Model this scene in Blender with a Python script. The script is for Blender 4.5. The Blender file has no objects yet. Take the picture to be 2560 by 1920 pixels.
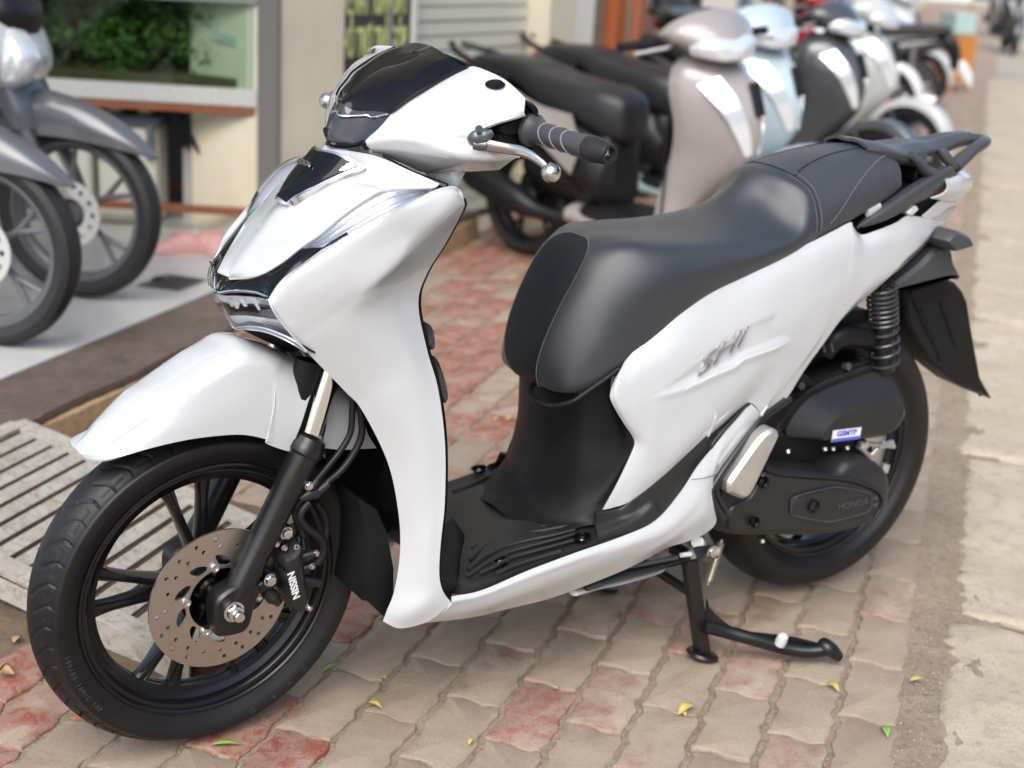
import bpy, bmesh, math, random
import numpy as np
from mathutils import Vector, Matrix
from mathutils.geometry import tessellate_polygon
R = math.radians
rnd = random.Random(7)
scene = bpy.context.scene
col = scene.collection

# ------------------------------------------------------------------ camera, sky, sun, exposure
CAM = np.array([-0.719, -2.0433, 1.3091]); YAW, PITCH, ROLL, FOC = 0.5666, 0.303, 0.0577, 3538.4
def cam_axes():
    f = np.array([math.sin(YAW)*math.cos(PITCH), math.cos(YAW)*math.cos(PITCH), -math.sin(PITCH)])
    r = np.array([math.cos(YAW), -math.sin(YAW), 0.0]); u = np.cross(r, f)
    c, s = math.cos(ROLL), math.sin(ROLL)
    return c*r+s*u, -s*r+c*u, f
CR, CU, CF = cam_axes()
cd = bpy.data.cameras.new('camera'); cam = bpy.data.objects.new('camera', cd); col.objects.link(cam)
cam.matrix_world = Matrix([[CR[i], CU[i], -CF[i], CAM[i]] for i in range(3)] + [[0, 0, 0, 1]])
cd.sensor_fit = 'HORIZONTAL'; cd.sensor_width = 36; cd.lens = FOC*36/2560; cd.clip_end = 800; cd.clip_start = .05
cd.dof.use_dof = True; cd.dof.focus_distance = 2.25; cd.dof.aperture_fstop = 3.0
scene.camera = cam

world = bpy.data.worlds.new('World'); scene.world = world; world.use_nodes = True
SUN_EL, SUN_AZ = R(48), R(226)       # azimuth measured from +X towards +Y
nt = world.node_tree; bg = nt.nodes['Background']
sky = nt.nodes.new('ShaderNodeTexSky'); sky.sky_type = 'NISHITA'; sky.sun_disc = False
sky.sun_elevation = SUN_EL; sky.sun_rotation = R(90)-SUN_AZ; sky.air_density = 1.0; sky.dust_density = 2.4; sky.ozone_density = 1.0
hs = nt.nodes.new('ShaderNodeHueSaturation'); hs.inputs['Saturation'].default_value = .95
nt.links.new(sky.outputs[0], hs.inputs['Color']); nt.links.new(hs.outputs[0], bg.inputs[0]); bg.inputs[1].default_value = 0.125
sd = bpy.data.lights.new('sun', 'SUN'); sd.energy = 1.25; sd.angle = R(50); sd.color = (1, .99, .97)
sun = bpy.data.objects.new('sun', sd); col.objects.link(sun)
sdir = Vector((math.cos(SUN_EL)*math.cos(SUN_AZ), math.cos(SUN_EL)*math.sin(SUN_AZ), math.sin(SUN_EL)))
sun.rotation_euler = sdir.to_track_quat('Z', 'Y').to_euler()
scene.view_settings.view_transform = 'Standard'; scene.view_settings.look = 'None'
scene.view_settings.exposure = 1.08; scene.view_settings.gamma = 1.0; scene.view_settings.use_curve_mapping = False
scene.render.engine = 'CYCLES'
scene.cycles.use_denoising = True
scene.cycles.max_bounces = 8; scene.cycles.transmission_bounces = 6; scene.cycles.caustics_reflective = False; scene.cycles.caustics_refractive = False

# ------------------------------------------------------------------ measuring helpers (photo tile -> point in the scene)
T = dict(A=(780,80,3.456),B=(1160,200,4.608),C=(1260,380,3.456),D=(1820,300,3.456),E=(1860,680,3.456),F=(1200,800,3.456),
         G=(1060,1120,3.456),H=(1700,980,3.456),I=(500,620,5.53),J=(640,1140,3.456),K=(1440,1280,3.16),L=(500,300,2.765),
         O=(0,0,.8641),M=(640,880,3.95),N=(340,1280,4.148),P=(0,600,3.016),S=(0,0,1.))
def ray(t, x, y):
    o = T[t]; px, py = o[0]+x/o[2], o[1]+y/o[2]
    return CF + ((px-1280)/FOC)*CR - ((py-960)/FOC)*CU
def V(t, x, y, Y):
    d = ray(t, x, y); return CAM + d*((Y-CAM[1])/d[1])
def VZ(t, x, y, z):
    d = ray(t, x, y); return CAM + d*((z-CAM[2])/d[2])
def VN(t, x, y, n, c):
    d = ray(t, x, y); n = np.array(n, float); return CAM + d*((c-CAM@n)/(d@n))
DEL, CAST = 0.0881, R(26)
SB = np.array([-0.09, 0, 0.0]); SA = np.array([math.sin(CAST), 0, math.cos(CAST)])
def steer_m(a):
    K = np.array([[0,-SA[2],SA[1]],[SA[2],0,-SA[0]],[-SA[1],SA[0],0]])
    return np.eye(3)+math.sin(a)*K+(1-math.cos(a))*K@K
SM = steer_m(DEL)
def steer(P): return (np.asarray(P, float)-SB)@SM.T+SB
def unsteer(P): return (np.asarray(P, float)-SB)@SM+SB
def VS(t, x, y, Y):                     # same, in the frame that turns with the handlebar
    d = ray(t, x, y); C2 = unsteer(CAM); d2 = unsteer(CAM+d)-C2
    return C2+d2*((Y-C2[1])/d2[1])
STM = Matrix.Translation(SB) @ Matrix([[*SM[i], 0] for i in range(3)]+[[0,0,0,1]]) @ Matrix.Translation(-Vector(SB))
E1 = np.array([math.cos(YAW), -math.sin(YAW), 0]); E2 = np.array([math.sin(YAW), math.cos(YAW), 0])
SU = .704
US = np.array([math.cos(SU), math.sin(SU), 0]); VSD = np.array([-math.sin(SU), math.cos(SU), 0])
def uvz(u, v, z=0): return US*u + VSD*v + np.array([0, 0, z])

# ------------------------------------------------------------------ materials
def mat(name, base=(.5,.5,.5), rough=.5, metal=0., coat=0., coat_r=.05, spec=.5, bump=None, var=None, trans=0., ior=1.45, sheen=0., alpha=1.):
    m = bpy.data.materials.new(name); m.use_nodes = True; n = m.node_tree.nodes; l = m.node_tree.links
    b = n['Principled BSDF']
    b.inputs['Base Color'].default_value = (*base, 1); b.inputs['Roughness'].default_value = rough; b.inputs['Metallic'].default_value = metal
    b.inputs['Coat Weight'].default_value = coat; b.inputs['Coat Roughness'].default_value = coat_r; b.inputs['Specular IOR Level'].default_value = spec
    b.inputs['Transmission Weight'].default_value = trans; b.inputs['IOR'].default_value = ior; b.inputs['Sheen Weight'].default_value = sheen
    b.inputs['Alpha'].default_value = alpha
    tc = n.new('ShaderNodeTexCoord')
    if bump:
        sc, st, det = bump
        no = n.new('ShaderNodeTexNoise'); no.inputs['Scale'].default_value = sc; no.inputs['Detail'].default_value = det
        l.new(tc.outputs['Object'], no.inputs['Vector'])
        bp = n.new('ShaderNodeBump'); bp.inputs['Strength'].default_value = st; bp.inputs['Distance'].default_value = .002
        l.new(no.outputs[0], bp.inputs['Height']); l.new(bp.outputs[0], b.inputs['Normal'])
    if var:
        sc, amt, c2 = var
        no = n.new('ShaderNodeTexNoise'); no.inputs['Scale'].default_value = sc; no.inputs['Detail'].default_value = 5
        l.new(tc.outputs['Object'], no.inputs['Vector'])
        rp = n.new('ShaderNodeMapRange'); rp.inputs[1].default_value = .35; rp.inputs[2].default_value = .7; rp.inputs[4].default_value = amt
        l.new(no.outputs[0], rp.inputs[0])
        mx = n.new('ShaderNodeMix'); mx.data_type = 'RGBA'; l.new(rp.outputs[0], mx.inputs[0])
        mx.inputs[6].default_value = (*base, 1); mx.inputs[7].default_value = (*c2, 1)
        l.new(mx.outputs[2], b.inputs['Base Color'])
        rr = n.new('ShaderNodeMapRange'); rr.inputs[3].default_value = max(0, rough-.06); rr.inputs[4].default_value = min(1, rough+.1)
        l.new(no.outputs[0], rr.inputs[0]); l.new(rr.outputs[0], b.inputs['Roughness'])
    return m
MW = mat('pearl_white_paint', (.52,.535,.54), .22, coat=1., coat_r=.03)
MBK = mat('gloss_black', (.004,.004,.005), .05, spec=.35)
MPL = mat('black_plastic', (.006,.0065,.0075), .42, spec=.25, bump=(1400,.10,3), var=(9,.6,(.014,.014,.014)))
MFL = mat('floor_plastic', (.017,.017,.016), .36, spec=.5, bump=(1200,.12,3), var=(9,.6,(.028,.027,.025)))
MPG = mat('grey_plastic', (.05,.052,.057), .36, bump=(1400,.10,3), var=(9,.5,(.065,.065,.068)))
MPE = mat('engine_black', (.014,.0145,.0155), .36, spec=.5, bump=(1100,.12,3), var=(12,.6,(.022,.021,.02)))
MSEAT = mat('seat_vinyl', (.022,.025,.030), .37, spec=.85, bump=(700,.22,3), var=(5,.5,(.025,.027,.031)), sheen=.1)
MSEAT2 = mat('seat_vinyl_dark', (.007,.010,.013), .5, spec=.4, bump=(1500,.3,2))
MSEAT3 = mat('seat_vinyl_textured', (.03,.032,.037), .42, spec=.8, bump=(420,.6,1), sheen=.1)
MTY = mat('tyre_rubber', (.008,.008,.009), .44, spec=.45, bump=(300,.06,4), var=(14,.7,(.015,.014,.013)))
MRIM = mat('rim_black', (.006,.006,.0075), .26, spec=.5, coat=.15, coat_r=.15)
MFK = mat('fork_black', (.010,.0095,.0095), .30, spec=.55, bump=(700,.05,3))
MCH = mat('chrome', (.78,.77,.75), .07, metal=1.)
MZN = mat('zinc_bolt', (.74,.76,.76), .25, metal=1., var=(60,.5,(.55,.56,.57)))
MAL = mat('cast_alloy', (.66,.64,.60), .42, metal=.85, bump=(400,.2,4), var=(25,.6,(.5,.48,.45)))
MSTL = mat('lever_alloy', (.62,.60,.57), .2, metal=1.)
def clear_glass(name, tint=(1,1,1), ior=1.45, rough=.01):
    m = bpy.data.materials.new(name); m.use_nodes = True; n = m.node_tree.nodes; l = m.node_tree.links; n.remove(n['Principled BSDF'])
    t = n.new('ShaderNodeBsdfTransparent'); t.inputs[0].default_value = (*tint, 1); g = n.new('ShaderNodeBsdfGlossy'); g.inputs['Roughness'].default_value = rough
    lw = n.new('ShaderNodeLayerWeight'); lw.inputs[0].default_value = .5; pw_ = n.new('ShaderNodeMath'); pw_.operation = 'POWER'; pw_.inputs[1].default_value = 4.; l.new(lw.outputs['Facing'], pw_.inputs[0])
    fr = n.new('ShaderNodeMapRange'); fr.inputs[3].default_value = ((ior-1)/(ior+1))**2; fr.inputs[4].default_value = .9; l.new(pw_.outputs[0], fr.inputs[0]); mx = n.new('ShaderNodeMixShader')
    l.new(fr.outputs[0], mx.inputs[0]); l.new(t.outputs[0], mx.inputs[1]); l.new(g.outputs[0], mx.inputs[2]); l.new(mx.outputs[0], n['Material Output'].inputs[0]); return m
MGL = clear_glass('clear_lens')
MSMK = mat('smoked_lens', (.03,.027,.025), .05, coat=.6, spec=.7)
MRFL = mat('lamp_reflector', (.72,.74,.78), .28, metal=.55, coat=.6)
MRFD = mat('lamp_bowl_dark', (.04,.042,.045), .25, metal=.6)
MLIP = mat('lamp_lower_lip', (.22,.25,.29), .12, coat=1.)
MSTI = mat('stitch_thread', (.25,.24,.23), .8)
MWH = mat('print_white', (.8,.8,.8), .5)
MSPR = mat('spring_yellow_zinc', (.55,.50,.36), .35, metal=.8)
MSPB = mat('spring_black', (.03,.03,.03), .3, coat=.5)
MRED = mat('red_plastic', (.45,.02,.03), .3, coat=.5)
# brushed disc: rings of wear round the axle
MDISC = mat('brake_disc', (.5,.45,.41), .34, metal=1.)
def _disc():
    n = MDISC.node_tree.nodes; l = MDISC.node_tree.links; b = n['Principled BSDF']
    tc = n['Texture Coordinate']
    ln = n.new('ShaderNodeVectorMath'); ln.operation = 'LENGTH'; l.new(tc.outputs['Object'], ln.inputs[0])
    no = n.new('ShaderNodeTexNoise'); no.noise_dimensions = '1D'; no.inputs['Scale'].default_value = 900; no.inputs['Detail'].default_value = 4
    l.new(ln.outputs['Value'], no.inputs['W'])
    cr = n.new('ShaderNodeMix'); cr.data_type = 'RGBA'; l.new(no.outputs[0], cr.inputs[0])
    cr.inputs[6].default_value = (.47,.42,.38,1); cr.inputs[7].default_value = (.62,.57,.52,1); l.new(cr.outputs[2], b.inputs['Base Color'])
    bp = n.new('ShaderNodeBump'); bp.inputs['Strength'].default_value = .1; bp.inputs['Distance'].default_value = .001
    l.new(no.outputs[0], bp.inputs['Height']); l.new(bp.outputs[0], b.inputs['Normal'])
_disc()

# ------------------------------------------------------------------ mesh helpers
def link(o, parent=None):
    col.objects.link(o)
    if parent is not None: o.parent = parent
    return o
def tag(o, label=None, cat=None, group=None, kind=None):
    if label: o['label'] = label
    if cat: o['category'] = cat
    if group: o['group'] = group
    if kind: o['kind'] = kind
    return o
def mesh(name, verts, faces, m, parent=None, smooth=True, angle=35, xf=None):
    me = bpy.data.meshes.new(name)
    v = np.asarray(verts, float)
    me.from_pydata([tuple(p) for p in v], [], [tuple(int(i) for i in f) for f in faces]); me.validate()
    if xf is not None: me.transform(xf)
    if isinstance(m, (list, tuple)):
        for k in m: me.materials.append(k)
    elif m: me.materials.append(m)
    if smooth:
        me.polygons.foreach_set('use_smooth', [True]*len(me.polygons))
        me.set_sharp_from_angle(angle=R(angle))
    o = bpy.data.objects.new(name, me)
    return link(o, parent)
def empty(name, loc=(0,0,0), parent=None, rz=0):
    o = bpy.data.objects.new(name, None); o.location = loc; o.rotation_euler = (0,0,rz); o.empty_display_size = .1
    return link(o, parent)
class MB:                                # collects shapes into one mesh
    def __init__(s): s.v = []; s.f = []; s.mi = []
    def add(s, v, f, mi=0):
        k = len(s.v); s.v += [tuple(p) for p in v]; s.f += [tuple(i+k for i in q) for q in f]; s.mi += [mi]*len(f); return s
    def box(s, c, d, rot=None, mi=0, taper=1.):
        c = np.array(c, float); h = np.array(d, float)/2
        P = np.array([[x*(taper if z > 0 else 1), y*(taper if z > 0 else 1), z] for x in (-1,1) for y in (-1,1) for z in (-1,1)])*h
        if rot is not None: P = P@np.array(rot).T
        return s.add(P+c, [(0,1,3,2),(4,6,7,5),(0,4,5,1),(2,3,7,6),(0,2,6,4),(1,5,7,3)], mi)
    def tube(s, path, r, n=10, mi=0, caps=True, sx=1., flat=None):
        v, f = tube_geo(path, r, n, caps, sx, flat); return s.add(v, f, mi)
    def lathe(s, prof, c=(0,0,0), axis=(0,1,0), n=48, mi=0, a0=0, closed=False):
        v, f = lathe_geo(prof, c, axis, n, closed); return s.add(v, f, mi)
    def build(s, name, m, parent=None, smooth=True, angle=35, xf=None, bevel=0):
        o = mesh(name, s.v, s.f, m, parent, smooth, angle, xf)
        if isinstance(m, (list, tuple)) and len(m) > 1: o.data.polygons.foreach_set('material_index', s.mi)
        if bevel:
            b = o.modifiers.new('bevel', 'BEVEL'); b.width = bevel; b.segments = 2; b.limit_method = 'ANGLE'; b.angle_limit = R(30)
        return o
def cr(P, n, closed=False, arc=True):    # Catmull-Rom through P, n samples
    P = np.asarray(P, float)
    if len(P) == 1: return np.repeat(P, n, 0)
    if len(P) == 2 and not closed: return P[0]+(P[1]-P[0])*np.linspace(0,1,n)[:,None]
    if closed: Q = np.vstack([P[-1], P, P[0], P[1]])
    else: Q = np.vstack([2*P[0]-P[1], P, 2*P[-1]-P[-2]])
    m = len(Q)-3
    seg = 24; out = []
    for i in range(m):
        p0, p1, p2, p3 = Q[i:i+4]; t = np.linspace(0,1,seg,endpoint=False)[:,None]
        out.append(.5*(2*p1+(p2-p0)*t+(2*p0-5*p1+4*p2-p3)*t**2+(3*p1-p0-3*p2+p3)*t**3))
    out.append(Q[-2][None]); D = np.vstack(out)
    if arc: k = np.r_[0, np.cumsum(np.linalg.norm(np.diff(D, axis=0), axis=1))]
    else: k = np.linspace(0,1,len(D))
    if k[-1] == 0: return np.repeat(D[:1], n, 0)
    t = np.linspace(0, k[-1], n+1)[:-1] if closed else np.linspace(0, k[-1], n)
    return np.stack([np.interp(t, k, D[:,j]) for j in range(D.shape[1])], 1)
def grid(rows, nu, nv, arc=True, arcv=False):
    A = np.stack([cr(r, nv, arc=arc) for r in rows])           # len(rows) x nv x 3
    B = np.stack([cr(A[:,j], nu, arc=arcv) for j in range(nv)], 1)
    return B                                                   # nu x nv x 3
def grid_faces(nu, nv, flip=False, wrap=False):
    f = []
    for i in range(nu-1):
        for j in range(nv if wrap else nv-1):
            a = i*nv+j; b = i*nv+(j+1) % nv; c = (i+1)*nv+(j+1) % nv; d = (i+1)*nv+j
            f.append((a,d,c,b) if flip else (a,b,c,d))
    return f
def mir(P): P = np.array(P, float).copy(); P[...,1] *= -1; return P
def symrow(row): r = np.array(row, float); return np.vstack([mir(r[::-1])[:-1] if abs(r[0,1]) < 1e-6 else mir(r[::-1]), r])
def gnormal(G):
    du = np.gradient(G, axis=0); dv = np.gradient(G, axis=1); n = np.cross(du, dv); return n/np.maximum(np.linalg.norm(n, axis=-1, keepdims=True), 1e-9)
def orient(G, out):                       # offset direction that points along 'out' from the grid's middle
    n = gnormal(G); s = np.sign((n.reshape(-1,3)@np.array(out, float)).sum()); return n*(s if s else 1)
def shell(name, G, m, parent, out, thick=.003, off=0., xf=None, angle=40, wrap=False):
    """a sheet with real thickness: outer face G (+off), inner face thick behind, closed rim"""
    N = orient(G, out); Go = G+N*off; Gi = Go-N*thick
    nu, nv = G.shape[:2]; flip = (np.cross(Go[1,0]-Go[0,0], Go[0,1]-Go[0,0])@N[0,0]) > 0
    v = np.vstack([Go.reshape(-1,3), Gi.reshape(-1,3)]); k = nu*nv
    f = grid_faces(nu, nv, flip=True); f2 = grid_faces(nu, nv)
    fs = (f if flip else f2); bk = (f2 if flip else f)
    fs = fs + [tuple(i+k for i in q) for q in bk]
    rim = [j for j in range(nv)] + [i*nv+nv-1 for i in range(1,nu)] + [(nu-1)*nv+j for j in range(nv-2,-1,-1)] + [i*nv for i in range(nu-2,0,-1)]
    for a, b in zip(rim, rim[1:]+rim[:1]): fs.append((a, b, b+k, a+k) if not flip else (b, a, a+k, b+k))
    o = mesh(name, v, fs, m, parent, True, angle, xf)
    bm = bmesh.new(); bm.from_mesh(o.data); bmesh.ops.remove_doubles(bm, verts=bm.verts, dist=1e-6); bmesh.ops.recalc_face_normals(bm, faces=bm.faces)
    bm.to_mesh(o.data); bm.free()
    o.data.polygons.foreach_set('use_smooth', [True]*len(o.data.polygons)); o.data.set_sharp_from_angle(angle=R(angle))
    return o
def frames(path):
    P = np.asarray(path, float); t = np.gradient(P, axis=0); t /= np.maximum(np.linalg.norm(t, axis=1, keepdims=True), 1e-9)
    a = np.array([0,0,1.]) if abs(t[0,2]) < .9 else np.array([1.,0,0])
    n = np.cross(t[0], a); n /= np.linalg.norm(n); N = [n]
    for i in range(1, len(P)):
        n = N[-1]-t[i]*(N[-1]@t[i]); n /= max(np.linalg.norm(n), 1e-9); N.append(n)
    N = np.array(N); return P, t, N, np.cross(t, N)
def tube_geo(path, r, n=10, caps=True, sx=1., flat=None):
    P, t, N, B = frames(path); r = np.broadcast_to(np.asarray(r, float), (len(P),))
    if flat is not None:                  # fixed direction for the section's wide axis
        fl = np.array(flat, float); N = fl-t*(t@fl)[:,None]; N /= np.linalg.norm(N, axis=1, keepdims=True); B = np.cross(t, N)
    a = np.linspace(0, 2*np.pi, n+1)[:-1]
    v = (P[:,None]+r[:,None,None]*(np.cos(a)[None,:,None]*N[:,None]*sx+np.sin(a)[None,:,None]*B[:,None])).reshape(-1,3)
    f = grid_faces(len(P), n, wrap=True)
    if caps: f += [tuple(range(n-1,-1,-1)), tuple((len(P)-1)*n+j for j in range(n))]
    return v, f
def lathe_geo(prof, c=(0,0,0), axis=(0,1,0), n=48, closed=False):
    """prof: (radius, along-axis) pairs"""
    ax = np.array(axis, float); ax /= np.linalg.norm(ax); q = np.array([1.,0,0]) if abs(ax[0]) < .9 else np.array([0,0,1.])
    e = np.cross(ax, q); e /= np.linalg.norm(e); g = np.cross(ax, e)
    pr = list(prof)+([prof[0]] if closed else []); a = np.linspace(0,2*np.pi,n+1)[:-1]
    v = []
    for r_, h in pr: v.append(np.array(c)+ax*h+r_*(np.cos(a)[:,None]*e+np.sin(a)[:,None]*g))
    return np.vstack(v), grid_faces(len(pr), n, wrap=True)
def plate(loops, t, name='p', bevel=0., res=1):
    """flat plate with holes from 2D loops -> (verts, faces), z from 0 to t"""
    cu = bpy.data.curves.new(name, 'CURVE'); cu.dimensions = '2D'; cu.fill_mode = 'BOTH'; cu.extrude = t/2; cu.bevel_depth = bevel; cu.bevel_resolution = 1
    for lp in loops:
        s = cu.splines.new('POLY'); s.points.add(len(lp)-1); s.use_cyclic_u = True
        for i, p in enumerate(lp): s.points[i].co = (p[0], p[1], 0, 1)
    o = bpy.data.objects.new(name, cu); me = bpy.data.meshes.new_from_object(o)
    v = np.array([tuple(x.co) for x in me.vertices]); f = [tuple(p.vertices) for p in me.polygons]
    bpy.data.objects.remove(o); bpy.data.curves.remove(cu); bpy.data.meshes.remove(me)
    v[:,2] += t/2; return v, f
def text(name, body, size, m, parent, origin, right, up, ext=.0005, shear=0., bold=0., align='CENTER', xs=1., sp=1.):
    cu = bpy.data.curves.new(name, 'FONT'); cu.body = body; cu.size = size; cu.extrude = ext; cu.shear = shear; cu.offset = bold
    cu.align_x = align; cu.align_y = 'CENTER'; cu.space_character = sp
    o = bpy.data.objects.new(name, cu); me = bpy.data.meshes.new_from_object(o); bpy.data.objects.remove(o)
    r_ = Vector(right).normalized(); u_ = Vector(up); u_ = (u_-r_*u_.dot(r_)).normalized(); n_ = r_.cross(u_)
    M = Matrix([[r_[i]*xs, u_[i], n_[i], origin[i]] for i in range(3)]+[[0,0,0,1]])
    me.transform(M); me.materials.clear(); me.materials.append(m); me.name = name
    o = bpy.data.objects.new(name, me); return link(o, parent)
def inset(P, d):                          # shrink a closed 2D loop by d
    P = np.asarray(P, float); n = len(P); A = .5*sum(P[i,0]*P[(i+1)%n,1]-P[(i+1)%n,0]*P[i,1] for i in range(n)); s = 1 if A > 0 else -1
    out = []
    for i in range(n):
        a = P[i]-P[i-1]; b = P[(i+1)%n]-P[i]; a /= max(np.linalg.norm(a),1e-9); b /= max(np.linalg.norm(b),1e-9)
        na = np.array([-a[1],a[0]])*s; nb = np.array([-b[1],b[0]])*s; k = na+nb; k /= max(np.linalg.norm(k),1e-6)
        out.append(P[i]+k*d/max(k@na,.5))
    return np.array(out)
def puff(outline, layers, rnd_n=0):
    """closed body lofted from one outline (x,z); layers = (y, inset) from back to front; returns verts, faces"""
    P = np.asarray(outline, float)
    if rnd_n: P = cr(P, rnd_n, closed=True)
    n = len(P); v = []
    for y, d in layers:
        Q = inset(P, d) if d else P
        v += [(q[0], y, q[1]) for q in Q]
    f = grid_faces(len(layers), n, wrap=True) + [tuple(range(n-1,-1,-1)), tuple((len(layers)-1)*n+j for j in range(n))]
    return v, f
def puffs(name, pts, Y, layers, m, parent, rnd_n=0, st=False, angle=35, fill=None):
    """outline traced at plane Y (tile points) and thickened in y by layers"""
    fn = VS if st else V
    o2 = [fn(t,x,y,Y)[[0,2]] for t,x,y in pts]
    v, f = puff(o2, layers, rnd_n); b = MB().add(v, f)
    o = b.build(name, m, parent, True, angle, STM if st else None)
    bm = bmesh.new(); bm.from_mesh(o.data); bmesh.ops.recalc_face_normals(bm, faces=bm.faces); bm.to_mesh(o.data); bm.free()
    return o
def tp(t, pts, fn=None, Y=None):          # a path of tile points: (x,y,Y)
    fn = fn or V
    return [fn(t, *p) for p in pts]
def smoothpath(P, n=24): return cr(P, n)
def frm(d, up=(0,0,1)):                   # rotation whose z axis is d
    d = np.array(d, float); d /= np.linalg.norm(d); u = np.array(up, float)
    if abs(d@u) > .95: u = np.array([1.,0,0])
    x = np.cross(u, d); x /= np.linalg.norm(x); return np.stack([x, np.cross(d, x), d], 1)
def bolt(b, c, ax, r=.006, h=.006, mi=0):  # flange + hexagon head
    ax = np.array(ax, float)/np.linalg.norm(ax)
    b.lathe([(0,0),(r*1.25,0),(r*1.3,h*.25),(r*1.0,h*.35)], c, ax, 16, mi)
    b.lathe([(r,h*.3),(r,h*.95),(r*.85,h),(0,h)], c, ax, 6, mi)
# ================================================================== ground materials
def nodes(m): return m.node_tree.nodes, m.node_tree.links
def math_(n, l, op, a, b=None, c=None):
    q = n.new('ShaderNodeMath'); q.operation = op
    for i, x in enumerate((a, b, c)):
        if x is None: continue
        if isinstance(x, (int, float)): q.inputs[i].default_value = x
        else: l.new(x, q.inputs[i])
    return q.outputs[0]
def mixc(n, l, f, a, b):
    q = n.new('ShaderNodeMix'); q.data_type = 'RGBA'
    if isinstance(f, (int, float)): q.inputs[0].default_value = f
    else: l.new(f, q.inputs[0])
    for i, x in ((6, a), (7, b)):
        if isinstance(x, tuple): q.inputs[i].default_value = (*x, 1)
        else: l.new(x, q.inputs[i])
    return q.outputs[2]
def noise(n, l, vec, sc, det=4, rough=.55, dist=0.):
    q = n.new('ShaderNodeTexNoise'); q.inputs['Scale'].default_value = sc; q.inputs['Detail'].default_value = det; q.inputs['Roughness'].default_value = rough; q.inputs['Distortion'].default_value = dist
    l.new(vec, q.inputs['Vector']); return q.outputs[0]
def ramp(n, l, x, a, b, lo=0., hi=1.):
    q = n.new('ShaderNodeMapRange'); q.inputs[1].default_value = a; q.inputs[2].default_value = b; q.inputs[3].default_value = lo; q.inputs[4].default_value = hi; l.new(x, q.inputs[0]); return q.outputs[0]
PU, PV, PU0, PV0 = .2215, .1135, .062, -1.125
def paver_material():
    m = bpy.data.materials.new('paver_concrete'); m.use_nodes = True; n, l = nodes(m); b = n['Principled BSDF']
    g = n.new('ShaderNodeNewGeometry'); pos = g.outputs['Position']
    rt = n.new('ShaderNodeVectorRotate'); rt.rotation_type = 'Z_AXIS'; rt.inputs['Angle'].default_value = -SU; l.new(pos, rt.inputs['Vector'])
    sx = n.new('ShaderNodeSeparateXYZ'); l.new(rt.outputs[0], sx.inputs[0]); u, v = sx.outputs[0], sx.outputs[1]
    row = math_(n, l, 'FLOOR', math_(n, l, 'DIVIDE', math_(n, l, 'SUBTRACT', v, PV0), PV))
    par = math_(n, l, 'MODULO', math_(n, l, 'ADD', row, 200.), 2.)
    uu = math_(n, l, 'SUBTRACT', math_(n, l, 'SUBTRACT', u, PU0), math_(n, l, 'MULTIPLY', par, PU/2))
    colm = math_(n, l, 'FLOOR', math_(n, l, 'DIVIDE', uu, PU))
    cb = n.new('ShaderNodeCombineXYZ'); l.new(row, cb.inputs[0]); l.new(colm, cb.inputs[1])
    wn = n.new('ShaderNodeTexWhiteNoise'); wn.noise_dimensions = '2D'; l.new(cb.outputs[0], wn.inputs['Vector']); rv = wn.outputs['Value']; rc = n.new('ShaderNodeSeparateColor'); l.new(wn.outputs['Color'], rc.inputs[0])
    big = noise(n, l, pos, 1.1, 3); med = noise(n, l, pos, 9, 5, .65, .4); fine = noise(n, l, pos, 260, 4, .7); grit = noise(n, l, pos, 900, 2)
    base = mixc(n, l, ramp(n, l, rv, 0, 1), (.36,.28,.205), (.45,.36,.27))
    base = mixc(n, l, ramp(n, l, med, .4, .7, 0, .5), base, (.28,.215,.155))
    # worn red pigment: nearly gone towards the road, strong near the shop
    redz = math_(n, l, 'ADD', math_(n, l, 'MULTIPLY', ramp(n, l, v, -1.0, .55, -.20, .52), ramp(n, l, u, 3.5, 6.0, 1., .25)), math_(n, l, 'MULTIPLY', math_(n, l, 'SUBTRACT', rv, .5), 1.05))
    redz = math_(n, l, 'ADD', redz, math_(n, l, 'MULTIPLY', math_(n, l, 'SUBTRACT', med, .5), 1.5))
    redf = ramp(n, l, redz, .14, .44)
    blot = ramp(n, l, noise(n, l, pos, 26, 6, .7, .8), .46, .60)
    redf = math_(n, l, 'MULTIPLY', redf, math_(n, l, 'ADD', math_(n, l, 'MULTIPLY', blot, .55), .45))
    redf = math_(n, l, 'MULTIPLY', redf, ramp(n, l, v, -.85, -.2, .5, .95))
    colr_ = mixc(n, l, redf, base, mixc(n, l, fine, (.25,.055,.038), (.36,.11,.075)))
    pale = math_(n, l, 'MULTIPLY', ramp(n, l, noise(n, l, pos, 14, 6, .7, 1.2), .60, .66), .55)
    colr_ = mixc(n, l, pale, colr_, (.40,.34,.27))
    spk = math_(n, l, 'MULTIPLY', ramp(n, l, grit, .35, .7, .80, 1.16), ramp(n, l, fine, .3, .7, .86, 1.12))
    mm = n.new('ShaderNodeVectorMath'); mm.operation = 'SCALE'; l.new(colr_, mm.inputs[0]); l.new(spk, mm.inputs['Scale'])
    l.new(mm.outputs[0], b.inputs['Base Color']); b.inputs['Roughness'].default_value = .88; b.inputs['Specular IOR Level'].default_value = .3
    h = math_(n, l, 'ADD', math_(n, l, 'MULTIPLY', fine, .5), math_(n, l, 'ADD', math_(n, l, 'MULTIPLY', med, 1.6), math_(n, l, 'MULTIPLY', grit, .25)))
    bp = n.new('ShaderNodeBump'); bp.inputs['Strength'].default_value = .8; bp.inputs['Distance'].default_value = .004; l.new(h, bp.inputs['Height']); l.new(bp.outputs[0], b.inputs['Normal'])
    return m
MPV = paver_material()
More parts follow.
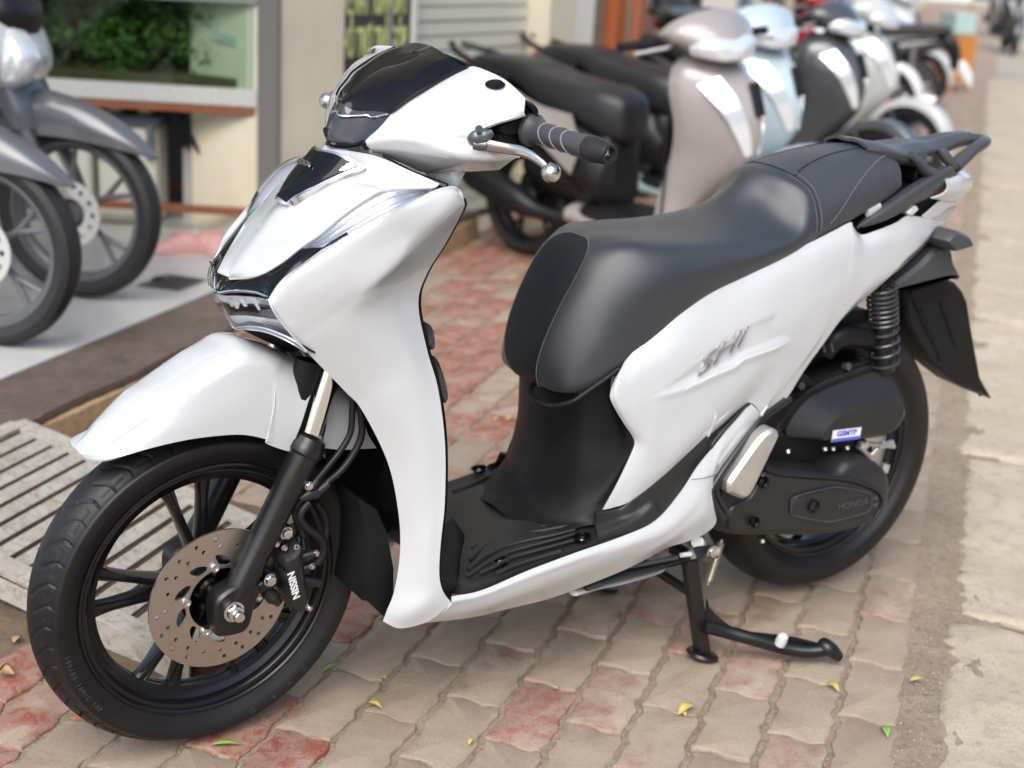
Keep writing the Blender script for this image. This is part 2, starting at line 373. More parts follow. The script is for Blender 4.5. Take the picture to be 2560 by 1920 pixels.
def rough_mat(name, c1, c2, c3, s1=3., s2=30., s3=400., bump=.6, dist=.006, rough=.9, lay=None):
    m = bpy.data.materials.new(name); m.use_nodes = True; n, l = nodes(m); b = n['Principled BSDF']
    g = n.new('ShaderNodeNewGeometry'); pos = g.outputs['Position']
    a, c, d = noise(n, l, pos, s1, 5, .6, .5), noise(n, l, pos, s2, 6, .7, .3), noise(n, l, pos, s3, 3, .7)
    x = mixc(n, l, ramp(n, l, a, .35, .65), c1, c2); x = mixc(n, l, ramp(n, l, c, .48, .68, 0, .8), x, c3)
    mm = n.new('ShaderNodeVectorMath'); mm.operation = 'SCALE'; l.new(x, mm.inputs[0]); l.new(ramp(n, l, d, .3, .7, .78, 1.18), mm.inputs['Scale']); l.new(mm.outputs[0], b.inputs['Base Color'])
    b.inputs['Roughness'].default_value = rough; b.inputs['Specular IOR Level'].default_value = .3
    h = math_(n, l, 'ADD', math_(n, l, 'MULTIPLY', a, 1.5), math_(n, l, 'ADD', c, math_(n, l, 'MULTIPLY', d, .35)))
    bp = n.new('ShaderNodeBump'); bp.inputs['Strength'].default_value = bump; bp.inputs['Distance'].default_value = dist; l.new(h, bp.inputs['Height']); l.new(bp.outputs[0], b.inputs['Normal'])
    return m
MSAND = rough_mat('joint_sand', (.32,.25,.175), (.40,.32,.23), (.19,.14,.10), 8, 70, 700, .9, .006)
MCON = rough_mat('worn_concrete', (.49,.41,.30), (.56,.48,.37), (.38,.31,.23), 2.5, 22, 330, .8, .008)
MROAD = rough_mat('far_road', (.40,.35,.28), (.46,.40,.33), (.33,.29,.23), .6, 6, 60, .5, .01)
MGRA = rough_mat('brown_granite', (.085,.068,.06), (.13,.10,.085), (.20,.12,.085), 9, 60, 300, .15, .002, .42)
MRIS = rough_mat('mortar_riser', (.42,.27,.13), (.48,.33,.18), (.26,.19,.13), 6, 30, 300, .8, .008)
MTILE = rough_mat('floor_tile', (.52,.51,.48), (.57,.56,.53), (.46,.45,.42), 2, 8, 200, .03, .001, .28)
MSTEELW = rough_mat('weathered_grating', (.36,.33,.27), (.44,.42,.37), (.24,.17,.12), 12, 60, 500, .5, .003, .75)
# ================================================================== ground sheets
G0 = MB(); G0.add([(-250,-250,-.034),(350,-250,-.034),(350,350,-.034),(-250,350,-.034)], [(0,1,2,3)])
tag(G0.build('ground', MROAD, smooth=False), kind='structure')
# sand bed under the pavers, lumpy in the joints
nu_, nv_ = 260, 150; us = np.linspace(-1.6,5.2,nu_); vs = np.linspace(-1.30,1.02,nv_)
Gs_ = np.array([[uvz(u, v, -.0075+.0035*math.sin(u*61+3*math.sin(v*37))*math.sin(v*53+2*math.sin(u*29))+.002*rnd.uniform(-1,1)) for v in vs] for u in us])
bed = mesh('sand_bed', Gs_.reshape(-1,3), grid_faces(nu_, nv_, flip=True), MSAND); tag(bed, kind='structure')
far_ = MB(); P = [uvz(5.15,-1.3,-.006), uvz(90,-1.3,-.006), uvz(90,1.02,-.006), uvz(5.15,1.02,-.006)]; far_.add(P, [(0,1,2,3)]); tag(far_.build('far_pavement', MPV, smooth=False), kind='structure')
# ---- pavers
pav = empty('pavement', (0,0,0)); tag(pav, kind='structure')
def paver_geo(var):
    r_ = random.Random(var); gap = .0033; pts = []
    L_, W_ = PU/2, PV/2
    def de(x): return .0034*math.sin(2*math.pi*x/(PU/2)+.6)+.0022*math.sin(2*math.pi*x/(PU/2)*2+1.1)      # long-edge wave, period half a paver
    def ds(y): return .0048*math.sin(2*math.pi*y/PV)+.0022*math.sin(4*math.pi*y/PV+.5)
    n1, n2 = 22, 12
    for i in range(n1): x = -L_+2*L_*i/n1; pts.append((x+ds(-W_), -W_+de(x)))
    for i in range(n2): y = -W_+2*W_*i/n2; pts.append((L_+ds(y), y+de(L_)))
    for i in range(n1): x = L_-2*L_*i/n1; pts.append((x+ds(W_), W_+de(x)))
    for i in range(n2): y = W_-2*W_*i/n2; pts.append((-L_+ds(y), y+de(-L_)))
    P = np.array(pts); P += np.array([[r_.uniform(-1,1)*.0013, r_.uniform(-1,1)*.0013] for _ in P])
    P0 = inset(P, gap); P0[:,1] *= 1-(.0045/W_)*.55; P1 = inset(P0, .0014); P2 = inset(P0, .0042); k = len(P)
    v = [(x,y,-.022) for x,y in P0]+[(x,y,-.0042) for x,y in P0]+[(x,y,-.0012) for x,y in P1]+[(x,y,0) for x,y in P2]
    f = []
    for a in range(3): f += [(a*k+i, a*k+(i+1)%k, (a+1)*k+(i+1)%k, (a+1)*k+i) for i in range(k)]
    f.append(tuple(3*k+i for i in range(k)))
    return v, f
pm = []
for q in range(6):
    v, f = paver_geo(q); me = bpy.data.meshes.new('paver'); me.from_pydata(v, [], f); me.materials.append(MPV)
    me.polygons.foreach_set('use_smooth', [True]*len(me.polygons)); me.set_sharp_from_angle(angle=R(50)); pm.append((me, np.array(v), f))
cells = []
for row in range(0, 19):
    vc = PV0+PV*(row+.5)
    for c_ in range(-9, 46):
        uc = PU0+(PU/2 if row % 2 else 0)+PU*(c_+.5)
        P = uvz(uc, vc); d = P-CAM; dep = d@CF
        if dep < .8: continue
        sx_, sy_ = 1280+FOC*(d@CR)/dep, 960-FOC*(d@CU)/dep
        inside = -260 < sx_ < 2820 and -100 < sy_ < 2180
        if inside or dep < 9: cells.append((not inside, dep, uc, vc))
cells.sort(); rzz = SU
farp = MB(); cnt = 0
hid = lambda P: False
for out_, dep, uc, vc in cells:
    k = rnd.randrange(6); z = -.001+rnd.uniform(-.0022,.0018); rot = rzz+rnd.uniform(-.008,.008)+(math.pi if rnd.random() < .0 else 0); tx, ty = rnd.uniform(-.012,.012), rnd.uniform(-.012,.012)
    M = Matrix.Translation(Vector(uvz(uc+rnd.uniform(-.0015,.0015), vc+rnd.uniform(-.0012,.0012), z))) @ Matrix.Rotation(rot, 4, 'Z') @ Matrix.Rotation(tx, 4, 'X') @ Matrix.Rotation(ty*.5, 4, 'Y')
    if cnt < 298 and not out_:
        o = bpy.data.objects.new('paver', pm[k][0]); o.matrix_world = M; link(o, pav); cnt += 1
    elif not out_ or dep < 5:
        vv = [tuple(M @ Vector(p)) for p in pm[k][1]]; farp.add(vv, pm[k][2])
tag(farp.build('distant_pavers', MPV, pav, angle=50), kind='stuff')
# ---- worn concrete apron beyond the pavers (slabs with open cracks)
ap = empty('concrete_apron', (0,0,0)); tag(ap, kind='structure')
def slab(u0, u1, v0, v1, z, seed, tilt=0., v0f=None):
    r_ = random.Random(seed); n1, n2 = 70, 46; 
    ew = [[sum(r_.uniform(-1,1)*a*math.sin(2*math.pi*t*f_+r_.uniform(0,6.28)) for f_, a in ((1,.010),(3,.007),(7,.0045),(15,.003))) for t in np.linspace(0,1,n1)] for _ in range(2)]
    es = [[sum(r_.uniform(-1,1)*a*math.sin(2*math.pi*t*f_+r_.uniform(0,6.28)) for f_, a in ((1,.014),(3,.009),(8,.005),(17,.003))) for t in np.linspace(0,1,n2)] for _ in range(2)]
    v = []; ph = [r_.uniform(0,6.28) for _ in range(6)]
    for i, s in enumerate(np.linspace(0,1,n1)):
        for j, t in enumerate(np.linspace(0,1,n2)):
            u = u0+(u1-u0)*s+es[0][j]*(1-s)+es[1][j]*s; w = v0+(v1-v0)*t+ew[0][i]*(1-t)+ew[1][i]*t
            e = min(s*(u1-u0), (1-s)*(u1-u0), t*abs(v1-v0), (1-t)*abs(v1-v0)); dz = -.012*max(0,1-e/.018)**2
            hgt = .004*math.sin(u*7+ph[0])*math.sin(w*6+ph[1])+.0022*math.sin(u*23+ph[2]+2*math.sin(w*11))+.0015*math.sin(w*41+ph[3]+1.5*math.sin(u*19))+.0007*r_.uniform(-1,1)
            v.append(uvz(u, w, z+dz+hgt+tilt*(w+1.2)))
    f = grid_faces(n1, n2, flip=(v1 > v0)); k = len(v)
    o = mesh('slab', v, f, MCON, ap, True, 60); md = o.modifiers.new('s', 'SOLIDIFY'); md.thickness = .03; md.offset = -1
    return o
for i, (a, c_) in enumerate([(-.6,1.012),(1.035,2.10),(2.125,3.80),(3.83,5.6),(5.63,7.6),(7.63,10),(10.03,13),(13.03,17)]):
    slab(a, c_, -1.185 if i != 1 else -1.20, -2.4, .000, 10+i); 
slab(-.6, 6, -2.44, -3.8, -.001, 40)
slab(6.03, 17, -2.44, -4.6, -.001, 41)
# strip of sand and broken mortar between pavers and slabs
n1, n2 = 500, 14; v = []
for i, u in enumerate(np.linspace(-.9,14,n1)):
    for j, w in enumerate(np.linspace(-1.262,-1.108,n2)):
        v.append(uvz(u, w+.004*math.sin(u*31), -.0065+.0052*abs(math.sin(u*43+w*70))*rnd.random()+.002*math.sin(u*17)))
tag(mesh('mortar_strip', v, grid_faces(n1, n2, flip=True), MSAND, None, True, 60), kind='structure')
# loose grit in the joints and on the apron
gb = MB()
for _ in range(5200):
    if rnd.random() < .6:
        row = rnd.randrange(0,19); u = -1+rnd.random()**1.4*5.2; w = PV0+PV*row+rnd.gauss(0,.0045)
    elif rnd.random() < .6: u = -.4+rnd.random()*5; w = -1.18+rnd.gauss(0,.03)
    else: u = -.5+rnd.random()*4; w = -1.1-rnd.random()*1.1
    s_ = rnd.uniform(.0008,.0026)*(1.3 if w < -1.1 else 1); c_ = uvz(u, w, .0005 if w < -1.2 else -.003)
    q = np.array([[rnd.uniform(.6,1)*x*s_, rnd.uniform(.6,1)*y*s_, rnd.uniform(.5,.9)*z*s_] for x,y,z in ((1,0,0),(-1,0,0),(0,1,0),(0,-1,0),(0,0,1))])
    gb.add(q+c_, [(0,2,4),(2,1,4),(1,3,4),(3,0,4)])
tag(gb.build('loose_grit', rough_mat('grit', (.40,.32,.23),(.52,.44,.34),(.24,.17,.12),60,200,800,.2,.001), smooth=False), 'fine loose sand and grit lying in the paver joints', 'grit', kind='stuff')
# ---- step into the shop: mortar riser, granite edging, tiles
stp = empty('shop_step', (0,0,0)); tag(stp, kind='structure')
ZS = .122
def edgy(u0, u1, n): return np.linspace(u0, u1, n)
b = MB(); v = []; us = np.linspace(-3,4.2,240)
for u in us:
    w = .992+.008*math.sin(u*9)+.005*rnd.uniform(-1,1); v += [uvz(u, w-.012, -.03), uvz(u, w-.010+.004*rnd.random(), .04), uvz(u, w-.002*rnd.random(), ZS-.030), uvz(u, w+.03, ZS-.026), uvz(u, w+.3, ZS-.03)]
mesh('riser', v, grid_faces(len(us), 5), MRIS, stp)
for i, (a, c_) in enumerate([(-3,-1.2),(-1.194,.60),(.606,2.4),(2.406,4.2)]):
    v = []; n_ = 90
    for u in np.linspace(a, c_, n_):
        w0 = 1.000+.006*math.sin(u*13)+.004*rnd.uniform(-1,1)
        v += [uvz(u, w0+.01, ZS-.028), uvz(u, w0, ZS-.022), uvz(u, w0+.002, ZS-.004), uvz(u, w0+.008, ZS), uvz(u, 1.262, ZS), uvz(u, 1.264, ZS-.02)]
    mesh('granite_slab', v, grid_faces(n_, 6), MGRA, stp, True, 40)
tsz = .60; b = MB()
P_ = [uvz(-4,1.26,ZS-.003), uvz(5.2,1.26,ZS-.003), uvz(5.2,5.5,ZS-.003), uvz(-4,5.5,ZS-.003)]
sfl = empty('shop_floor', (0,0,0)); tag(sfl, kind='structure')
mesh('grout_bed', P_, [(0,1,2,3)], mat('grout', (.30,.29,.27), .9), sfl, False)
tm = bpy.data.meshes.new('tile'); bb = MB().box((0,0,-.006), (tsz-.004,tsz-.004,.012)); tm.from_pydata(bb.v, [], bb.f); tm.materials.append(MTILE)
for i in range(-4, 9):
    for j in range(0, 6):
        o = bpy.data.objects.new('tile', tm); o.location = uvz(i*tsz+.1, 1.267+tsz*(j+.5), ZS); o.rotation_euler = (0,0,SU); link(o, sfl)
# drain grille in the tiles
dr_ = empty('floor_drain', Vector(uvz(2.30,1.44,ZS)), rz=SU); tag(dr_, 'rusty square floor drain cover in the pale shop tiles', 'drain')
MB().box((0,0,.002), (.19,.16,.004)).build('cover', mat('drain_metal', (.17,.155,.12), .6, metal=.4), dr_, smooth=False)
MB().box((-.0,.06,.008), (.05,.02,.012)).build('lump', mat('drain_dark', (.04,.035,.03), .8), dr_)
for k in range(6): MB().box((-.07+.028*k,-.01,.005), (.012,.11,.003)).build('slot', mat('drain_slot', (.05,.045,.04), .8) if k == 0 else bpy.data.materials['drain_slot'], dr_, smooth=False)
# ---- ramp grating against the step
gt = empty('ramp_grating', (0,0,0)); tag(gt, 'weathered grey metal ramp grating leading up to the granite step', 'ramp')
def gp(a, t, up=0.):    # a: 0 near edge .. 1 far edge, t: 0 pavement .. 1 step
    u = .165+.205*t+a*.49; w = .10+.90*t; return uvz(u, w, .040+.078*t+up)
def bar(name, p0, p1, w, h, tiltv=0., m=MSTEELW):
    d = p1-p0; L = np.linalg.norm(d); F_ = frm(d, (0,0,1)); X = F_[:,0]; Y = F_[:,1]
    c, s = math.cos(tiltv), math.sin(tiltv); M_ = np.stack([X*c+Y*s, -X*s+Y*c, F_[:,2]],1)
    b = MB().box((p0+p1)/2, (w,h,L), rot=M_); return b.build(name, m, gt, smooth=False, bevel=.0012)
bar('frame_bar', gp(-.03,0), gp(-.03,1.02), .050, .012); bar('frame_bar', gp(1.03,0), gp(1.03,1.02), .050, .012)
bar('frame_bar', gp(-.03,1.01), gp(1.03,1.01), .050, .012); bar('frame_bar', gp(-.03,-.005), gp(1.03,-.005), .045, .012)
bar('side_skirt', gp(-.075,0,-.022), gp(-.075,1.02,-.05), .006, .045); bar('side_skirt', gp(1.075,0,-.022), gp(1.075,1.02,-.05), .006, .045)
for k in range(16):
    t = .045+.06*k; bar('slat', gp(-.01,t,-.004), gp(1.01,t,-.004), .030, .014, .45)
# sand and dead leaves round the ramp
v = []; n1, n2 = 70, 80
for u in np.linspace(-.75,.95,n1):
    for w in np.linspace(.14,1.0,n2):
        e = min(1, max(0, (u-(.10-.25*max(0,.35-w)+.02*math.sin(w*31)))/.05)) if w < .55 else 1
        e = max(e, min(1,max(0,(w-.42-.02*math.sin(u*27))/.07)))
        e *= min(1, max(0,(w-.14)/.06))*min(1,(.95-u)/.05)
        v.append(uvz(u, w, -.010+e*(.016+.004*math.sin(u*40)*math.sin(w*37)+.003*rnd.random())))
tag(mesh('sand_patch', v, grid_faces(n1, n2, flip=True), rough_mat('brown_sand', (.20,.14,.09),(.27,.19,.125),(.13,.09,.06),9,60,600,1.,.01), None, True, 60), 'brown sand drifted under the ramp and onto the red pavers', 'sand', kind='stuff')
MLG, MLY, MLB = mat('leaf_green', (.22,.38,.06), .45, var=(40,.5,(.32,.45,.12))), mat('leaf_yellow', (.55,.45,.13), .6, var=(60,.6,(.45,.28,.09))), mat('leaf_dry', (.40,.27,.14), .7, var=(60,.6,(.26,.16,.08)))
def leaf_geo(L, W, curl, seed=0):
    r_ = random.Random(seed); v = []; n_ = 9
    for i in range(n_):
        t = i/(n_-1); w = W*math.sin(math.pi*min(1,t*1.02+.03))**.8*(1-.25*t); z = curl*math.sin(math.pi*t)*L+.2*curl*L*t*t
        for s in (-1,0,1): v.append(((t-.5)*L, s*w/2+.06*L*math.sin(t*3)*curl*4, z+abs(s)*w*.22*(1+curl)))
    return v, grid_faces(n_, 3, flip=True)
def leaf(P, yaw, L, W, curl, m, label, group=None, name='fallen_leaf', roll=0.):
    v, f = leaf_geo(L, W, curl); o = mesh(name, v, f, m); o.location = Vector(P)+Vector((0,0,.0035)); o.rotation_euler = (roll, 0, yaw); md = o.modifiers.new('s','SOLIDIFY'); md.thickness = .0004
    if label: tag(o, label, 'leaf', group)
    return o
LG = 'fallen leaves on the pavement'
def onf(x, y): return VZ('O', x, y, .001)
def lf(x, y, x2, y2, W, curl, m, label, roll=0.):
    a, c_ = onf(x, y), onf(x2, y2); d = c_-a; leaf((a+c_)/2, math.atan2(d[1], d[0]), np.linalg.norm(d), W, curl, m, label, LG, roll=roll)
lf(455,1613,523,1612,.014,.06,MLG,'slim bright green leaf on red pavers under the front tyre')
lf(697,1453,742,1440,.012,.10,MLG,'small green leaf on a grey paver behind the front wheel')
lf(792,1521,826,1535,.014,.12,MLY,'curled yellow leaf on the red pavers in front of the scooter')
lf(1465,1547,1506,1530,.020,.16,MLY,'orange curled leaf lying in a joint left of the kick arm tip')
lf(1468,1538,1482,1552,.012,.1,MLY,'small yellow leaf fragment touching the orange curled leaf')
lf(1786,1477,1812,1500,.016,.12,MLY,'yellow leaf just below the tip of the stand arm')
lf(1966,1474,1997,1470,.014,.08,MLY,'pale yellow leaf on the sand strip beside the concrete')
lf(1906,1572,1917,1598,.016,.12,MLG,'small yellow green leaf near the bottom right corner')
lf(1094,909,1112,905,.016,.12,MLY,'bright yellow leaf on red pavers seen through the step-through gap')
lf(1068,910,1078,905,.012,.10,MLY,'dull yellow leaf on red pavers seen through the step-through gap')
lf(1100,845,1118,840,.010,.1,MLY,'tiny yellow leaf beside the black column, behind the floorboard')
lf(1190,1487,1205,1492,.009,.1,MLY,'tiny yellow leaf in the paver joint below the front of the stand')
lf(1012,1612,1024,1598,.008,.1,MLY,'tiny yellow petal in the joint at the bottom of the photo')
lf(825,1465,834,1470,.007,.1,MLY,'tiny pale petal between two pavers left of the red paver')
for i in range(60):
    u, w = rnd.uniform(-.2,.22), rnd.uniform(.40,.85)
    if i > 34: u, w = rnd.uniform(.25,.75), rnd.uniform(.15,.95)
    P = uvz(u, w, .012 if i <= 34 else .012); v, f = leaf_geo(rnd.uniform(.025,.05), rnd.uniform(.012,.022), rnd.uniform(.1,.5)); 
    if i == 0: lb = MB()
    M_ = Matrix.Rotation(rnd.uniform(0,6.28),4,'Z') @ Matrix.Rotation(rnd.uniform(-.5,.5),4,'X'); lb.add([tuple((M_ @ Vector(p))+Vector(P)) for p in v], f)
tag(lb.build('leaf_litter', MLB), 'dry brown leaf litter around and under the ramp', 'leaves', kind='stuff')
# ================================================================== THE SCOOTER
sc = empty('motor_scooter', (0,0,0)); tag(sc, 'pearl white scooter with long black seat on its centre stand in the foreground', 'scooter')
def xzy(v, y0=0., s=-1): v = np.asarray(v); return np.stack([v[:,0], y0+s*v[:,2], v[:,1]], 1)

# ---- tyres
def tyre(name, Rr, hw, rim_r, rim_y, cx, cz, nth, nw, grooves, pitch_n, parent, xf, depth=.0018):
    half = [(rim_r,-rim_y),(rim_r+.010,-rim_y-.006),(rim_r+.026,-hw+.001),(rim_r+(Rr-rim_r)*.62,-hw),(Rr-.020,-hw+.008),(Rr-.0085,-hw+.024),(Rr-.002,-hw*.28),(Rr,0)]
    prof = half+[(a,-b) for a,b in half[-2::-1]]
    C = cr(np.array(prof), nw); sw = np.r_[0,np.cumsum(np.hypot(*np.diff(C,axis=0).T))]; sw -= sw[-1]/2
    T2 = np.gradient(C, axis=0); Nn = np.stack([T2[:,1],-T2[:,0]],1); Nn /= np.linalg.norm(Nn,axis=1,keepdims=True)
    if (Nn[nw//2]@np.array([1,0])) < 0: Nn = -Nn
    th = np.linspace(0,2*np.pi,nth,endpoint=False); pitch = 2*np.pi*Rr/pitch_n; s = th*Rr
    D = np.zeros((nth,nw)); Wc = sw[None,:]; S = s[:,None]
    for sgn, off in ((-1,0.),(1,pitch/4)):
        for path, w in grooves:
            for (a0,b0),(a1,b1) in zip(path, path[1:]):
                b0s, b1s = sgn*abs(b0), sgn*abs(b1)
                for k in (-1,0,1):
                    ds = (S-off) % pitch+k*pitch; vx, vy = a1-a0, b1s-b0s; L2 = vx*vx+vy*vy
                    t = np.clip(((ds-a0)*vx+(Wc-b0s)*vy)/L2,0,1)
                    dd = np.hypot(ds-a0-t*vx, Wc-b0s-t*vy)
                    D = np.maximum(D, np.clip((w+.0008-dd)/.0012,0,1))
    rr = C[None,:,0]-D*depth*Nn[None,:,0]; yy = C[None,:,1]-D*depth*Nn[None,:,1]
    v = np.stack([cx+rr*np.cos(th)[:,None], yy+0*rr, cz+rr*np.sin(th)[:,None]],-1).reshape(-1,3)
    f = [(i*nw+j,((i+1)%nth)*nw+j,((i+1)%nth)*nw+j+1,i*nw+j+1) for i in range(nth) for j in range(nw-1)]
    o = mesh(name, v, f, MTY, parent, True, 60, xf); return o
PA = ([(0,-.050),(-.003,-.036),(.012,-.018),(.028,-.006)], .0012)
PB = ([(.037,-.050),(.034,-.038),(.043,-.026),(.053,-.015)], .0012)
PC = ([(.014,-.037),(.058,-.037)], .0009)
fw = empty('front_wheel', (0,0,0), sc)
FZ = .283
tyre('tyre', .283, .052, .2185, .036, 0, FZ, 1180, 58, [PA,PB,PC], 24, fw, STM, depth=.0026)
# sidewall marks: moulded rings and figures
b = MB()
for a in (286, 296, 304, 312):
    c = np.array([.246*math.cos(R(a)), -.0535, FZ+.246*math.sin(R(a))]); rr_ = .0055 if a in (286,312) else .0035
    b.tube([c+rr_*np.array([math.cos(t),0,math.sin(t)]) for t in np.linspace(0,2*math.pi,17)], .0004, 4, caps=False)
    b.box(c, (rr_*1.1,.0006,.0008)); b.box(c, (.0008,.0006,rr_*1.1))
b.build('sidewall_mark', MPG, fw, xf=STM)
def arctext(name, body, r_, a_mid, size, m, parent, y, cz=FZ, xf=STM, step=None, cx=0.):
    step = step or size*.72/r_; n = len(body); b = MB()
    for i, ch in enumerate(body):
        if ch == ' ': continue
        a = R(a_mid)+(i-(n-1)/2)*step
        cu = bpy.data.curves.new('t','FONT'); cu.body = ch; cu.size = size; cu.extrude = .0004; cu.align_x = 'CENTER'; cu.align_y = 'CENTER'
        o = bpy.data.objects.new('t', cu); me = bpy.data.meshes.new_from_object(o); bpy.data.objects.remove(o)
        vv = np.array([tuple(q.co) for q in me.vertices]).reshape(-1,3); ff = [tuple(p.vertices) for p in me.polygons]
        # letters stand with their feet towards the hub or the tread; 'right' follows increasing angle
        rt = np.array([-math.sin(a),0,math.cos(a)]); up = -np.array([math.cos(a),0,math.sin(a)])
        P = np.array([cx+r_*math.cos(a), y, cz+r_*math.sin(a)])+vv[:,0:1]*rt+vv[:,1:2]*up-vv[:,2:3]*np.array([0,1.,0])
        b.add(P, ff); bpy.data.meshes.remove(me)
    return b.build(name, m, parent, smooth=False, xf=xf)
arctext('moulded_lettering', '100/80-16M/C 50P', .2485, 205, .011, MPG, fw, -.0528)
# ---- front rim
rim = MB()
half = [(.2205,-.0375),(.2200,-.0405),(.2165,-.0408),(.2140,-.0385),(.2125,-.034),(.2065,-.0325),(.2035,-.029),(.2010,-.0225),(.1925,-.0165),(.1905,-.008),(.1905,0)]
rim.lathe(half+[(a,-c) for a,c in half[-2::-1]], (0,0,FZ), (0,1,0), 128)
rim.lathe([(.1905,0),(.184,-.004),(.1835,-.009),(.184,-.012),(.1925,-.0165)], (0,0,FZ), (0,1,0), 128)
rim.lathe([(.1905,0),(.184,.004),(.1835,.009),(.184,.012),(.1925,.0165)], (0,0,FZ), (0,1,0), 128)
rimo = rim.build('rim', MRIM, fw, xf=STM, angle=28)
for k in range(5):
    for sg in (-1,1):
        a = R(172+72*k); b = MB()
        e = np.array([math.cos(a),0,math.sin(a)]); tv = np.array([-math.sin(a),0,math.cos(a)]); c0 = np.array([0,0,FZ])
        path = [c0+e*.040+tv*sg*.006, c0+e*.075+tv*sg*.010, c0+e*.12+tv*sg*.0185, c0+e*.165+tv*sg*.0275, c0+e*.187+tv*sg*.034]
        wd = [.0095,.0085,.0072,.0080,.0125]; hd = [.021,.019,.016,.013,.0115]
        P = smoothpath(path, 14); W = np.interp(np.linspace(0,1,14), np.linspace(0,1,5), wd); H = np.interp(np.linspace(0,1,14), np.linspace(0,1,5), hd)
        dr = np.gradient(P, axis=0); dr /= np.linalg.norm(dr,axis=1,keepdims=True); sd_ = np.cross(dr, [0,1,0])
        sec = [(-1,-.55),(-.72,-.95),(-.35,-1.),(-.22,-.82),(.22,-.82),(.35,-1.),(.72,-.95),(1,-.55),(1,.6),(.7,1),(-.7,1),(-1,.6)]
        v = np.concatenate([[P[i]+sd_[i]*W[i]*x+np.array([0,1,0])*H[i]*y for x, y in sec] for i in range(14)])
        b.add(v, grid_faces(14, 12, wrap=True)); b.build('spoke', MRIM, rimo, xf=STM, angle=30)
hub = MB()
hub.lathe([(0,-.044),(.020,-.044),(.024,-.040),(.027,-.020),(.036,-.012),(.046,-.006),(.048,.02),(.04,.03),(.025,.035),(.022,.05),(0,.05)], (0,0,FZ), (0,1,0), 48)
hub.lathe([(.0525,-.056),(.060,-.056),(.062,-.050),(.060,-.020),(.050,-.010),(.046,-.012),(.050,-.022),(.0525,-.050),(.0525,-.056)], (0,0,FZ), (0,1,0), 72)
for k in range(5):
    a = R(100+72*k); hub.box((.040*math.cos(a),-.030,FZ+.040*math.sin(a)), (.030,.022,.0045), rot=[[math.cos(a),0,-math.sin(a)],[0,1,0],[math.sin(a),0,math.cos(a)]])
hub.build('hub', MRIM, fw, xf=STM, angle=30)
v = MB(); vp = np.array([.185*math.cos(R(287)),-.012,FZ+.185*math.sin(R(287))]); vd = -np.array([math.cos(R(287)),.25,math.sin(R(287))])
v.tube([vp, vp+vd*.012, vp+vd*.016, vp+vd*.030], [.0065,.005,.0038,.0038], 12); v.build('valve', MTY, fw, xf=STM)
# ---- brake disc with slots and drilled holes
loops = []
def ring(r, n=96, c=(0,0)): return [(c[0]+r*math.cos(2*math.pi*i/n), c[1]+r*math.sin(2*math.pi*i/n)) for i in range(n)]
loops.append(ring(.120,160)); loops.append(ring(.0535))
for k in range(10):
    a = 2*math.pi*k/10+.28
    tear = [(.0615,-.010),(.0650,-.0125),(.0705,-.010),(.0765,-.003),(.0790,.005),(.0785,.0085),(.0755,.0092),(.068,.0055),(.063,.0)]
    tear = [(.0685+(a_-.0705)*1.22, b_*1.25) for a_, b_ in tear]; tear = cr(np.array(tear), 22, closed=True)
    loops.append([(r_*math.cos(a)-t_*math.sin(a), r_*math.sin(a)+t_*math.cos(a)) for r_, t_ in tear])
for k in range(20):
    for r_, da, hr in ((.0925,0,.0036),(.1065,.075,.0036)):
        if (k % 5 == 4 and r_ > .1): continue
        a = 2*math.pi*k/20+da; loops.append(ring(hr, 12, (r_*math.cos(a), r_*math.sin(a))))
dv, df = plate(loops, .004)
dm = MB().add(xzy(dv, -.0655), df)
disc = dm.build('brake_disc', MDISC, fw, smooth=False); disc.data.transform(Matrix.Translation((0,0,0)))
disc.data.transform(STM @ Matrix.Translation((0,0,FZ)))
# keep the turning pattern centred on the axle
ctr = STM @ Vector((0,-.0675,FZ)); disc.data.transform(Matrix.Translation(-ctr)); disc.location = ctr
for k in range(5):
    a = R(100+72*k); c = np.array([.0585*math.cos(a),-.0695,FZ+.0585*math.sin(a)]); b = MB()
    b.lathe([(0,-.003),(.0035,-.003),(.0038,-.0045),(.0058,-.0052),(.0072,-.0045),(.0076,-.002),(.0076,0)], c, (0,1,0), 20)
    b.build('disc_bolt', MZN, fw, xf=STM)

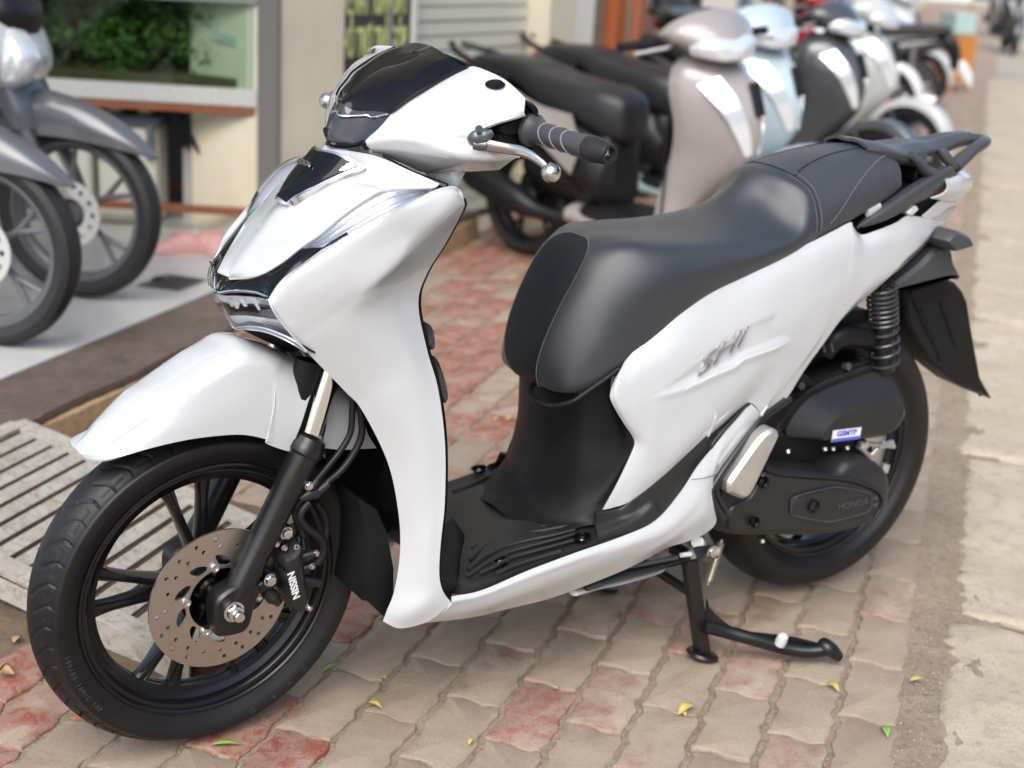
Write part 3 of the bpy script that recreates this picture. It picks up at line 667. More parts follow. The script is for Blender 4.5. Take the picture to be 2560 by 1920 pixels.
# ---- fork
fk = empty('front_fork', (0,0,0), sc)
def fork_leg(s):
    Y = -.087
    lug = VS('N',960,1000,Y); top = VS('M',528,900,Y); seal = VS('M',540,815,Y); up = VS('M',720,240,Y); up2 = up+(up-seal)*.16
    for p_ in (lug, top, seal, up, up2): p_[1] = -s*Y if s > 0 else Y
    yy = Y if s < 0 else -Y
    d = (top-lug)/np.linalg.norm(top-lug); L = np.linalg.norm(top-lug)
    b = MB()
    prof = [(.0,.020),(.02,.0245),(.25,.0245),(.27,.0235),(.72,.0235),(.74,.0245),(.93,.0255),(.945,.0285),(.985,.0285),(1.,.026),(1.03,.024),(1.04,.018)]
    b.tube([lug+d*L*t for t,_ in prof], [r_ for _,r_ in prof], 28)
    # axle lug at the foot
    lc = lug+d*(-.002)
    v_, f_ = puff([(lug[0]-.028,lug[2]+.03),(lug[0]-.030,lug[2]-.022),(lug[0]-.024,lug[2]-.036),(lug[0]+.012,lug[2]-.040),(lug[0]+.028,lug[2]-.030),(lug[0]+.036,lug[2]+.0),(lug[0]+.046,lug[2]+.035),(lug[0]+.02,lug[2]+.05)],
                  [(yy+.018,.004),(yy+.015,0),(yy-.016,0),(yy-.021,.004)] if s < 0 else [(yy-.018,.004),(yy-.015,0),(yy+.016,0),(yy+.021,.004)], 40)
    b.add(v_, f_)
    o = b.build('fork_lower', MFK, fk, xf=STM, angle=32)
    c_ = MB().tube([seal+d*.004, up2], .0158, 32); c_.build('fork_tube', MCH, fk, xf=STM)
    return lug, top, seal, up
lug, ftop, fseal, fup = fork_leg(-1); fork_leg(1)
# black stanchion shroud in front of the tube and the yoke
b = MB(); u0 = fseal; u1 = fup+(fup-fseal)*.25
b.tube([u0+np.array([-.021,.018,.0]), u0+(u1-u0)*.5+np.array([-.027,.02,0]), u1+np.array([-.03,.02,0])], [.016,.021,.026], 16, sx=.8)
b.tube([u0+np.array([.024,.02,.02]), u0+(u1-u0)*.5+np.array([.021,.02,0]), u1+np.array([.03,.02,0])], [.006,.011,.02], 12)
b.build('fork_shroud', MPL, fk, xf=STM)
b = MB(); nb = VS('N',1010,1030,-.108); bolt(b, nb, (0,-1,0), .0135, .013)
b.lathe([(0,.013),(.0085,.013),(.0085,.024),(.0075,.0255),(0,.0255)], nb, (0,-1,0), 24)
b.tube([np.array([0,-.11,FZ]),np.array([0,.11,FZ])], .008, 16); b.build('axle_nut', MZN, fk, xf=STM, angle=30)

# ---- brake caliper
cal = empty('brake_caliper', (0,0,0), sc)
Yc = -.100
puffs('caliper_body', [('N',*p) for p in [(1500,450),(1580,400),(1625,330),(1660,300),(1700,320),(1715,380),(1700,440),(1720,560),(1735,700),(1760,800),(1745,880),(1745,960),(1700,1015),(1640,1015),(1590,975),(1570,900),(1545,830),(1555,760),(1520,700),(1510,640),(1530,590),(1490,540)]],
      Yc, [(-.062,.003),(-.066,0),(-.104,0),(-.113,.0025),(-.117,.008)], MPE, cal, 70, st=True)
puffs('piston_housing', [('N',*p) for p in [(1420,520),(1470,440),(1560,430),(1640,520),(1660,640),(1600,720),(1500,720),(1430,640)]], -.07, [(-.045,.002),(-.05,0),(-.078,0),(-.083,.004)], MPE, cal, 40, st=True)
puffs('caliper_bracket', [('N',*p) for p in [(1340,600),(1440,640),(1560,640),(1700,620),(1780,760),(1800,900),(1700,960),(1520,980),(1480,900),(1400,820),(1300,800),(1290,700)]], -.062, [(-.048,0),(-.06,0)], MPE, cal, 50, st=True)
def rod(p0, p1, rs, n=14): p0 = np.array(p0); p1 = np.array(p1); return [p0+(p1-p0)*t for t in np.linspace(0,1,len(rs))], rs
b = MB()
for (x0,y0),(x1,y1),rs in [((1640,500),(1890,415),[.009,.009,.010,.010,.0085,.0085,.005]),((1640,640),(1860,540),[.009,.009,.010,.009,.006,.006]),((1690,700),(1910,740),[.010,.0105,.010,.010,.008,.0075]),((1330,800),(1490,950),[.006,.012,.011,.0125,.011,.0075,.0070]),((1520,470),(1540,330),[.009,.010,.008,.006])]:
    P_, rs_ = rod(VS('N',x0,y0,-.078), VS('N',x1,y1,-.090), rs); b.tube(P_, rs_, 16)
b.build('slide_pin', MPE, cal, xf=STM)
def rb(name, c, r, h, m=MZN, ax=(0,-1,0), par=cal):
    b = MB(); bolt(b, c, ax, r, h); return b.build(name, m, par, xf=STM, angle=30)
rb('caliper_bolt', VS('N',1555,215,-.094), .0085, .009); rb('caliper_bolt', VS('N',1385,700,-.098), .0085, .009)
b = MB(); c = VS('N',1555,215,-.085); b.lathe([(0,-.012),(.013,-.012),(.014,.006),(0,.008)], c, (0,-1,0), 20); c = VS('N',1380,690,-.085); b.lathe([(0,-.012),(.015,-.012),(.015,.008),(0,.010)], c, (0,-1,0), 20)
c0, c1 = VS('N',1555,215,-.083), VS('N',1620,330,-.083); b.tube([c0,c1],[.012,.011],14)
c0, c1 = VS('N',1380,700,-.083), VS('N',1250,780,-.08); b.tube([c0,c1],[.013,.014],14)
c0, c1 = VS('N',1555,215,-.083), VS('N',1420,300,-.083); b.tube([c0,c1],[.013,.013],14)
b.build('mounting_boss', MFK, cal, xf=STM)
rb('bleed_nipple', VS('N',1750,960,-.104), .0045, .008); rb('pin_head', VS('N',1870,425,-.093), .0045, .006); rb('pin_head', VS('N',1820,560,-.096), .004, .006); rb('pin_head', VS('N',1450,330,-.096), .004, .006); rb('pin_head', VS('N',1535,370,-.098), .004, .006)
b = MB(); c = VS('N',1775,985,-.105); b.lathe([(0,0),(.0055,0),(.0055,.006),(.004,.009),(0,.009)], c, (.2,-1,0), 16); b.build('bleed_nipple_cap', MZN, cal, xf=STM)
b = MB(); c = VS('N',1662,362,-.1145); b.lathe([(.0026,0),(.0046,0),(.0046,.002),(.0026,.002),(.0026,0)], c, (0,-1,0), 16); b.build('mounting_eye', MZN, cal, xf=STM)
t0 = VS('N',1640,760,-.1175); tr = VS('N',1608,657,-.1175)-VS('N',1655,862,-.1175)   # reads upwards
tr_ = tr/np.linalg.norm(tr); upv = np.cross([0,-1.,0], tr_)
o = text('caliper_lettering', 'NISSIN', .0175, MWH, cal, t0, tr_, upv, ext=.0003, bold=.0005); o.data.transform(STM)
# ---- hoses
def hose(name, pts, r, m=MTY, par=None, st=True):
    P = smoothpath(np.array(pts), 40); return MB().tube(P, r, 14).build(name, m, par or sc, xf=STM if st else None)
hose('brake_hose', tp('M',[(960,420,-.10),(950,600,-.10),(930,800,-.10),(830,980,-.10),(700,1140,-.10),(600,1260,-.10),(540,1330,-.10)],VS), .0053)
hose('brake_hose', tp('M',[(1010,520,-.10),(1040,650,-.10),(1040,830,-.10),(960,1010,-.10),(840,1170,-.10),(700,1290,-.10),(600,1380,-.10)],VS), .0060)
hose('brake_hose', tp('J',[(460,400,-.098),(400,470,-.098),(385,540,-.098),(440,620,-.098),(540,690,-.098),(585,760,-.098),(580,850,-.098),(530,930,-.095)],VS), .0068)
hose('brake_hose', tp('J',[(520,400,-.09),(580,480,-.085),(610,600,-.085),(600,720,-.088)],VS), .0060)
hose('brake_hose', tp('J',[(400,370,-.09),(345,450,-.088),(345,540,-.088),(385,620,-.088),(410,700,-.09)],VS), .0055)
b = MB(); c0 = VS('M',470,1430,-.095); c1 = VS('M',620,1360,-.10)
b.tube([VS('M',430,1450,-.096), VS('M',520,1400,-.099), VS('M',600,1390,-.099)], [.006,.011,.011], 14)
b.tube([VS('M',610,1385,-.101), VS('M',710,1300,-.101)], [.0082,.0078], 14); b.tube([VS('M',545,1335,-.101), VS('M',600,1270,-.101)], [.0072,.0066], 14)
b.build('hose_clamp', MPE, sc, xf=STM)
rb('clamp_bolt', VS('M',520,1320,-.106), .0058, .006, par=sc)

# ---- front fender (turns with the wheel)
top_c = np.array([VS('P',*p) for p in [(585,1590,.0),(700,1390,.022),(800,1260,.036),(940,1130,.040),(1085,1048,.042),(1250,950,.042),(1420,840,.040),(1580,762,.036)]]+[VS('I',*p) for p in [(370,1205,.025),(700,1262,.01),(1000,1370,-.0),(1300,1500,-.01),(1640,1655,-.02)]])
top_c[1:9,2] += .006
top_c[:,1] = 0
edge = np.array([VS('P',*p) for p in [(625,1628,-.026),(700,1648,-.044),(820,1655,-.058)]]+[VS('O',*p) for p in [(330,967,-.072),(400,951,-.076),(465,942,-.078),(520,939,-.079),(560,945,-.08),(590,955,-.08)]]+[VS('M',*p) for p in [(60,880,-.081),(200,945,-.082),(335,985,-.083)]])
crease = np.array([VS('P',*p) for p in [(610,1615,-.018),(800,1585,-.036),(1000,1460,-.048),(1150,1360,-.055),(1350,1240,-.063),(1550,1130,-.067),(1750,1020,-.069),(1900,965,-.070),(2050,975,-.072)]]+[VS('M',*p) for p in [(210,300,-.076),(420,395,-.080),(545,412,-.083)]])
rearE = [VS('M',*p) for p in [(568,165,-.058),(535,290,-.074),(553,410,-.083),(470,640,-.084),(335,985,-.083)]]
n = 26
tcp, ecp, ccp = cr(top_c, n), cr(edge, n), cr(crease, n)
rows = []
for i in range(n):
    t_, c_, e_ = tcp[i], ccp[i], ecp[i]
    up = np.array([0,0,1.]); w = min(1, i/5)
    q1 = t_*.72+c_*.28; q1[1] = c_[1]*.62; q1 = q1+(t_-q1)*np.array([.25,0,.45])*w
    q1b = t_*.35+c_*.65; q1b[1] = c_[1]*.90; q1b = q1b+(t_-q1b)*np.array([.10,0,.22])*w
    q2 = c_*.5+e_*.5; q2[1] = (c_[1]+e_[1])/2-.003*w
    rows.append([t_, q1, q1b, c_, q2, e_])
G = np.array([symrow(r) for r in rows])
Gf = grid([list(r) for r in G], 80, 61)
shell('front_fender', Gf, MW, sc, (0,0,1), .0028, xf=STM)
# rear part of the fender, inside the fork legs
rr0 = [VS('M',560,170,-.045),VS('M',700,420,-.062),VS('M',700,700,-.066),VS('M',650,945,-.066)]
rr1 = [VS('M',740,200,-.035),VS('M',860,480,-.060),VS('M',870,760,-.064),VS('M',850,965,-.064)]
rr2 = [VS('M',900,300,-.025),VS('M',1050,600,-.056),VS('M',1100,800,-.062),VS('M',1190,950,-.062)]
rows = []
for r_, zc in ((rr0,.0),(rr1,.0),(rr2,.0)):
    c_ = r_[0]*1.0; c_[1] = 0; c_[2] += .02; rows.append(symrow([c_]+r_))
shell('fender_tail', grid([list(x) for x in rows], 12, 41), MW, sc, (0,0,1), .0028, xf=STM)

# ---- nose panel
cz = lambda z: np.array([.136-(.896-z)*.82, 0, z])
edgeN = [((1655,442,-.17)),((1592,472,-.168)),((1310,480,-.15)),((1180,530,-.14)),((1000,650,-.13)),((830,790,-.12)),((700,880,-.11)),((560,990,-.095)),((400,1075,-.07)),((200,1092,-.025))]
cenz = [.987,.965,.938,.912,.884,.855,.832,.812,.798,.789]
rows = []
for i, (e_, z_) in enumerate(zip(edgeN, cenz)):
    E_ = V('L',*e_); c_ = cz(z_)
    if i == 0: mid = [V('L',1030,212,-.045), V('L',1225,252,-.085), V('L',1440,345,-.13)]
    elif i == 1: mid = [c_+(E_-c_)*.3+np.array([-.002,0,.002]), c_+(E_-c_)*.6+np.array([-.003,0,.003])]; 
    else:
        k = .004*abs(E_[1])/.15
        mid = [c_+(E_-c_)*.34+np.array([-.45*k,0,.35*k]), c_+(E_-c_)*.68+np.array([-.55*k,0,.40*k])]
    rows.append(symrow([c_]+mid+[E_]))
GN = grid([list(r) for r in rows], 60, 61)
shell('nose_panel', GN, MW, sc, (-1,0,.6), .003)
# emblem: bright rim and black inset lying on the panel
def emb(scale, off, name, m, th):
    pts = [('L',850,225,0.),('L',1000,262,-.042),('L',1112,330,-.072),('L',1010,385,-.066),('L',900,440,-.056),('L',780,515,-.043),('L',660,585,-.031),('L',575,592,.0)]
    tL = [V(*p) for p in [('L',846,226,0.),('L',980,250,-.040),('L',1150,338,-.078)]]
    mL = [V(*p) for p in [('L',700,400,0.),('L',800,430,-.035),('L',905,445,-.056)]]; mL[0] = cz(.936)
    bL = [cz(.897)+np.array([-.004,0,.002]), V('L',625,600,-.018), V('L',655,590,-.030)]
    m2 = [cz(.913), V('L',690,520,-.022), V('L',778,517,-.043)]
    rows = [symrow(r) for r in (tL, mL, m2, bL)]
    c_ = np.mean([r.mean(0) for r in rows],0)
    rows = [[c_+(p-c_)*scale for p in r] for r in rows]
    G = grid(rows, 24, 31); shell(name, G, m, embo, (-1,0,.6), th, off); return G+orient(G,(-1,0,.6))*off, orient(G,(-1,0,.6))
embo = empty('nose_emblem', (0,0,0), sc)
emb(1.0, .0105, 'chrome_surround', MCH, .012); Ge, Ne = emb(.91, .0130, 'black_inset', MBK, .006)
ei = 4; ec = Ge[ei,15]+Ne[ei,15]*.0012; eu = Ge[ei-3,15]-Ge[ei+3,15]
text('emblem_lettering', 'HONDA', .0115, MCH, embo, ec, (0,-1,0), eu, ext=.0012, bold=.0005, xs=1.1)

# ---- turn lamps (left and right): ribbed reflector under a clear cover
up_ = [(1592,476,-.168),(1480,470,-.161),(1310,481,-.151),(1180,532,-.141),(1000,652,-.131),(830,792,-.121),(700,884,-.111)]
lo_ = [(1602,482,-.176),(1480,550,-.200),(1330,628,-.208),(1140,724,-.191),(1010,791,-.176),(850,872,-.152),(703,890,-.112)]
def two(name, parent=None, label=None):
    e = [empty(name, (0,0,0), parent or sc), empty(name, (0,0,0), parent or sc)]; return e
tl = two('turn_lamp')
U = cr(np.array([V('L',*p) for p in up_]), 40, arc=True); Lw = cr(np.array([V('L',*p) for p in lo_]), 40, arc=True)
nrm = np.array([-.62,-.35,.70]); nrm /= np.linalg.norm(nrm)
wv = np.linspace(0,1,49)
Gc = np.array([[U[i]*(1-w)+Lw[i]*w+nrm*.010*math.sin(math.pi*w)*math.sin(math.pi*min(1,(i+4)/46)) for w in wv] for i in range(40)])
Gr = np.array([[U[i]*(1-w)+Lw[i]*w-nrm*(.004+.0022*abs(math.sin(math.pi*15*w))*(1 if w < .8 else .4)) for w in wv] for i in range(40)])
for s, e in ((1, tl[0]), (-1, tl[1])):
    a, c = (Gc, Gr) if s == 1 else (mir(Gc), mir(Gr)); o_ = nrm*np.array([1,s,1])
    shell('lens', a, MGL, e, o_, .0015); shell('reflector', c, MRFL, e, o_, .001, angle=25)

for s, e in ((1, tl[0]), (-1, tl[1])):
    b = MB()
    for w in np.linspace(.06,.86,12):
        P = np.array([U[i]*(1-w)+Lw[i]*w-nrm*.0015 for i in range(1,39)]); P[:,1] *= s; b.tube(P, .00032, 4)  # thin blue-grey lines laid along the reflector ribs
    tag(b.build('lamp_rib', mat('rib_blue_grey', (.16,.18,.23), .3, metal=.6) if s == 1 else bpy.data.materials['rib_blue_grey'], e), kind='stuff')
# ---- black centre trim (the V) under the nose panel
upT = [V('L',150,1092,-.0)]+[V('L',*p) for p in [(250,1093,-.030),(400,1079,-.07),(560,994,-.095),(700,890,-.111),(850,876,-.150),(960,822,-.168),(1020,792,-.177)]]
upT[0] = cz(.787)
loT = [V('I',225,600,0)]+[V('I',*p) for p in [(450,592,-.045),(820,594,-.092),(950,650,-.121),(1200,402,-.124),(1500,190,-.132),(1770,0,-.152)]]+[V('L',960,826,-.168),V('L',1020,794,-.177)]
Ua, La = cr(np.array(upT), 44), cr(np.array(loT), 44)
Gt = np.array([[Ua[i]*(1-w)+La[i]*w+np.array([-.6,-.3,.2])*(.004*math.sin(math.pi*w)-.002) for w in np.linspace(0,1,9)] for i in range(44)])
Gts = np.concatenate([mir(Gt[::-1])[:-1], Gt], 0)
shell('centre_trim', Gts, MBK, sc, (-1,0,0), .004)
ch = MB()
for s in (1,-1):
    P = np.array([V('I',*p) for p in [(232,612,-.002),(300,618,-.022),(450,598,-.048),(640,600,-.075),(800,622,-.095),(880,650,-.108),(945,672,-.122)]])+np.array([-.002,-.001,.0005])
    P[:,1] *= s; ch.tube(smoothpath(P, 26), [.0025]*24+[.0018,.001], 8)
    P2 = np.array([V('I',*p) for p in [(236,600,0),(275,545,-.006),(325,462,-.014)]])+np.array([-.004,0,.002]); P2[:,1] *= s; ch.tube(P2, [.0015,.002,.0010], 8)
ch.build('nose_chrome', MCH, sc)
# ---- running lamp under the V
rowsD = [[V('I',228,632,0),V('I',450,648,-.046),V('I',700,662,-.082),V('I',880,690,-.107),V('I',948,700,-.120)],
         [V('I',245,760,0),V('I',520,800,-.055),V('I',760,800,-.09),V('I',1000,832,-.1265)],
         [V('I',320,920,0),V('I',560,940,-.055),V('I',840,960,-.096),V('I',1110,1003,-.132)],
         [V('I',430,1060,0),V('I',650,1058,-.055),V('I',930,1090,-.10),V('I',1255,1183,-.137)],
         [V('I',470,1100,0),V('I',720,1080,-.058),V('I',960,1120,-.10),V('I',1300,1270,-.140)]]
GD = grid([list(symrow(r)) for r in rowsD], 24, 61)
rl = empty('running_lamp', (0,0,0), sc)
shell('lens', GD, MGL, rl, (-1,0,-.2), .002)
ND = orient(GD, (-1,0,-.2))
MRFS = mat('lamp_silver', (.62,.63,.62), .3, metal=.9)
def lslice(name, i0, i1, off, m, j0=0, j1=61): shell(name, (GD-ND*off)[i0:i1, j0:j1], m, rl, (-1,0,-.2), .001)
shell('lamp_bowl', GD-ND*.016, MBK, rl, (-1,0,-.2), .001)
lslice('lamp_reflector', 1, 6, .006, MRFS); lslice('lamp_dark_band', 6, 13, .008, MBK); lslice('lamp_lower_reflector', 13, 20, .007, MRFS)
b = MB()
for s_ in (0, 1):
    J = (lambda j: j) if s_ == 0 else (lambda j: 60-j)
    for i0, i1, j0, j1, a_, c_ in [(2,10,35,38,.003,.009),(2,11,43,46,.003,.010),(1,9,49,52,.003,.008),(4,8,38,43,.004,.004)]:
        Q = [(GD-ND*a_)[i0,J(j0)], (GD-ND*a_)[i0,J(j1)], (GD-ND*c_)[i1,J((j0+j1)//2+1)], (GD-ND*c_)[i1,J((j0+j1)//2)]]
        k = 4; Q2 = [q+np.array([.0015,0,0]) for q in Q]; b.add(Q+Q2, [(0,1,2,3),(7,6,5,4),(0,4,5,1),(1,5,6,2),(2,6,7,3),(3,7,4,0)])
tag(b.build('lamp_facets', MRFL, rl, smooth=False), kind='stuff')
b = MB()
for s_ in (1,-1):
    for k in range(16):
        i = 2+k*1.2; i = min(int(i), 22); P = [(GD-ND*.0035)[i, 30+s_*(52+min(4,k//4))-s_*26+0] if False else (GD-ND*.0035)[i, 30+s_*q] for q in (23-k//3, 26, 29)]; b.tube(P, .0004, 4)
tag(b.build('lamp_fluting', bpy.data.materials.get('rib_blue_grey') or MRFL, rl), kind='stuff')
lipT = [V('I',470,1102,0),V('I',720,1082,-.058),V('I',960,1122,-.10),V('I',1300,1272,-.140),V('I',1475,1415,-.143)]
lipB = [V('I',500,1120,0),V('I',720,1130,-.055),V('I',960,1172,-.095),V('I',1250,1300,-.130),V('I',1480,1440,-.142)]
Gl = grid([list(symrow(lipT)), list(symrow([(np.array(a)+np.array(c))/2+np.array([-.002,0,-.001]) for a, c in zip(lipT, lipB)])), list(symrow(lipB))], 8, 61)
shell('lamp_lip', Gl, MLIP, rl, (-1,0,-.2), .004)
b = MB()
for s in (1,-1):
    for L_, r_ in ((lipT,.0012),(lipB,.0010)):
        P = np.array(L_)+np.array([-.0015,0,0]); P[:,1] *= s; b.tube(smoothpath(P, 24), r_, 6)
    P = np.array([V('I',*p) for p in [(955,700,-.121),(1005,830,-.1275),(1112,1000,-.133),(1258,1180,-.138),(1480,1430,-.143)]])+np.array([-.001,-.001,0]); P[:,1] *= s; b.tube(smoothpath(P, 24), .0016, 6)
b.build('lamp_edge_trim', MRFL, rl)
rU = [np.array(p)+np.array([.004,0,.001]) for p in lipB]; rV = [np.array(p)*np.array([1,.80,1])+np.array([.085,0,-.045]) for p in lipB]
shell('nose_underside', grid([list(symrow(rU)), list(symrow(rV))], 6, 41), MPL, sc, (0,0,-1), .003)
# dark space behind the nose
b = MB()
G = GN-orient(GN,(-1,0,.6))*.03; 
shell('nose_inner', G[4:], MPL, sc, (-1,0,.6), .002)

# ---- side panels of the leg shield
sideR = [
 [V('I',950,692,-.121),V('L',560,1110,-.126),V('L',700,1000,-.135),V('L',885,866,-.153),V('L',1010,801,-.176),V('L',1140,733,-.192),V('L',1330,636,-.210),V('L',1480,560,-.212),V('L',1602,492,-.206),V('L',1700,461,-.198),V('L',1770,458,-.195),V('L',1812,500,-.195)],
 [V('I',985,800,-.126),V('L',640,1090,-.145),V('L',860,945,-.168),V('L',1080,830,-.19),V('L',1300,720,-.208),V('L',1500,620,-.217),V('L',1660,545,-.216),V('L',1770,510,-.212),V('L',1824,560,-.203)],
 [V('L',520,1320,-.128),V('L',760,1180,-.158),V('L',1040,1010,-.186),V('L',1300,860,-.205),V('L',1500,760,-.214),V('L',1640,690,-.218),V('L',1740,640,-.213),V('L',1820,620,-.196)],
 [V('L',600,1445,-.131),V('L',820,1300,-.158),V('L',1020,1180,-.180),V('L',1220,1090,-.199),V('L',1350,1000,-.206),V('L',1430,935,-.206),V('L',1530,900,-.190),V('L',1700,850,-.165)],
 [V('L',660,1520,-.132),V('L',850,1400,-.155),V('L',1010,1300,-.172),V('L',1130,1230,-.184),V('L',1220,1180,-.186),V('L',1340,1130,-.176),V('L',1460,1090,-.162),V('L',1570,1060,-.150)],
 [V('L',740,1605,-.134),V('L',900,1500,-.154),V('L',1050,1420,-.168),V('L',1180,1370,-.172),V('L',1300,1330,-.166),V('L',1400,1300,-.156),V('L',1509,1270,-.146)],
 [V('O',745,845,-.137),V('O',790,820,-.155),V('O',840,797,-.166),V('O',885,775,-.166),V('O',923,757,-.155)],
 [V('O',783,888,-.141),V('O',835,872,-.161),V('O',890,855,-.171),V('O',946,838,-.167)],
 [V('O',838,1000,-.146),V('O',880,990,-.164),V('O',920,975,-.177),V('O',961,955,-.178)],
 [V('O',861,1110,-.149),V('O',895,1103,-.167),V('O',930,1095,-.180),V('O',961,1082,-.186)],
 [V('O',864,1195,-.151),V('O',893,1192,-.168),V('O',922,1185,-.182),V('O',952,1175,-.189)],
 [V('O',852,1275,-.152),V('O',885,1272,-.170),V('O',920,1265,-.185),V('O',949,1240,-.191)],
 [V('O',836,1318,-.149),V('O',870,1325,-.170),V('O',915,1310,-.187),V('O',957,1277,-.193)],
 [V('O',827,1342,-.145),V('O',860,1357,-.160),V('O',897,1352,-.172),V('O',935,1337,-.184),V('O',976,1303,-.194)]]
GS = grid(sideR, 96, 50)
for s in (1,-1): shell('leg_shield_panel', GS if s == 1 else mir(GS), MW, sc, (0,-s,0), .003)
# ---- sill panels
J_ = lambda t,*p: V(t,*p)
sill = [
 [J_('G',240,1282,-.194),J_('G',240,1320,-.199),J_('G',238,1350,-.1975),J_('G',150,1435,-.186),J_('G',0,1512,-.172)],
 [J_('G',500,1228,-.194),J_('G',505,1262,-.201),J_('G',505,1292,-.2005),J_('G',450,1400,-.19),J_('G',400,1466,-.168)],
 [J_('G',900,1058,-.196),J_('G',915,1100,-.204),J_('G',920,1135,-.2035),J_('G',870,1260,-.195),J_('G',800,1372,-.168)],
 [J_('G',1300,908,-.197),J_('G',1325,955,-.205),J_('G',1335,990,-.204),J_('G',1270,1110,-.196),J_('G',1155,1278,-.168)],
 [J_('G',1700,768,-.197),J_('G',1745,830,-.205),J_('G',1770,870,-.204),J_('G',1790,930,-.197),J_('G',1751,1045,-.180)],
 [J_('G',2000,628,-.196),J_('G',2060,715,-.205),J_('G',2090,770,-.203),J_('G',2100,815,-.199),J_('G',2079,872,-.186)],
 [J_('H',0,874,-.194),J_('H',60,1010,-.205),J_('H',75,1090,-.205),J_('H',70,1180,-.202),J_('H',50,1296,-.190)],
 [J_('H',150,645,-.191),J_('H',190,800,-.203),J_('H',215,920,-.206),J_('H',230,1050,-.205),J_('H',215,1224,-.192)],
 [J_('H',300,465,-.188),J_('H',280,680,-.199),J_('H',265,860,-.201),J_('H',285,980,-.201),J_('H',316,1105,-.193)],
 [J_('H',380,365,-.186),J_('H',350,520,-.194),J_('H',310,660,-.196),J_('H',275,760,-.196),J_('H',252,868,-.194)],
 [J_('H',450,283,-.183),J_('H',430,420,-.190),J_('H',390,530,-.191),J_('H',345,640,-.191),J_('H',305,745,-.190)],
 [J_('H',540,175,-.179),J_('H',550,260,-.184),J_('H',540,330,-.185),J_('H',510,390,-.185),J_('H',480,480,-.184)],
 [J_('H',600,90,-.176),J_('H',640,125,-.178),J_('H',670,155,-.178),J_('H',690,180,-.176),J_('H',702,202,-.172)]]
GL = grid(sill, 80, 31)
for s in (1,-1): shell('sill_panel', GL if s == 1 else mir(GL), MW, sc, (0,-s,-.3), .003)
lipw = [[J_('K',700,288,-.183),J_('K',640,360,-.15),J_('K',680,430,-.12)],[J_('K',400,448,-.176),J_('K',420,500,-.15),J_('K',640,462,-.118)],[J_('K',200,558,-.17),J_('K',300,560,-.15),J_('K',400,535,-.12)],[J_('K',0,625,-.166),J_('K',60,632,-.15),J_('K',120,612,-.12)]]
b = MB(); b.tube(smoothpath(np.array([J_('K',-20,640,-.160),J_('K',150,590,-.135),J_('K',400,535,-.125),J_('K',640,462,-.12),J_('K',690,420,-.12)]), 20), .011, 12, sx=.45, flat=(0,0,1)); b.build('belly_lip', MW, sc)
# ---- body side covers
body = [
 [('F',1212,430,-.155),('F',1165,510,-.160),('F',1126,630,-.164),('F',1140,715,-.167),('F',1235,880,-.170),('F',1315,1000,-.171),('F',1335,1060,-.171),('F',1320,1120,-.171),('F',1200,1380,-.169),('F',1062,1640,-.165)],
 [('F',1260,345,-.1525),('F',1210,470,-.166),('F',1185,620,-.173),('F',1210,740,-.176),('F',1300,900,-.178),('F',1375,1010,-.179),('F',1395,1080,-.179),('F',1370,1170,-.178),('F',1270,1390,-.175),('F',1150,1620,-.168)],
 [('F',1380,222,-.150),('F',1320,480,-.173),('F',1320,720,-.181),('F',1420,900,-.184),('F',1480,1050,-.186),('F',1480,1200,-.185),('F',1400,1390,-.181),('F',1305,1560,-.175)],
 [('F',1560,65,-.149),('F',1500,400,-.176),('F',1560,700,-.187),('F',1680,900,-.189),('F',1730,1050,-.19),('F',1700,1180,-.187),('F',1600,1335,-.180)],
 [('C',1500,1380,-.150),('F',1750,250,-.177),('F',1850,520,-.188),('F',1960,720,-.190),('F',2030,830,-.189),('F',1960,998,-.182)],
 [('C',1800,1192,-.151),('S',1795,815,-.172),('S',1805,900,-.186),('S',1800,980,-.189),('S',1790,1040,-.187),('H',240,392,-.179)],
 [('C',2212,997,-.150),('S',1912,730,-.168),('S',1905,830,-.182),('S',1885,920,-.186),('S',1860,980,-.184),('H',490,172,-.175)],
 [('D',600,1112,-.146),('S',2000,680,-.162),('S',1990,770,-.174),('S',1960,860,-.178),('S',1920,940,-.177),('H',602,92,-.174)],
 [('D',760,1035,-.143),('S',2045,650,-.158),('S',2040,740,-.169),('S',2010,830,-.172),('S',1970,920,-.172),('H',705,200,-.171)],
 [('D',930,948,-.139),('S',2090,630,-.154),('S',2085,720,-.163),('S',2055,810,-.166),('S',2010,900,-.167),('E',100,1292,-.169)],
 [('D',1058,884,-.135),('S',2125,610,-.150),('S',2115,700,-.158),('S',2085,790,-.160),('S',2040,870,-.161),('E',368,1090,-.161)],
 [('D',1085,925,-.135),('S',2140,605,-.149),('S',2130,690,-.156),('S',2105,770,-.157),('S',2065,850,-.157),('E',440,950,-.156)],
 [('D',1150,990,-.131),('S',2165,620,-.145),('S',2155,690,-.151),('S',2130,760,-.152),('S',2095,810,-.151),('E',565,728,-.148)],
 [('D',1280,955,-.127),('S',2205,610,-.139),('S',2195,670,-.144),('S',2175,720,-.145),('E',750,510,-.141)],
 [('D',1450,888,-.120),('S',2250,600,-.130),('S',2245,640,-.134),('S',2225,690,-.135),('E',950,310,-.132)],
 [('D',1560,826,-.112),('S',2285,580,-.120),('S',2280,620,-.124),('S',2265,650,-.124),('D',1300,1425,-.122)],
 [('D',1720,850,-.097),('S',2320,572,-.103),('S',2315,600,-.107),('D',1480,1290,-.108)],
 [('D',1820,860,-.080),('D',1800,930,-.085),('D',1720,1040,-.090),('D',1640,1140,-.090)],
 [('D',1898,852,-.063),('D',1880,880,-.067),('D',1840,920,-.071),('D',1800,970,-.073)]]
GB = grid([[V(*p) for p in r] for r in body], 240, 110)
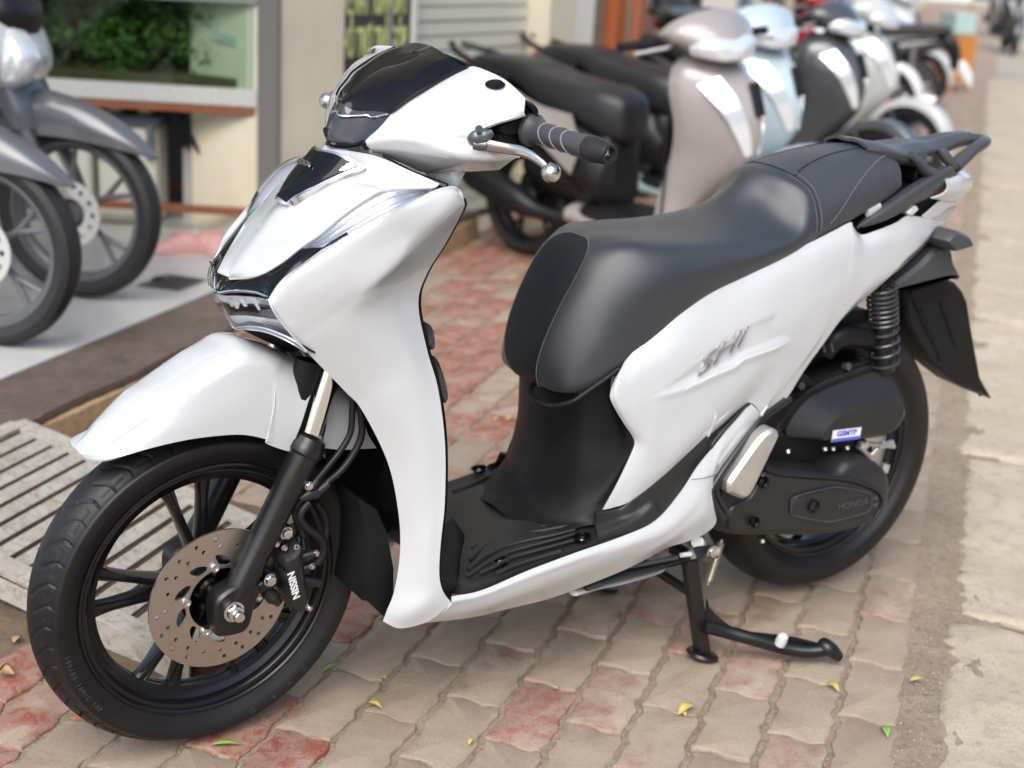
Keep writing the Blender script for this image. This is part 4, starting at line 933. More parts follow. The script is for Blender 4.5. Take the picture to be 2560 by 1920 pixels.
def seg_d(P, poly, closed=True):
    Q = np.array(poly); d = np.full(P.shape[:-1], 1e9); n = len(Q); ins = np.zeros(P.shape[:-1], bool)
    for i in range(n if closed else n-1):
        a, c = Q[i], Q[(i+1) % n]; e = c-a; t = np.clip(((P-a)@e)/(e@e), 0, 1); d = np.minimum(d, np.linalg.norm(P-a-t[...,None]*e, axis=-1))
        if closed: ins ^= ((a[1] > P[...,1]) != (c[1] > P[...,1])) & (P[...,0] < (c[0]-a[0])*(P[...,1]-a[1])/(c[1]-a[1]+1e-12)+a[0])
    return d, ins
XZ = GB[...,[0,2]]; sst = lambda t: np.clip(t,0,1)**2*(3-2*np.clip(t,0,1))
pz_ = lambda L: [V(*p, -.187)[[0,2]] for p in L]
lowl = pz_([('F',1500,660),('F',1600,628),('F',1760,590),('F',1950,500),('F',2190,400),('E',0,745),('E',150,700),('E',330,645),('E',470,590)])
polyr = lowl+pz_([('E',420,500),('E',330,330),('E',150,400),('F',2190,110),('F',1900,330),('F',1650,520)])
d_, in_ = seg_d(XZ, polyr); dl_, _ = seg_d(XZ, lowl, False); up_d, _ = seg_d(XZ, polyr[len(lowl)-1:]+[polyr[0]], False)
dep = np.where(in_, .0052*sst(d_/.018)*sst(.25+up_d/.05), 0)
below = (~in_)
rg = .0030*np.exp(-(dl_/.010)**2)*sst(.3+below*1.)*sst((XZ[...,0]-lowl[0][0]+.01)/.04)*sst((lowl[-1][0]-XZ[...,0])/.06)
nB = orient(GB, (0,-1,0)); GB = GB+nB*(rg-dep)[...,None]
for s in (1,-1): shell('body_side_cover', GB if s == 1 else mir(GB), MW, sc, (0,-s,0), .003)
# badge
bc = V('F',2040,305,-.184); br = V('F',2357,86,-.183)-V('F',1790,501,-.186); br /= np.linalg.norm(br)
MBDG = mat('badge_chrome', (.55,.54,.53), .12, metal=1.)
text('body_badge', 'SHi', .036, MBDG, sc, bc+np.array([0,-.0035,0]), br, np.cross(np.array([.04,-.99,.12]), br), ext=.0015, shear=.6, bold=-.0002, xs=2.3)
# ================================================================== handlebar (turns with the wheel)
A_ = lambda *p: VS('A',*p)
cowl = [
 [(1840,572,-0.236),(1838,620,-0.241),(1834,670,-0.247),(1830,714,-0.246)],
 [(1750,480,-0.214),(1775,570,-0.227),(1775,670,-0.240),(1768,735,-0.242)],
 [(1650,400,-0.188),(1700,550,-0.213),(1700,670,-0.231),(1690,757,-0.236)],
 [(1530,342,-0.152),(1600,530,-0.198),(1620,670,-0.222),(1620,776,-0.229)],
 [(1420,301,-0.118),(1490,520,-0.184),(1530,690,-0.213),(1550,803,-0.222)],
 [(1352,304,-0.105),(1390,540,-0.174),(1450,730,-0.205),(1485,830,-0.215)],
 [(1200,375,-0.105),(1270,590,-0.165),(1370,770,-0.198),(1420,864,-0.209)],
 [(1000,492,-0.101),(1150,650,-0.155),(1290,810,-0.190),(1370,893,-0.204)],
 [(860,578,-0.093),(1030,710,-0.143),(1220,850,-0.183),(1345,915,-0.201)],
 [(680,712,-0.081),(900,780,-0.131),(1160,890,-0.177),(1337,932,-0.200)],
 [(560,842,-0.073),(810,860,-0.120),(1120,930,-0.174),(1335,950,-0.202)],
 [(452,955,-0.062),(740,930,-0.113),(1110,970,-0.174),(1345,972,-0.204)],
 [(475,1010,-0.060),(780,1000,-0.115),(1130,1010,-0.179),(1368,995,-0.208)],
 [(650,1080,-0.068),(880,1060,-0.126),(1180,1050,-0.187),(1400,1015,-0.213)],
 [(820,1152,-0.084),(1010,1120,-0.140),(1260,1085,-0.197),(1450,1034,-0.217)],
 [(980,1218,-0.100),(1150,1165,-0.156),(1350,1110,-0.205),(1510,1048,-0.219)],
 [(1180,1209,-0.132),(1300,1175,-0.174),(1440,1120,-0.210),(1570,1057,-0.221)],
 [(1400,1204,-0.166),(1470,1168,-0.192),(1560,1118,-0.215),(1640,1060,-0.223)],
 [(1618,1191,-0.195),(1670,1152,-0.208),(1725,1112,-0.219),(1783,1078,-0.226)]]
GC = grid([[A_(*p) for p in r] for r in cowl], 100, 44)
bars = empty('handlebar', (0,0,0), sc)
for s in (1,-1): shell('handlebar_cowl', GC if s == 1 else mir(GC), MW, bars, (-.5,-s,.3), .003, xf=STM)
# rolled inner edge of the lever opening
for s in (1,-1):
    P = np.array([A_(*r[-1]) for r in cowl])+np.array([.004,.004,0]); P[:,1] *= s
    MB().tube(smoothpath(P, 60), .0035, 8).build('opening_rim', MW, bars, xf=STM)
# oval mirror hole
def near(G, P):
    N = gnormal(G); d = ((G-P)**2).sum(-1); i = np.unravel_index(d.argmin(), d.shape); return G[i], N[i]
NCW = orient(GC, (-.5,-1,.3)); rC = ray('A',1585,468); oC = unsteer(CAM); dC = unsteer(CAM+rC)-oC
dd_ = np.linalg.norm(np.cross(GC-oC, dC/np.linalg.norm(dC)), axis=-1); ii = np.unravel_index(dd_.argmin(), dd_.shape); hc, hn = GC[ii], NCW[ii]
for s in (1,-1):
    hr = np.cross(hn, [0,0,1.]); hr /= np.linalg.norm(hr); hr = hr if hr[0] > 0 else -hr; hu = np.cross(hn, hr)
    hr2 = hr*.97-hu*np.sign(hu[2])*.0; pts = np.array([hc+hr*.0165*math.cos(t)+hu*.0105*math.sin(t) for t in np.linspace(0,2*math.pi,33)[:-1]]); k = 32
    vv = np.vstack([pts+hn*.0030, hc[None]+hn*.0035]); vv = mir(vv) if s == -1 else vv
    mesh('mirror_hole', vv, [(i,(i+1)%k,k) for i in range(k)], MBK, bars, False, xf=STM)
# windscreen (black, glossy)
c0, c1 = np.array([.381,0,1.143]), A_(250,612,0); c1[1] = 0
def cc(t): p = c0*(1-t)+c1*t; return p+np.array([-.55,0,.75])*.012*math.sin(math.pi*min(1,t))
ws = [(0.,[(1060,140,-.03),(1180,215,-.068),(1280,280,-.092),(1352,303,-.106)]),(.22,[(1150,300,-.078),(1170,395,-.106)]),(.45,[(930,400,-.070),(955,518,-.101)]),(.65,[(760,500,-.058),(840,590,-.093)]),(.85,[(560,590,-.048),(740,662,-.087)])]
rows = []
for t, L_ in ws:
    c_ = cc(t); E_ = A_(*L_[-1])
    if t == 0: r = [c_]+[A_(*q) for q in L_]
    else: r = [c_, c_*.62+E_*.38+np.array([-.009,0,.009])*(1.05-t), c_*.28+E_*.72+np.array([-.008,0,.008])*(1.05-t), E_]
    rows.append(symrow(r))
rows.append(symrow([c1]+[A_(*q) for q in [(350,668,-.020),(480,680,-.042),(600,684,-.063),(682,708,-.081)]]))
GWS = grid([list(r) for r in rows], 50, 61)
shell('windscreen', GWS, MBK, bars, (-.6,0,.8), .003, off=.001, xf=STM)
# smoked position lamp under it
pr_ = [[c1]+[A_(*q) for q in [(350,672,-.020),(480,684,-.042),(600,688,-.063),(678,712,-.081)]],
       [A_(215,700,0)]+[A_(*q) for q in [(330,745,-.024),(480,760,-.048),(560,768,-.064),(640,756,-.080)]],
       [A_(172,800,0)]+[A_(*q) for q in [(300,850,-.026),(430,860,-.048),(500,850,-.060),(572,832,-.075)]],
       [A_(150,920,0)]+[A_(*q) for q in [(250,945,-.022),(340,950,-.038),(400,945,-.050),(468,940,-.064)]],
       [A_(158,965,0)]+[A_(*q) for q in [(230,975,-.015),(300,978,-.028),(360,974,-.042),(452,962,-.060)]]]
GPL = grid([list(symrow(r)) for r in pr_], 24, 51)
pl = empty('position_lamp', (0,0,0), bars)
shell('lens', GPL, MSMK, pl, (-1,0,0), .002, xf=STM)
b = MB()
for s in (1,-1):
    P = np.array([A_(*q) for q in [(225,690,0),(250,725,-.012),(350,730,-.026),(470,724,-.044),(500,728,-.048),(530,742,-.054),(600,728,-.066),(672,712,-.080)]])+np.array([-.003,-.001,.001]); P[:,1] *= s; b.tube(smoothpath(P, 36), .0017, 6)
b.build('lamp_strip', MCH, pl, xf=STM)
b = MB()
P = np.array([A_(*q) for q in [(150,962,0),(230,982,-.014),(340,985,-.036),(400,975,-.050),(450,958,-.060),(480,1005,-.060)]])
Q = P.copy(); P2 = mir(P[::-1])[:-1]; b.tube(smoothpath(np.vstack([P2, P]), 60), .005, 8); b.build('cowl_lower_trim', MBK, bars, xf=STM)
b = MB()   # bright edge between screen and cowl
for s in (1,-1):
    P = np.array([A_(*q) for q in [(1352,303,-.1065),(1170,395,-.107),(955,518,-.102),(840,590,-.094),(740,662,-.088),(682,708,-.082)]])+np.array([-.002,-.0015,.003]); P[:,1] *= s; b.tube(smoothpath(P, 30), .0018, 6)
b.build('screen_edge', MBK, bars, xf=STM)
# back of the cowl: instrument housing
dr = [symrow([np.array([.385,0,1.138]), np.array([.388,-.06,1.134]), A_(1420,305,-.117), A_(1650,405,-.186), A_(1838,575,-.234)])]
dr.append(symrow([np.array([.455,0,1.10]), np.array([.455,-.06,1.10]), np.array([.452,-.12,1.088]), np.array([.447,-.18,1.072]), np.array([.440,-.232,1.062])]))
dr.append(symrow([np.array([.470,0,1.03]), np.array([.47,-.06,1.03]), np.array([.465,-.12,1.03]), np.array([.455,-.18,1.03]), np.array([.440,-.232,1.03])]))
dr.append(symrow([np.array([.440,0,.965]), np.array([.44,-.06,.965]), np.array([.435,-.12,.975]), np.array([.43,-.18,.99]), np.array([.425,-.226,1.005])]))
Gd = grid([list(r) for r in dr], 20, 41)
shell('instrument_housing', Gd, MPL, bars, (1,0,0), .003, xf=STM)
# dark switch housing beside the grip, and filler inside the lever opening
def bars_part(name, fn, m): 
    for s in (1,-1):
        b = MB(); fn(b, s)
        if s == -1 and name != 'brake_lever': b.v = [(p[0]+.024, p[1]-.006, p[2]-.004) for p in b.v]
        b.build(name, m, bars, xf=STM, angle=35)
def sw(b, s):
    P = [(1832,600),(1930,612),(1975,650),(1985,720),(1955,790),(1870,860),(1790,900),(1650,900),(1640,800),(1740,760),(1830,720)]
    o2 = [VS('A',x,y,-.225)[[0,2]] for x,y in P]; v_, f_ = puff(o2, [(-.185,.004),(-.19,0),(-.212,0),(-.222,.004)], 40)
    v_ = np.array(v_); v_[:,1] *= s; b.add(v_, f_)
bars_part('switch_housing', sw, MPL)
def core(b, s): b.tube([np.array([.392,-.10*s,1.03]), np.array([.398,-.16*s,1.03]), np.array([.406,-.212*s,1.03])], [.045,.040,.030], 20)
bars_part('bar_clamp', core, MPL)
GA, GBx = np.array([.4315,-.218,1.046]), np.array([.4475,-.392,1.0395])
gd = (GBx-GA)/np.linalg.norm(GBx-GA); gl = np.linalg.norm(GBx-GA)
def grip(b, s):
    prof = [(0,.010),(.0,.0245),(.004,.0265),(.010,.0255),(.016,.0195),(.026,.0175),(.70*gl,.0172),(.705*gl,.0185),(.735*gl,.0185),(.74*gl,.017)]
    a, d = GA*np.array([1,s,1]), gd*np.array([1,s,1]); b.lathe([(r_,h) for h,r_ in prof], a, d, 40)
bars_part('grip', grip, MPG)
def gring(b, s):
    a, d = GA*np.array([1,s,1]), gd*np.array([1,s,1]); F_ = frm(d)
    for h in (.045,.070,.095):
        for ph in (0,): 
            P = []
            for t in np.linspace(0,1,48):
                ang = R(60)+t*R(300); hh = h+.010*math.sin((t-.5)*2*math.pi)
                P.append(a+d*hh+(F_[:,0]*math.cos(ang)+F_[:,1]*math.sin(ang))*.0173)
            b.tube(P, .0011, 6)
bars_part('grip_rib', gring, MSTI)
def bend_(b, s):
    prof = [(.742*gl,.0),(.742*gl,.0165),(.75*gl,.0195),(.80*gl,.0195),(.84*gl,.0193),(.86*gl,.0185),(.985*gl,.0155),(1.0*gl,.0145),(1.0*gl,.0100),(.965*gl,.0085),(.962*gl,0)]
    a, d = GA*np.array([1,s,1]), gd*np.array([1,s,1]); b.lathe([(max(r_,1e-4),h) for h,r_ in prof], a, d, 40)
bars_part('bar_end', bend_, MPE)
def bar_star(b, s):
    a, d = GA*np.array([1,s,1]), gd*np.array([1,s,1]); F_ = frm(d); c = a+d*(gl*.966)
    for k in range(3):
        an = R(90+120*k); b.tube([c, c+(F_[:,0]*math.cos(an)+F_[:,1]*math.sin(an))*.0055], [.0016,.0008], 6)
bars_part('bar_end_mark', bar_star, MAL)
lvp = [VS('B',*q) for q in [(215,735,-.213),(330,760,-.225),(520,795,-.248),(640,815,-.265),(760,862,-.285),(880,945,-.305),(985,1045,-.322)]]
def lever(b, s):
    P = smoothpath(np.array(lvp), 40)+np.array([-.006 if s < 0 else 0,-.004 if s < 0 else 0,0]); P[:,1] *= s; t_ = np.linspace(0,1,40)
    b.tube(P, np.interp(t_,[0,.1,.5,.8,1],[.0105,.0098,.0085,.0068,.0060]), 18, sx=.62, flat=(1,0,.15))
    c = np.array(VS('B',1003,1068,-.327))+np.array([-.006 if s < 0 else 0,-.004 if s < 0 else 0,0]); c[1] *= s; F_ = [(r_,h_) for r_, h_ in [(.0148*math.sin(a), -.0148*math.cos(a)) for a in np.linspace(0,math.pi,15)]]
    b.lathe(F_, c, (0,1,0), 24)
bars_part('brake_lever', lever, MSTL)
def perch(b, s):
    P = np.array([VS('B',*q) for q in [(60,690,-.205),(130,660,-.212),(230,650,-.218),(330,600,-.223)]]); P[:,1] *= s
    b.tube(smoothpath(P, 16), np.interp(np.linspace(0,1,16),[0,.3,.7,1],[.006,.011,.010,.005]), 16, sx=.75)
    P = np.array([VS('B',*q) for q in [(100,740,-.208),(180,745,-.213),(260,750,-.220)]]); P[:,1] *= s; b.tube(P, [.008,.009,.008], 16)
    c = VS('B',165,572,-.222)*np.array([1,s,1]); b.lathe([(0,0),(.006,0),(.006,.004),(0,.004)], c, (0,-s,.5), 16)
bars_part('lever_perch', perch, mat('perch_alloy', (.16,.17,.18), .35, metal=.8))
# white neck piece below the cowl
nk = [[V('A',975,1225,-.10),V('A',1120,1222,-.125),V('A',1320,1208,-.15)],[V('A',1020,1262,-.10),V('A',1150,1270,-.128),V('A',1285,1262,-.150)],[V('A',1100,1318,-.11),V('A',1180,1324,-.130),V('A',1238,1320,-.148)]]
for s in (1,-1):
    G_ = grid(nk, 10, 12); shell('neck_cover', G_ if s == 1 else mir(G_), MW, sc, (0,-s,0), .003)
b = MB(); b.tube([V('A',540,1062,-.085)+np.array([.012,0,-.006]), V('A',800,1195,-.115)+np.array([.012,0,-.006]), V('A',1105,1320,-.165)+np.array([.012,0,-.004])], .006, 8)
b.build('steering_gap_liner', MBK, sc)

# ================================================================== inner leg shield, floor
rearE_ = [r[-1] for r in sideR]
rows = []
for p_ in rearE_[1:]:
    q = p_+np.array([.004,.004,0]); c_ = q*1.0; c_[1] = 0; c_[0] += .030; m_ = (q+c_)/2; m_[0] = q[0]+.024; m_[1] = q[1]*.6
    rows.append(symrow([c_, m_, q+np.array([.006,.006,0]), q]))
GI = grid([list(r) for r in rows], 60, 41)
shell('inner_leg_shield', GI, MPL, sc, (1,0,0), .003)
b = MB()
for pts, Y in [([(925,700),(936,715),(940,748),(930,755),(918,740)],-.125),([(938,770),(955,800),(968,858),(955,870),(942,830)],-.13)]:
    o2 = [V('O',x,y,Y)[[0,2]] for x,y in pts]; v_, f_ = puff(o2, [(Y+.05,.002),(Y+.045,0),(Y,0),(Y-.006,.004)], 24); b.add(v_, f_)
b.build('storage_latch', MPG, sc, bevel=0)
# wheel-side liner behind the front wheel
fe = [r[0] for r in sideR]
rows = []
lowc = V('J',850,1180,0)
for i, p_ in enumerate(fe[2:], 2):
    q = p_+np.array([.006,.004,0]); zz = q[2]; t = (fe[2][2]-zz)/(fe[2][2]-fe[-1][2])
    cx_ = .235+.18*math.sin(min(1.,t*1.15)*math.pi*.5)-.10*max(0,t-.72); c_ = np.array([max(cx_, q[0]+.015), 0, zz+ (.09 if i > len(fe)-3 else .03)])
    rows.append(symrow([c_, np.array([c_[0]*.75+q[0]*.25, q[1]*.55, (c_[2]+zz)/2]), q+np.array([.012,.012,.004]), q]))
shell('wheel_liner', grid([list(r) for r in rows], 50, 41), MPL, sc, (-1,0,0), .003)
# undertray lower corner near the wheel
lc = [('J',835,1172),('J',880,1178),('J',1000,1290),('J',1085,1370),('J',1106,1280),('J',1106,900),('J',1050,600),('J',960,400),('J',800,300),('J',860,560),('J',872,900)]
puffs('lower_cowl', lc, -.10, [(.135,0),(-.135,0)], MPL, sc)
# floor
def floorz(x): return .268+(x-.38)*.165
FY = -.1855
def Fp(t, x, y, up=0.):    # tile point -> point on the sloping floor
    n = np.array([-.165,0,1.]); return VN(t, x, y, n, .268-.38*.165+up)
flr = []
stn = [(.372,.150),(.40,.178),(.45,.185),(.55,.1865),(.62,.187),(.70,.188),(.76,.189)]
for x, hw in stn:
    z = floorz(x); c_ = .014*max(0,1-abs(x-.55)/.3)
    flr.append(symrow([np.array([x+.012,0,z+c_+.004]),np.array([x+.010,-hw*.5,z+c_+.002]),np.array([x+.004,-hw*.86,z+.001]),np.array([x,-hw,z]),np.array([x,-hw-.003,z-.004]),np.array([x,-hw-.004,z-.016])]))
GF = grid([list(r) for r in flr], 40, 81, arc=True)
shell('floorboard', GF, MFL, sc, (0,0,1), .004)
# side strip of the floor that sweeps up between the body cover and the sill
inn = [('G',1500,560,-.168),('G',1560,553,-.166),('G',1700,520,-.169),('F',1300,1566,-.175),('F',1600,1338,-.181),('F',1960,1003,-.183),('H',235,397,-.181),('H',480,178,-.178),('H',600,92,-.1765)]
lip = [('G',1500,748,-.189),('G',1620,702,-.189),('G',1850,610,-.190),('G',2000,505,-.190),('F',1600,1650,-.190),('F',2000,1210,-.188),('H',270,455,-.186),('H',500,180,-.181),('H',603,94,-.177)]
out = [('G',1500,800,-.193),('G',1620,760,-.193),('G',1850,694,-.194),('G',2010,620,-.193),('F',1660,1640,-.193),('F',2040,1225,-.190),('H',290,465,-.188),('H',530,180,-.182),('H',604,95,-.1775)]
for s in (1,-1):
    I_, L_, O2 = [cr(np.array([V(*p) for p in q]), 40) for q in (inn, lip, out)]
    r = np.array([[I_[i]+np.array([0,.012,0]), I_[i], I_[i]*.5+L_[i]*.5+np.array([0,.004,-.006]), L_[i], O2[i], O2[i]+np.array([0,.006,-.010])] for i in range(40)])
    G_ = grid([list(x) for x in r], 60, 26); shell('floor_side_strip', G_ if s == 1 else mir(G_), MFL, sc, (0,-s,.6), .003)
# front corner of the foot well (raised block behind the leg shield)
for s in (1,-1):
    o3 = [('G',250,600,-.178),('G',285,655,-.170),('G',345,740,-.160),('G',345,800,-.158),('G',300,1000,-.166),('G',285,1195,-.182),('G',200,1160,-.187),('G',190,1140,-.187),('G',205,900,-.184),('G',225,740,-.182)]
    P = np.array([V(*p) for p in o3]); P[:,1] *= s; c_ = P.mean(0)+np.array([0.004,-s*.001,.002]); k = len(P)
    v_ = np.vstack([P, (P+(c_-P)*.25)+np.array([.004,0,.004]), c_[None]+np.array([.004,0,.005]), P+np.array([-.03,s*(-.0),-.02])])
    f_ = [(i,(i+1)%k,(i+1)%k+k,i+k) for i in range(k)]+[(i+k,(i+1)%k+k,2*k) for i in range(k)]+[(i,(i+1)%k,(i+1)%k+2*k+1,i+2*k+1) for i in range(k)]
    mesh('footwell_corner', v_, f_, MPL, sc, True, 50)
# moulded ribs
b = MB()
for pts in [[(415,868),(500,775),(620,722),(800,697),(1000,680),(1150,655)],[(395,965),(520,850),(640,795),(800,750),(1000,715),(1250,670)],[(380,1050),(520,940),(700,850),(900,795),(1100,755),(1300,705)],[(370,1110),(560,985),(720,905),(900,850),(1150,785),(1300,740)],[(480,1085),(640,1010),(760,945),(950,890),(1150,835),(1290,795)],[(620,1085),(740,1030),(860,985),(1000,940),(1180,885)],
            [(245,375),(400,320),(560,240),(700,170)],[(252,455),(400,400),(560,300),(660,225),(720,180)],[(262,515),(360,490),(520,380),(640,290),(710,220)]]:
    P = smoothpath(np.array([Fp('G',x,y,.0095) for x,y in pts]), 24); b.tube(P, .0032, 6, sx=1, flat=(0,1,0))
b.build('floor_rib', MFL, sc)
for nm, pts in [('bolt_recess',[(660,965),(1365,765),(475,175)]),]:
    for x, y in pts:
        c = Fp('G',x,y,.0115); b = MB(); b.lathe([(.0,-.006),(.0125,-.006),(.0135,.0),(.0165,.0004)], c, (-.165,0,1), 24); b.build(nm, MBK, sc)
        b = MB(); bolt(b, c-np.array([0,0,.006]), (0,0,1), .004, .004); b.build('floor_bolt', MZN, sc)
for x, y in [(625,402),(925,608)]:
    b = MB(); bolt(b, Fp('G',x,y,.0125), (0,0,1), .0045, .003); b.build('floor_screw', MZN, sc)
b = MB(); P = [Fp('G',x,y,.0125) for x,y in [(575,380),(575,420),(760,560),(880,628),(1000,632),(1250,610),(1480,572)]]; b.tube(smoothpath(np.array(P), 40), .0016, 6); b.build('floor_panel_seam', MBK, sc)
# column under the seat
colr = [
 [(.628,0,.560),(.634,-.05,.560),(.655,-.095,.563),(.690,-.135,.583)]+[tuple(V('F',1150,445,-.152))],
 [(.632,0,.510),(.638,-.05,.508),(.660,-.10,.512),(.700,-.143,.540)]+[tuple(V('F',1128,640,-.162))],
 [(.634,0,.455),(.640,-.05,.452),(.664,-.105,.455),(.715,-.150,.480)]+[tuple(V('F',1240,890,-.169))],
 [(.628,0,.400),(.636,-.06,.398),(.662,-.115,.402),(.715,-.155,.430)]+[tuple(V('F',1334,1062,-.170))],
 [(.615,0,.355),(.625,-.06,.352),(.652,-.118,.358),(.695,-.152,.385)]+[tuple(V('F',1200,1380,-.168))],
 [(.590,0,.335),(.600,-.065,.328),(.635,-.125,.328),(.670,-.152,.345)]+[tuple(V('F',1062,1640,-.164))],
 [(.555,0,.322),(.565,-.07,.312),(.615,-.135,.314),(.655,-.155,.325)]+[(.70,-.168,.325)]]
GK = grid([list(symrow([np.array(p) for p in r])) for r in colr], 44, 61)
shell('under_seat_cover', GK, MPL, sc, (-1,0,0), .003)
b = MB(); P = [V('F',400,545,.0)+np.array([.015,0,0])]+[V('F',*q) for q in [(430,640,-.03),(500,715,-.08),(640,742,-.11),(800,705,-.135),(900,640,-.142),(1100,500,-.150),(1200,425,-.152)]]
b.tube(smoothpath(np.array(P), 40), .005, 8); b.build('seat_rim_seal', MPL, sc)

# ================================================================== seat
seat_rows = [
 [(.650,0,.548),(.648,-.05,.550),(.645,-.090,.556),(.646,-.108,.560),(.652,-.118,.566)],
 [(.618,0,.556),(.615,-.05,.558),(.618,-.090,.562),(.630,-.112,.566),(.650,-.126,.574)],
 [(.592,0,.600),(.596,-.05,.600),(.612,-.088,.600),(.634,-.118,.596),(.672,-.140,.591)],
 [(.600,0,.665),(.606,-.05,.665),(.628,-.094,.661),(.662,-.130,.645),(.708,-.149,.616)],
 [(.632,0,.745),(.640,-.05,.743),(.662,-.098,.733),(.698,-.135,.700),(.748,-.152,.648)],
 [(.672,0,.797),(.678,-.05,.796),(.702,-.100,.784),(.742,-.142,.742),(.795,-.154,.682)],
 [(.730,0,.821),(.734,-.055,.821),(.752,-.108,.812),(.790,-.148,.768),(.838,-.154,.708)],
 [(.815,0,.818),(.815,-.06,.820),(.828,-.122,.812),(.862,-.153,.775),(.892,-.154,.734)],
 [(.915,0,.822),(.915,-.07,.821),(.922,-.130,.811),(.948,-.156,.785),(.970,-.153,.757)],
 [(1.00,0,.846),(1.00,-.07,.836),(1.012,-.130,.816),(1.028,-.154,.799),(1.038,-.150,.774)],
 [(1.055,0,.890),(1.070,-.06,.868),(1.080,-.115,.835),(1.085,-.147,.815),(1.088,-.147,.790)],
 [(1.085,0,.918),(1.102,-.06,.908),(1.122,-.108,.882),(1.118,-.141,.835),(1.116,-.144,.800)],
 [(1.105,0,.927),(1.120,-.06,.918),(1.140,-.108,.893),(1.138,-.137,.845),(1.135,-.141,.807)],
 [(1.150,0,.936),(1.158,-.06,.927),(1.168,-.103,.900),(1.168,-.132,.858),(1.166,-.136,.818)],
 [(1.230,0,.952),(1.232,-.06,.944),(1.236,-.099,.915),(1.236,-.126,.878),(1.234,-.130,.842)],
 [(1.330,0,.962),(1.330,-.06,.955),(1.328,-.094,.932),(1.326,-.114,.902),(1.326,-.117,.872)],
 [(1.395,0,.957),(1.392,-.055,.949),(1.382,-.086,.932),(1.376,-.102,.908),(1.374,-.105,.888)],
 [(1.428,0,.938),(1.422,-.05,.932),(1.408,-.078,.920),(1.400,-.090,.905),(1.398,-.094,.894)],
 [(1.436,0,.905),(1.430,-.05,.902),(1.414,-.076,.899),(1.405,-.088,.897),(1.402,-.092,.893)]]
under = lambda r: (r[-1][0]+.006, r[-1][1]*.90, r[-1][2]-.010)
SR = [list(symrow([np.array(p) for p in r]+[np.array(under(r))])) for r in seat_rows]
NSU = 150
GSeat = grid(SR, NSU, 81)
st = empty('seat', (0,0,0), sc)
split = int(NSU*12.4/18)
shell('rider_cushion', GSeat[:split+1], MSEAT, st, (0,0,1), .004)
shell('pillion_cushion', GSeat[split:], MSEAT3, st, (0,0,1), .004, angle=60)
NS_ = orient(GSeat, (0,0,1))
def sp(u, v, off=.0012):                   # point on the seat: u row 0..18, v 0..1 across
    i = u/18*(NSU-1); j = v*80; i0, j0 = min(int(i), NSU-2), min(int(j), 79); a, c = i-i0, j-j0
    P = GSeat+NS_*off
    return (P[i0,j0]*(1-a)*(1-c)+P[i0+1,j0]*a*(1-c)+P[i0,j0+1]*(1-a)*c+P[i0+1,j0+1]*a*c)
# front insert
iu = np.linspace(.9, 5.6, 30)
def vw(u): 
    k = (u-.9)/4.7; w = .125*math.sqrt(max(0,1-((k-.45)/.56)**4))+.02*(1-k); return w
Gi = np.array([[sp(u, .5+vw(u)*t, .0022) for t in np.linspace(-1,1,21)] for u in iu])
shell('seat_front_insert', Gi, MSEAT2, st, (-1,0,.3), .002)
b = MB()
def stitch(P):
    P = np.array(P)
    for i in range(0, len(P)-1, 2): b.tube([P[i], P[i+1]], .00075, 5)
for s in (1,-1):
    P = [sp(u, .5+s*(vw(u)+.004), .003) for u in np.linspace(.95,5.55,200)]; stitch(P); 
P = [sp(5.6, .5+t*.06, .003) for t in np.linspace(-1,1,20)]; stitch(P)
for uu in (12.15, 12.65):
    P = [sp(uu, v_, .0022) for v_ in np.linspace(.075,.36,90)]; stitch(P); P = [sp(uu, v_, .0022) for v_ in np.linspace(.64,.925,90)]; stitch(P)
for s in (1,-1):
    P = [sp(13.2+3.6*t, .5-s*(.42-.30*math.sin(min(1,t*1.15)*math.pi/2)**1.2+.10*t), .0022) for t in np.linspace(0,1,150)]; stitch(P)
b.build('seat_stitching', MSTI, st)
b = MB()
b.tube([sp(12.4, v_, .0002) for v_ in np.linspace(.07,.93,90)], .0016, 6)
for s in (1,-1): b.tube([sp(12.5+4.6*t, .5-s*(.16-.06*math.sin(t*3.14)), .0003) for t in np.linspace(0,1,40)], .0014, 6)
b.build('seat_seam', MSEAT2, st)
# ================================================================== rear wheel
rw = empty('rear_wheel', (0,0,0), sc)
RZ = .299+.0132
tyre('tyre', .299, .062, .2185, .042, 1.353, RZ, 640, 40, [([(0,-.060),(.004,-.044),(.022,-.030),(.040,-.010)],.0014)], 26, rw, None, .002)
b = MB()
half = [(.2205,-.0435),(.2200,-.0465),(.2165,-.0468),(.2140,-.0445),(.2125,-.040),(.2065,-.0385),(.2035,-.034),(.2010,-.0275),(.1925,-.0215),(.1905,-.01),(.1905,0)]
b.lathe(half+[(a,-c) for a,c in half[-2::-1]], (1.353,0,RZ), (0,1,0), 96)
for k in range(10):
    a = R(36*k+12); e = np.array([math.cos(a),0,math.sin(a)]); c0_ = np.array([1.353,0,RZ])
    b.tube([c0_+e*.07, c0_+e*.19], [.012,.010], 8)
b.build('rim', MRIM, rw, angle=28)
b = MB(); b.lathe([(0,-.05),(.115,-.05),(.150,-.045),(.172,-.035),(.176,-.03),(.176,-.022),(.165,-.02),(.05,-.02),(.05,.05),(0,.05)], (1.353,0,RZ), (0,1,0), 72)
b.build('hub_drum', MAL, rw, angle=30)
b = MB()
for k in range(3):
    a = R(-120+26*k); b.lathe([(0,0),(.022,0),(.020,.012),(0,.013)], (1.353+.13*math.cos(a),-.048,RZ+.13*math.sin(a)), (0,-1,0), 20)
b.build('drum_boss', MAL, rw)
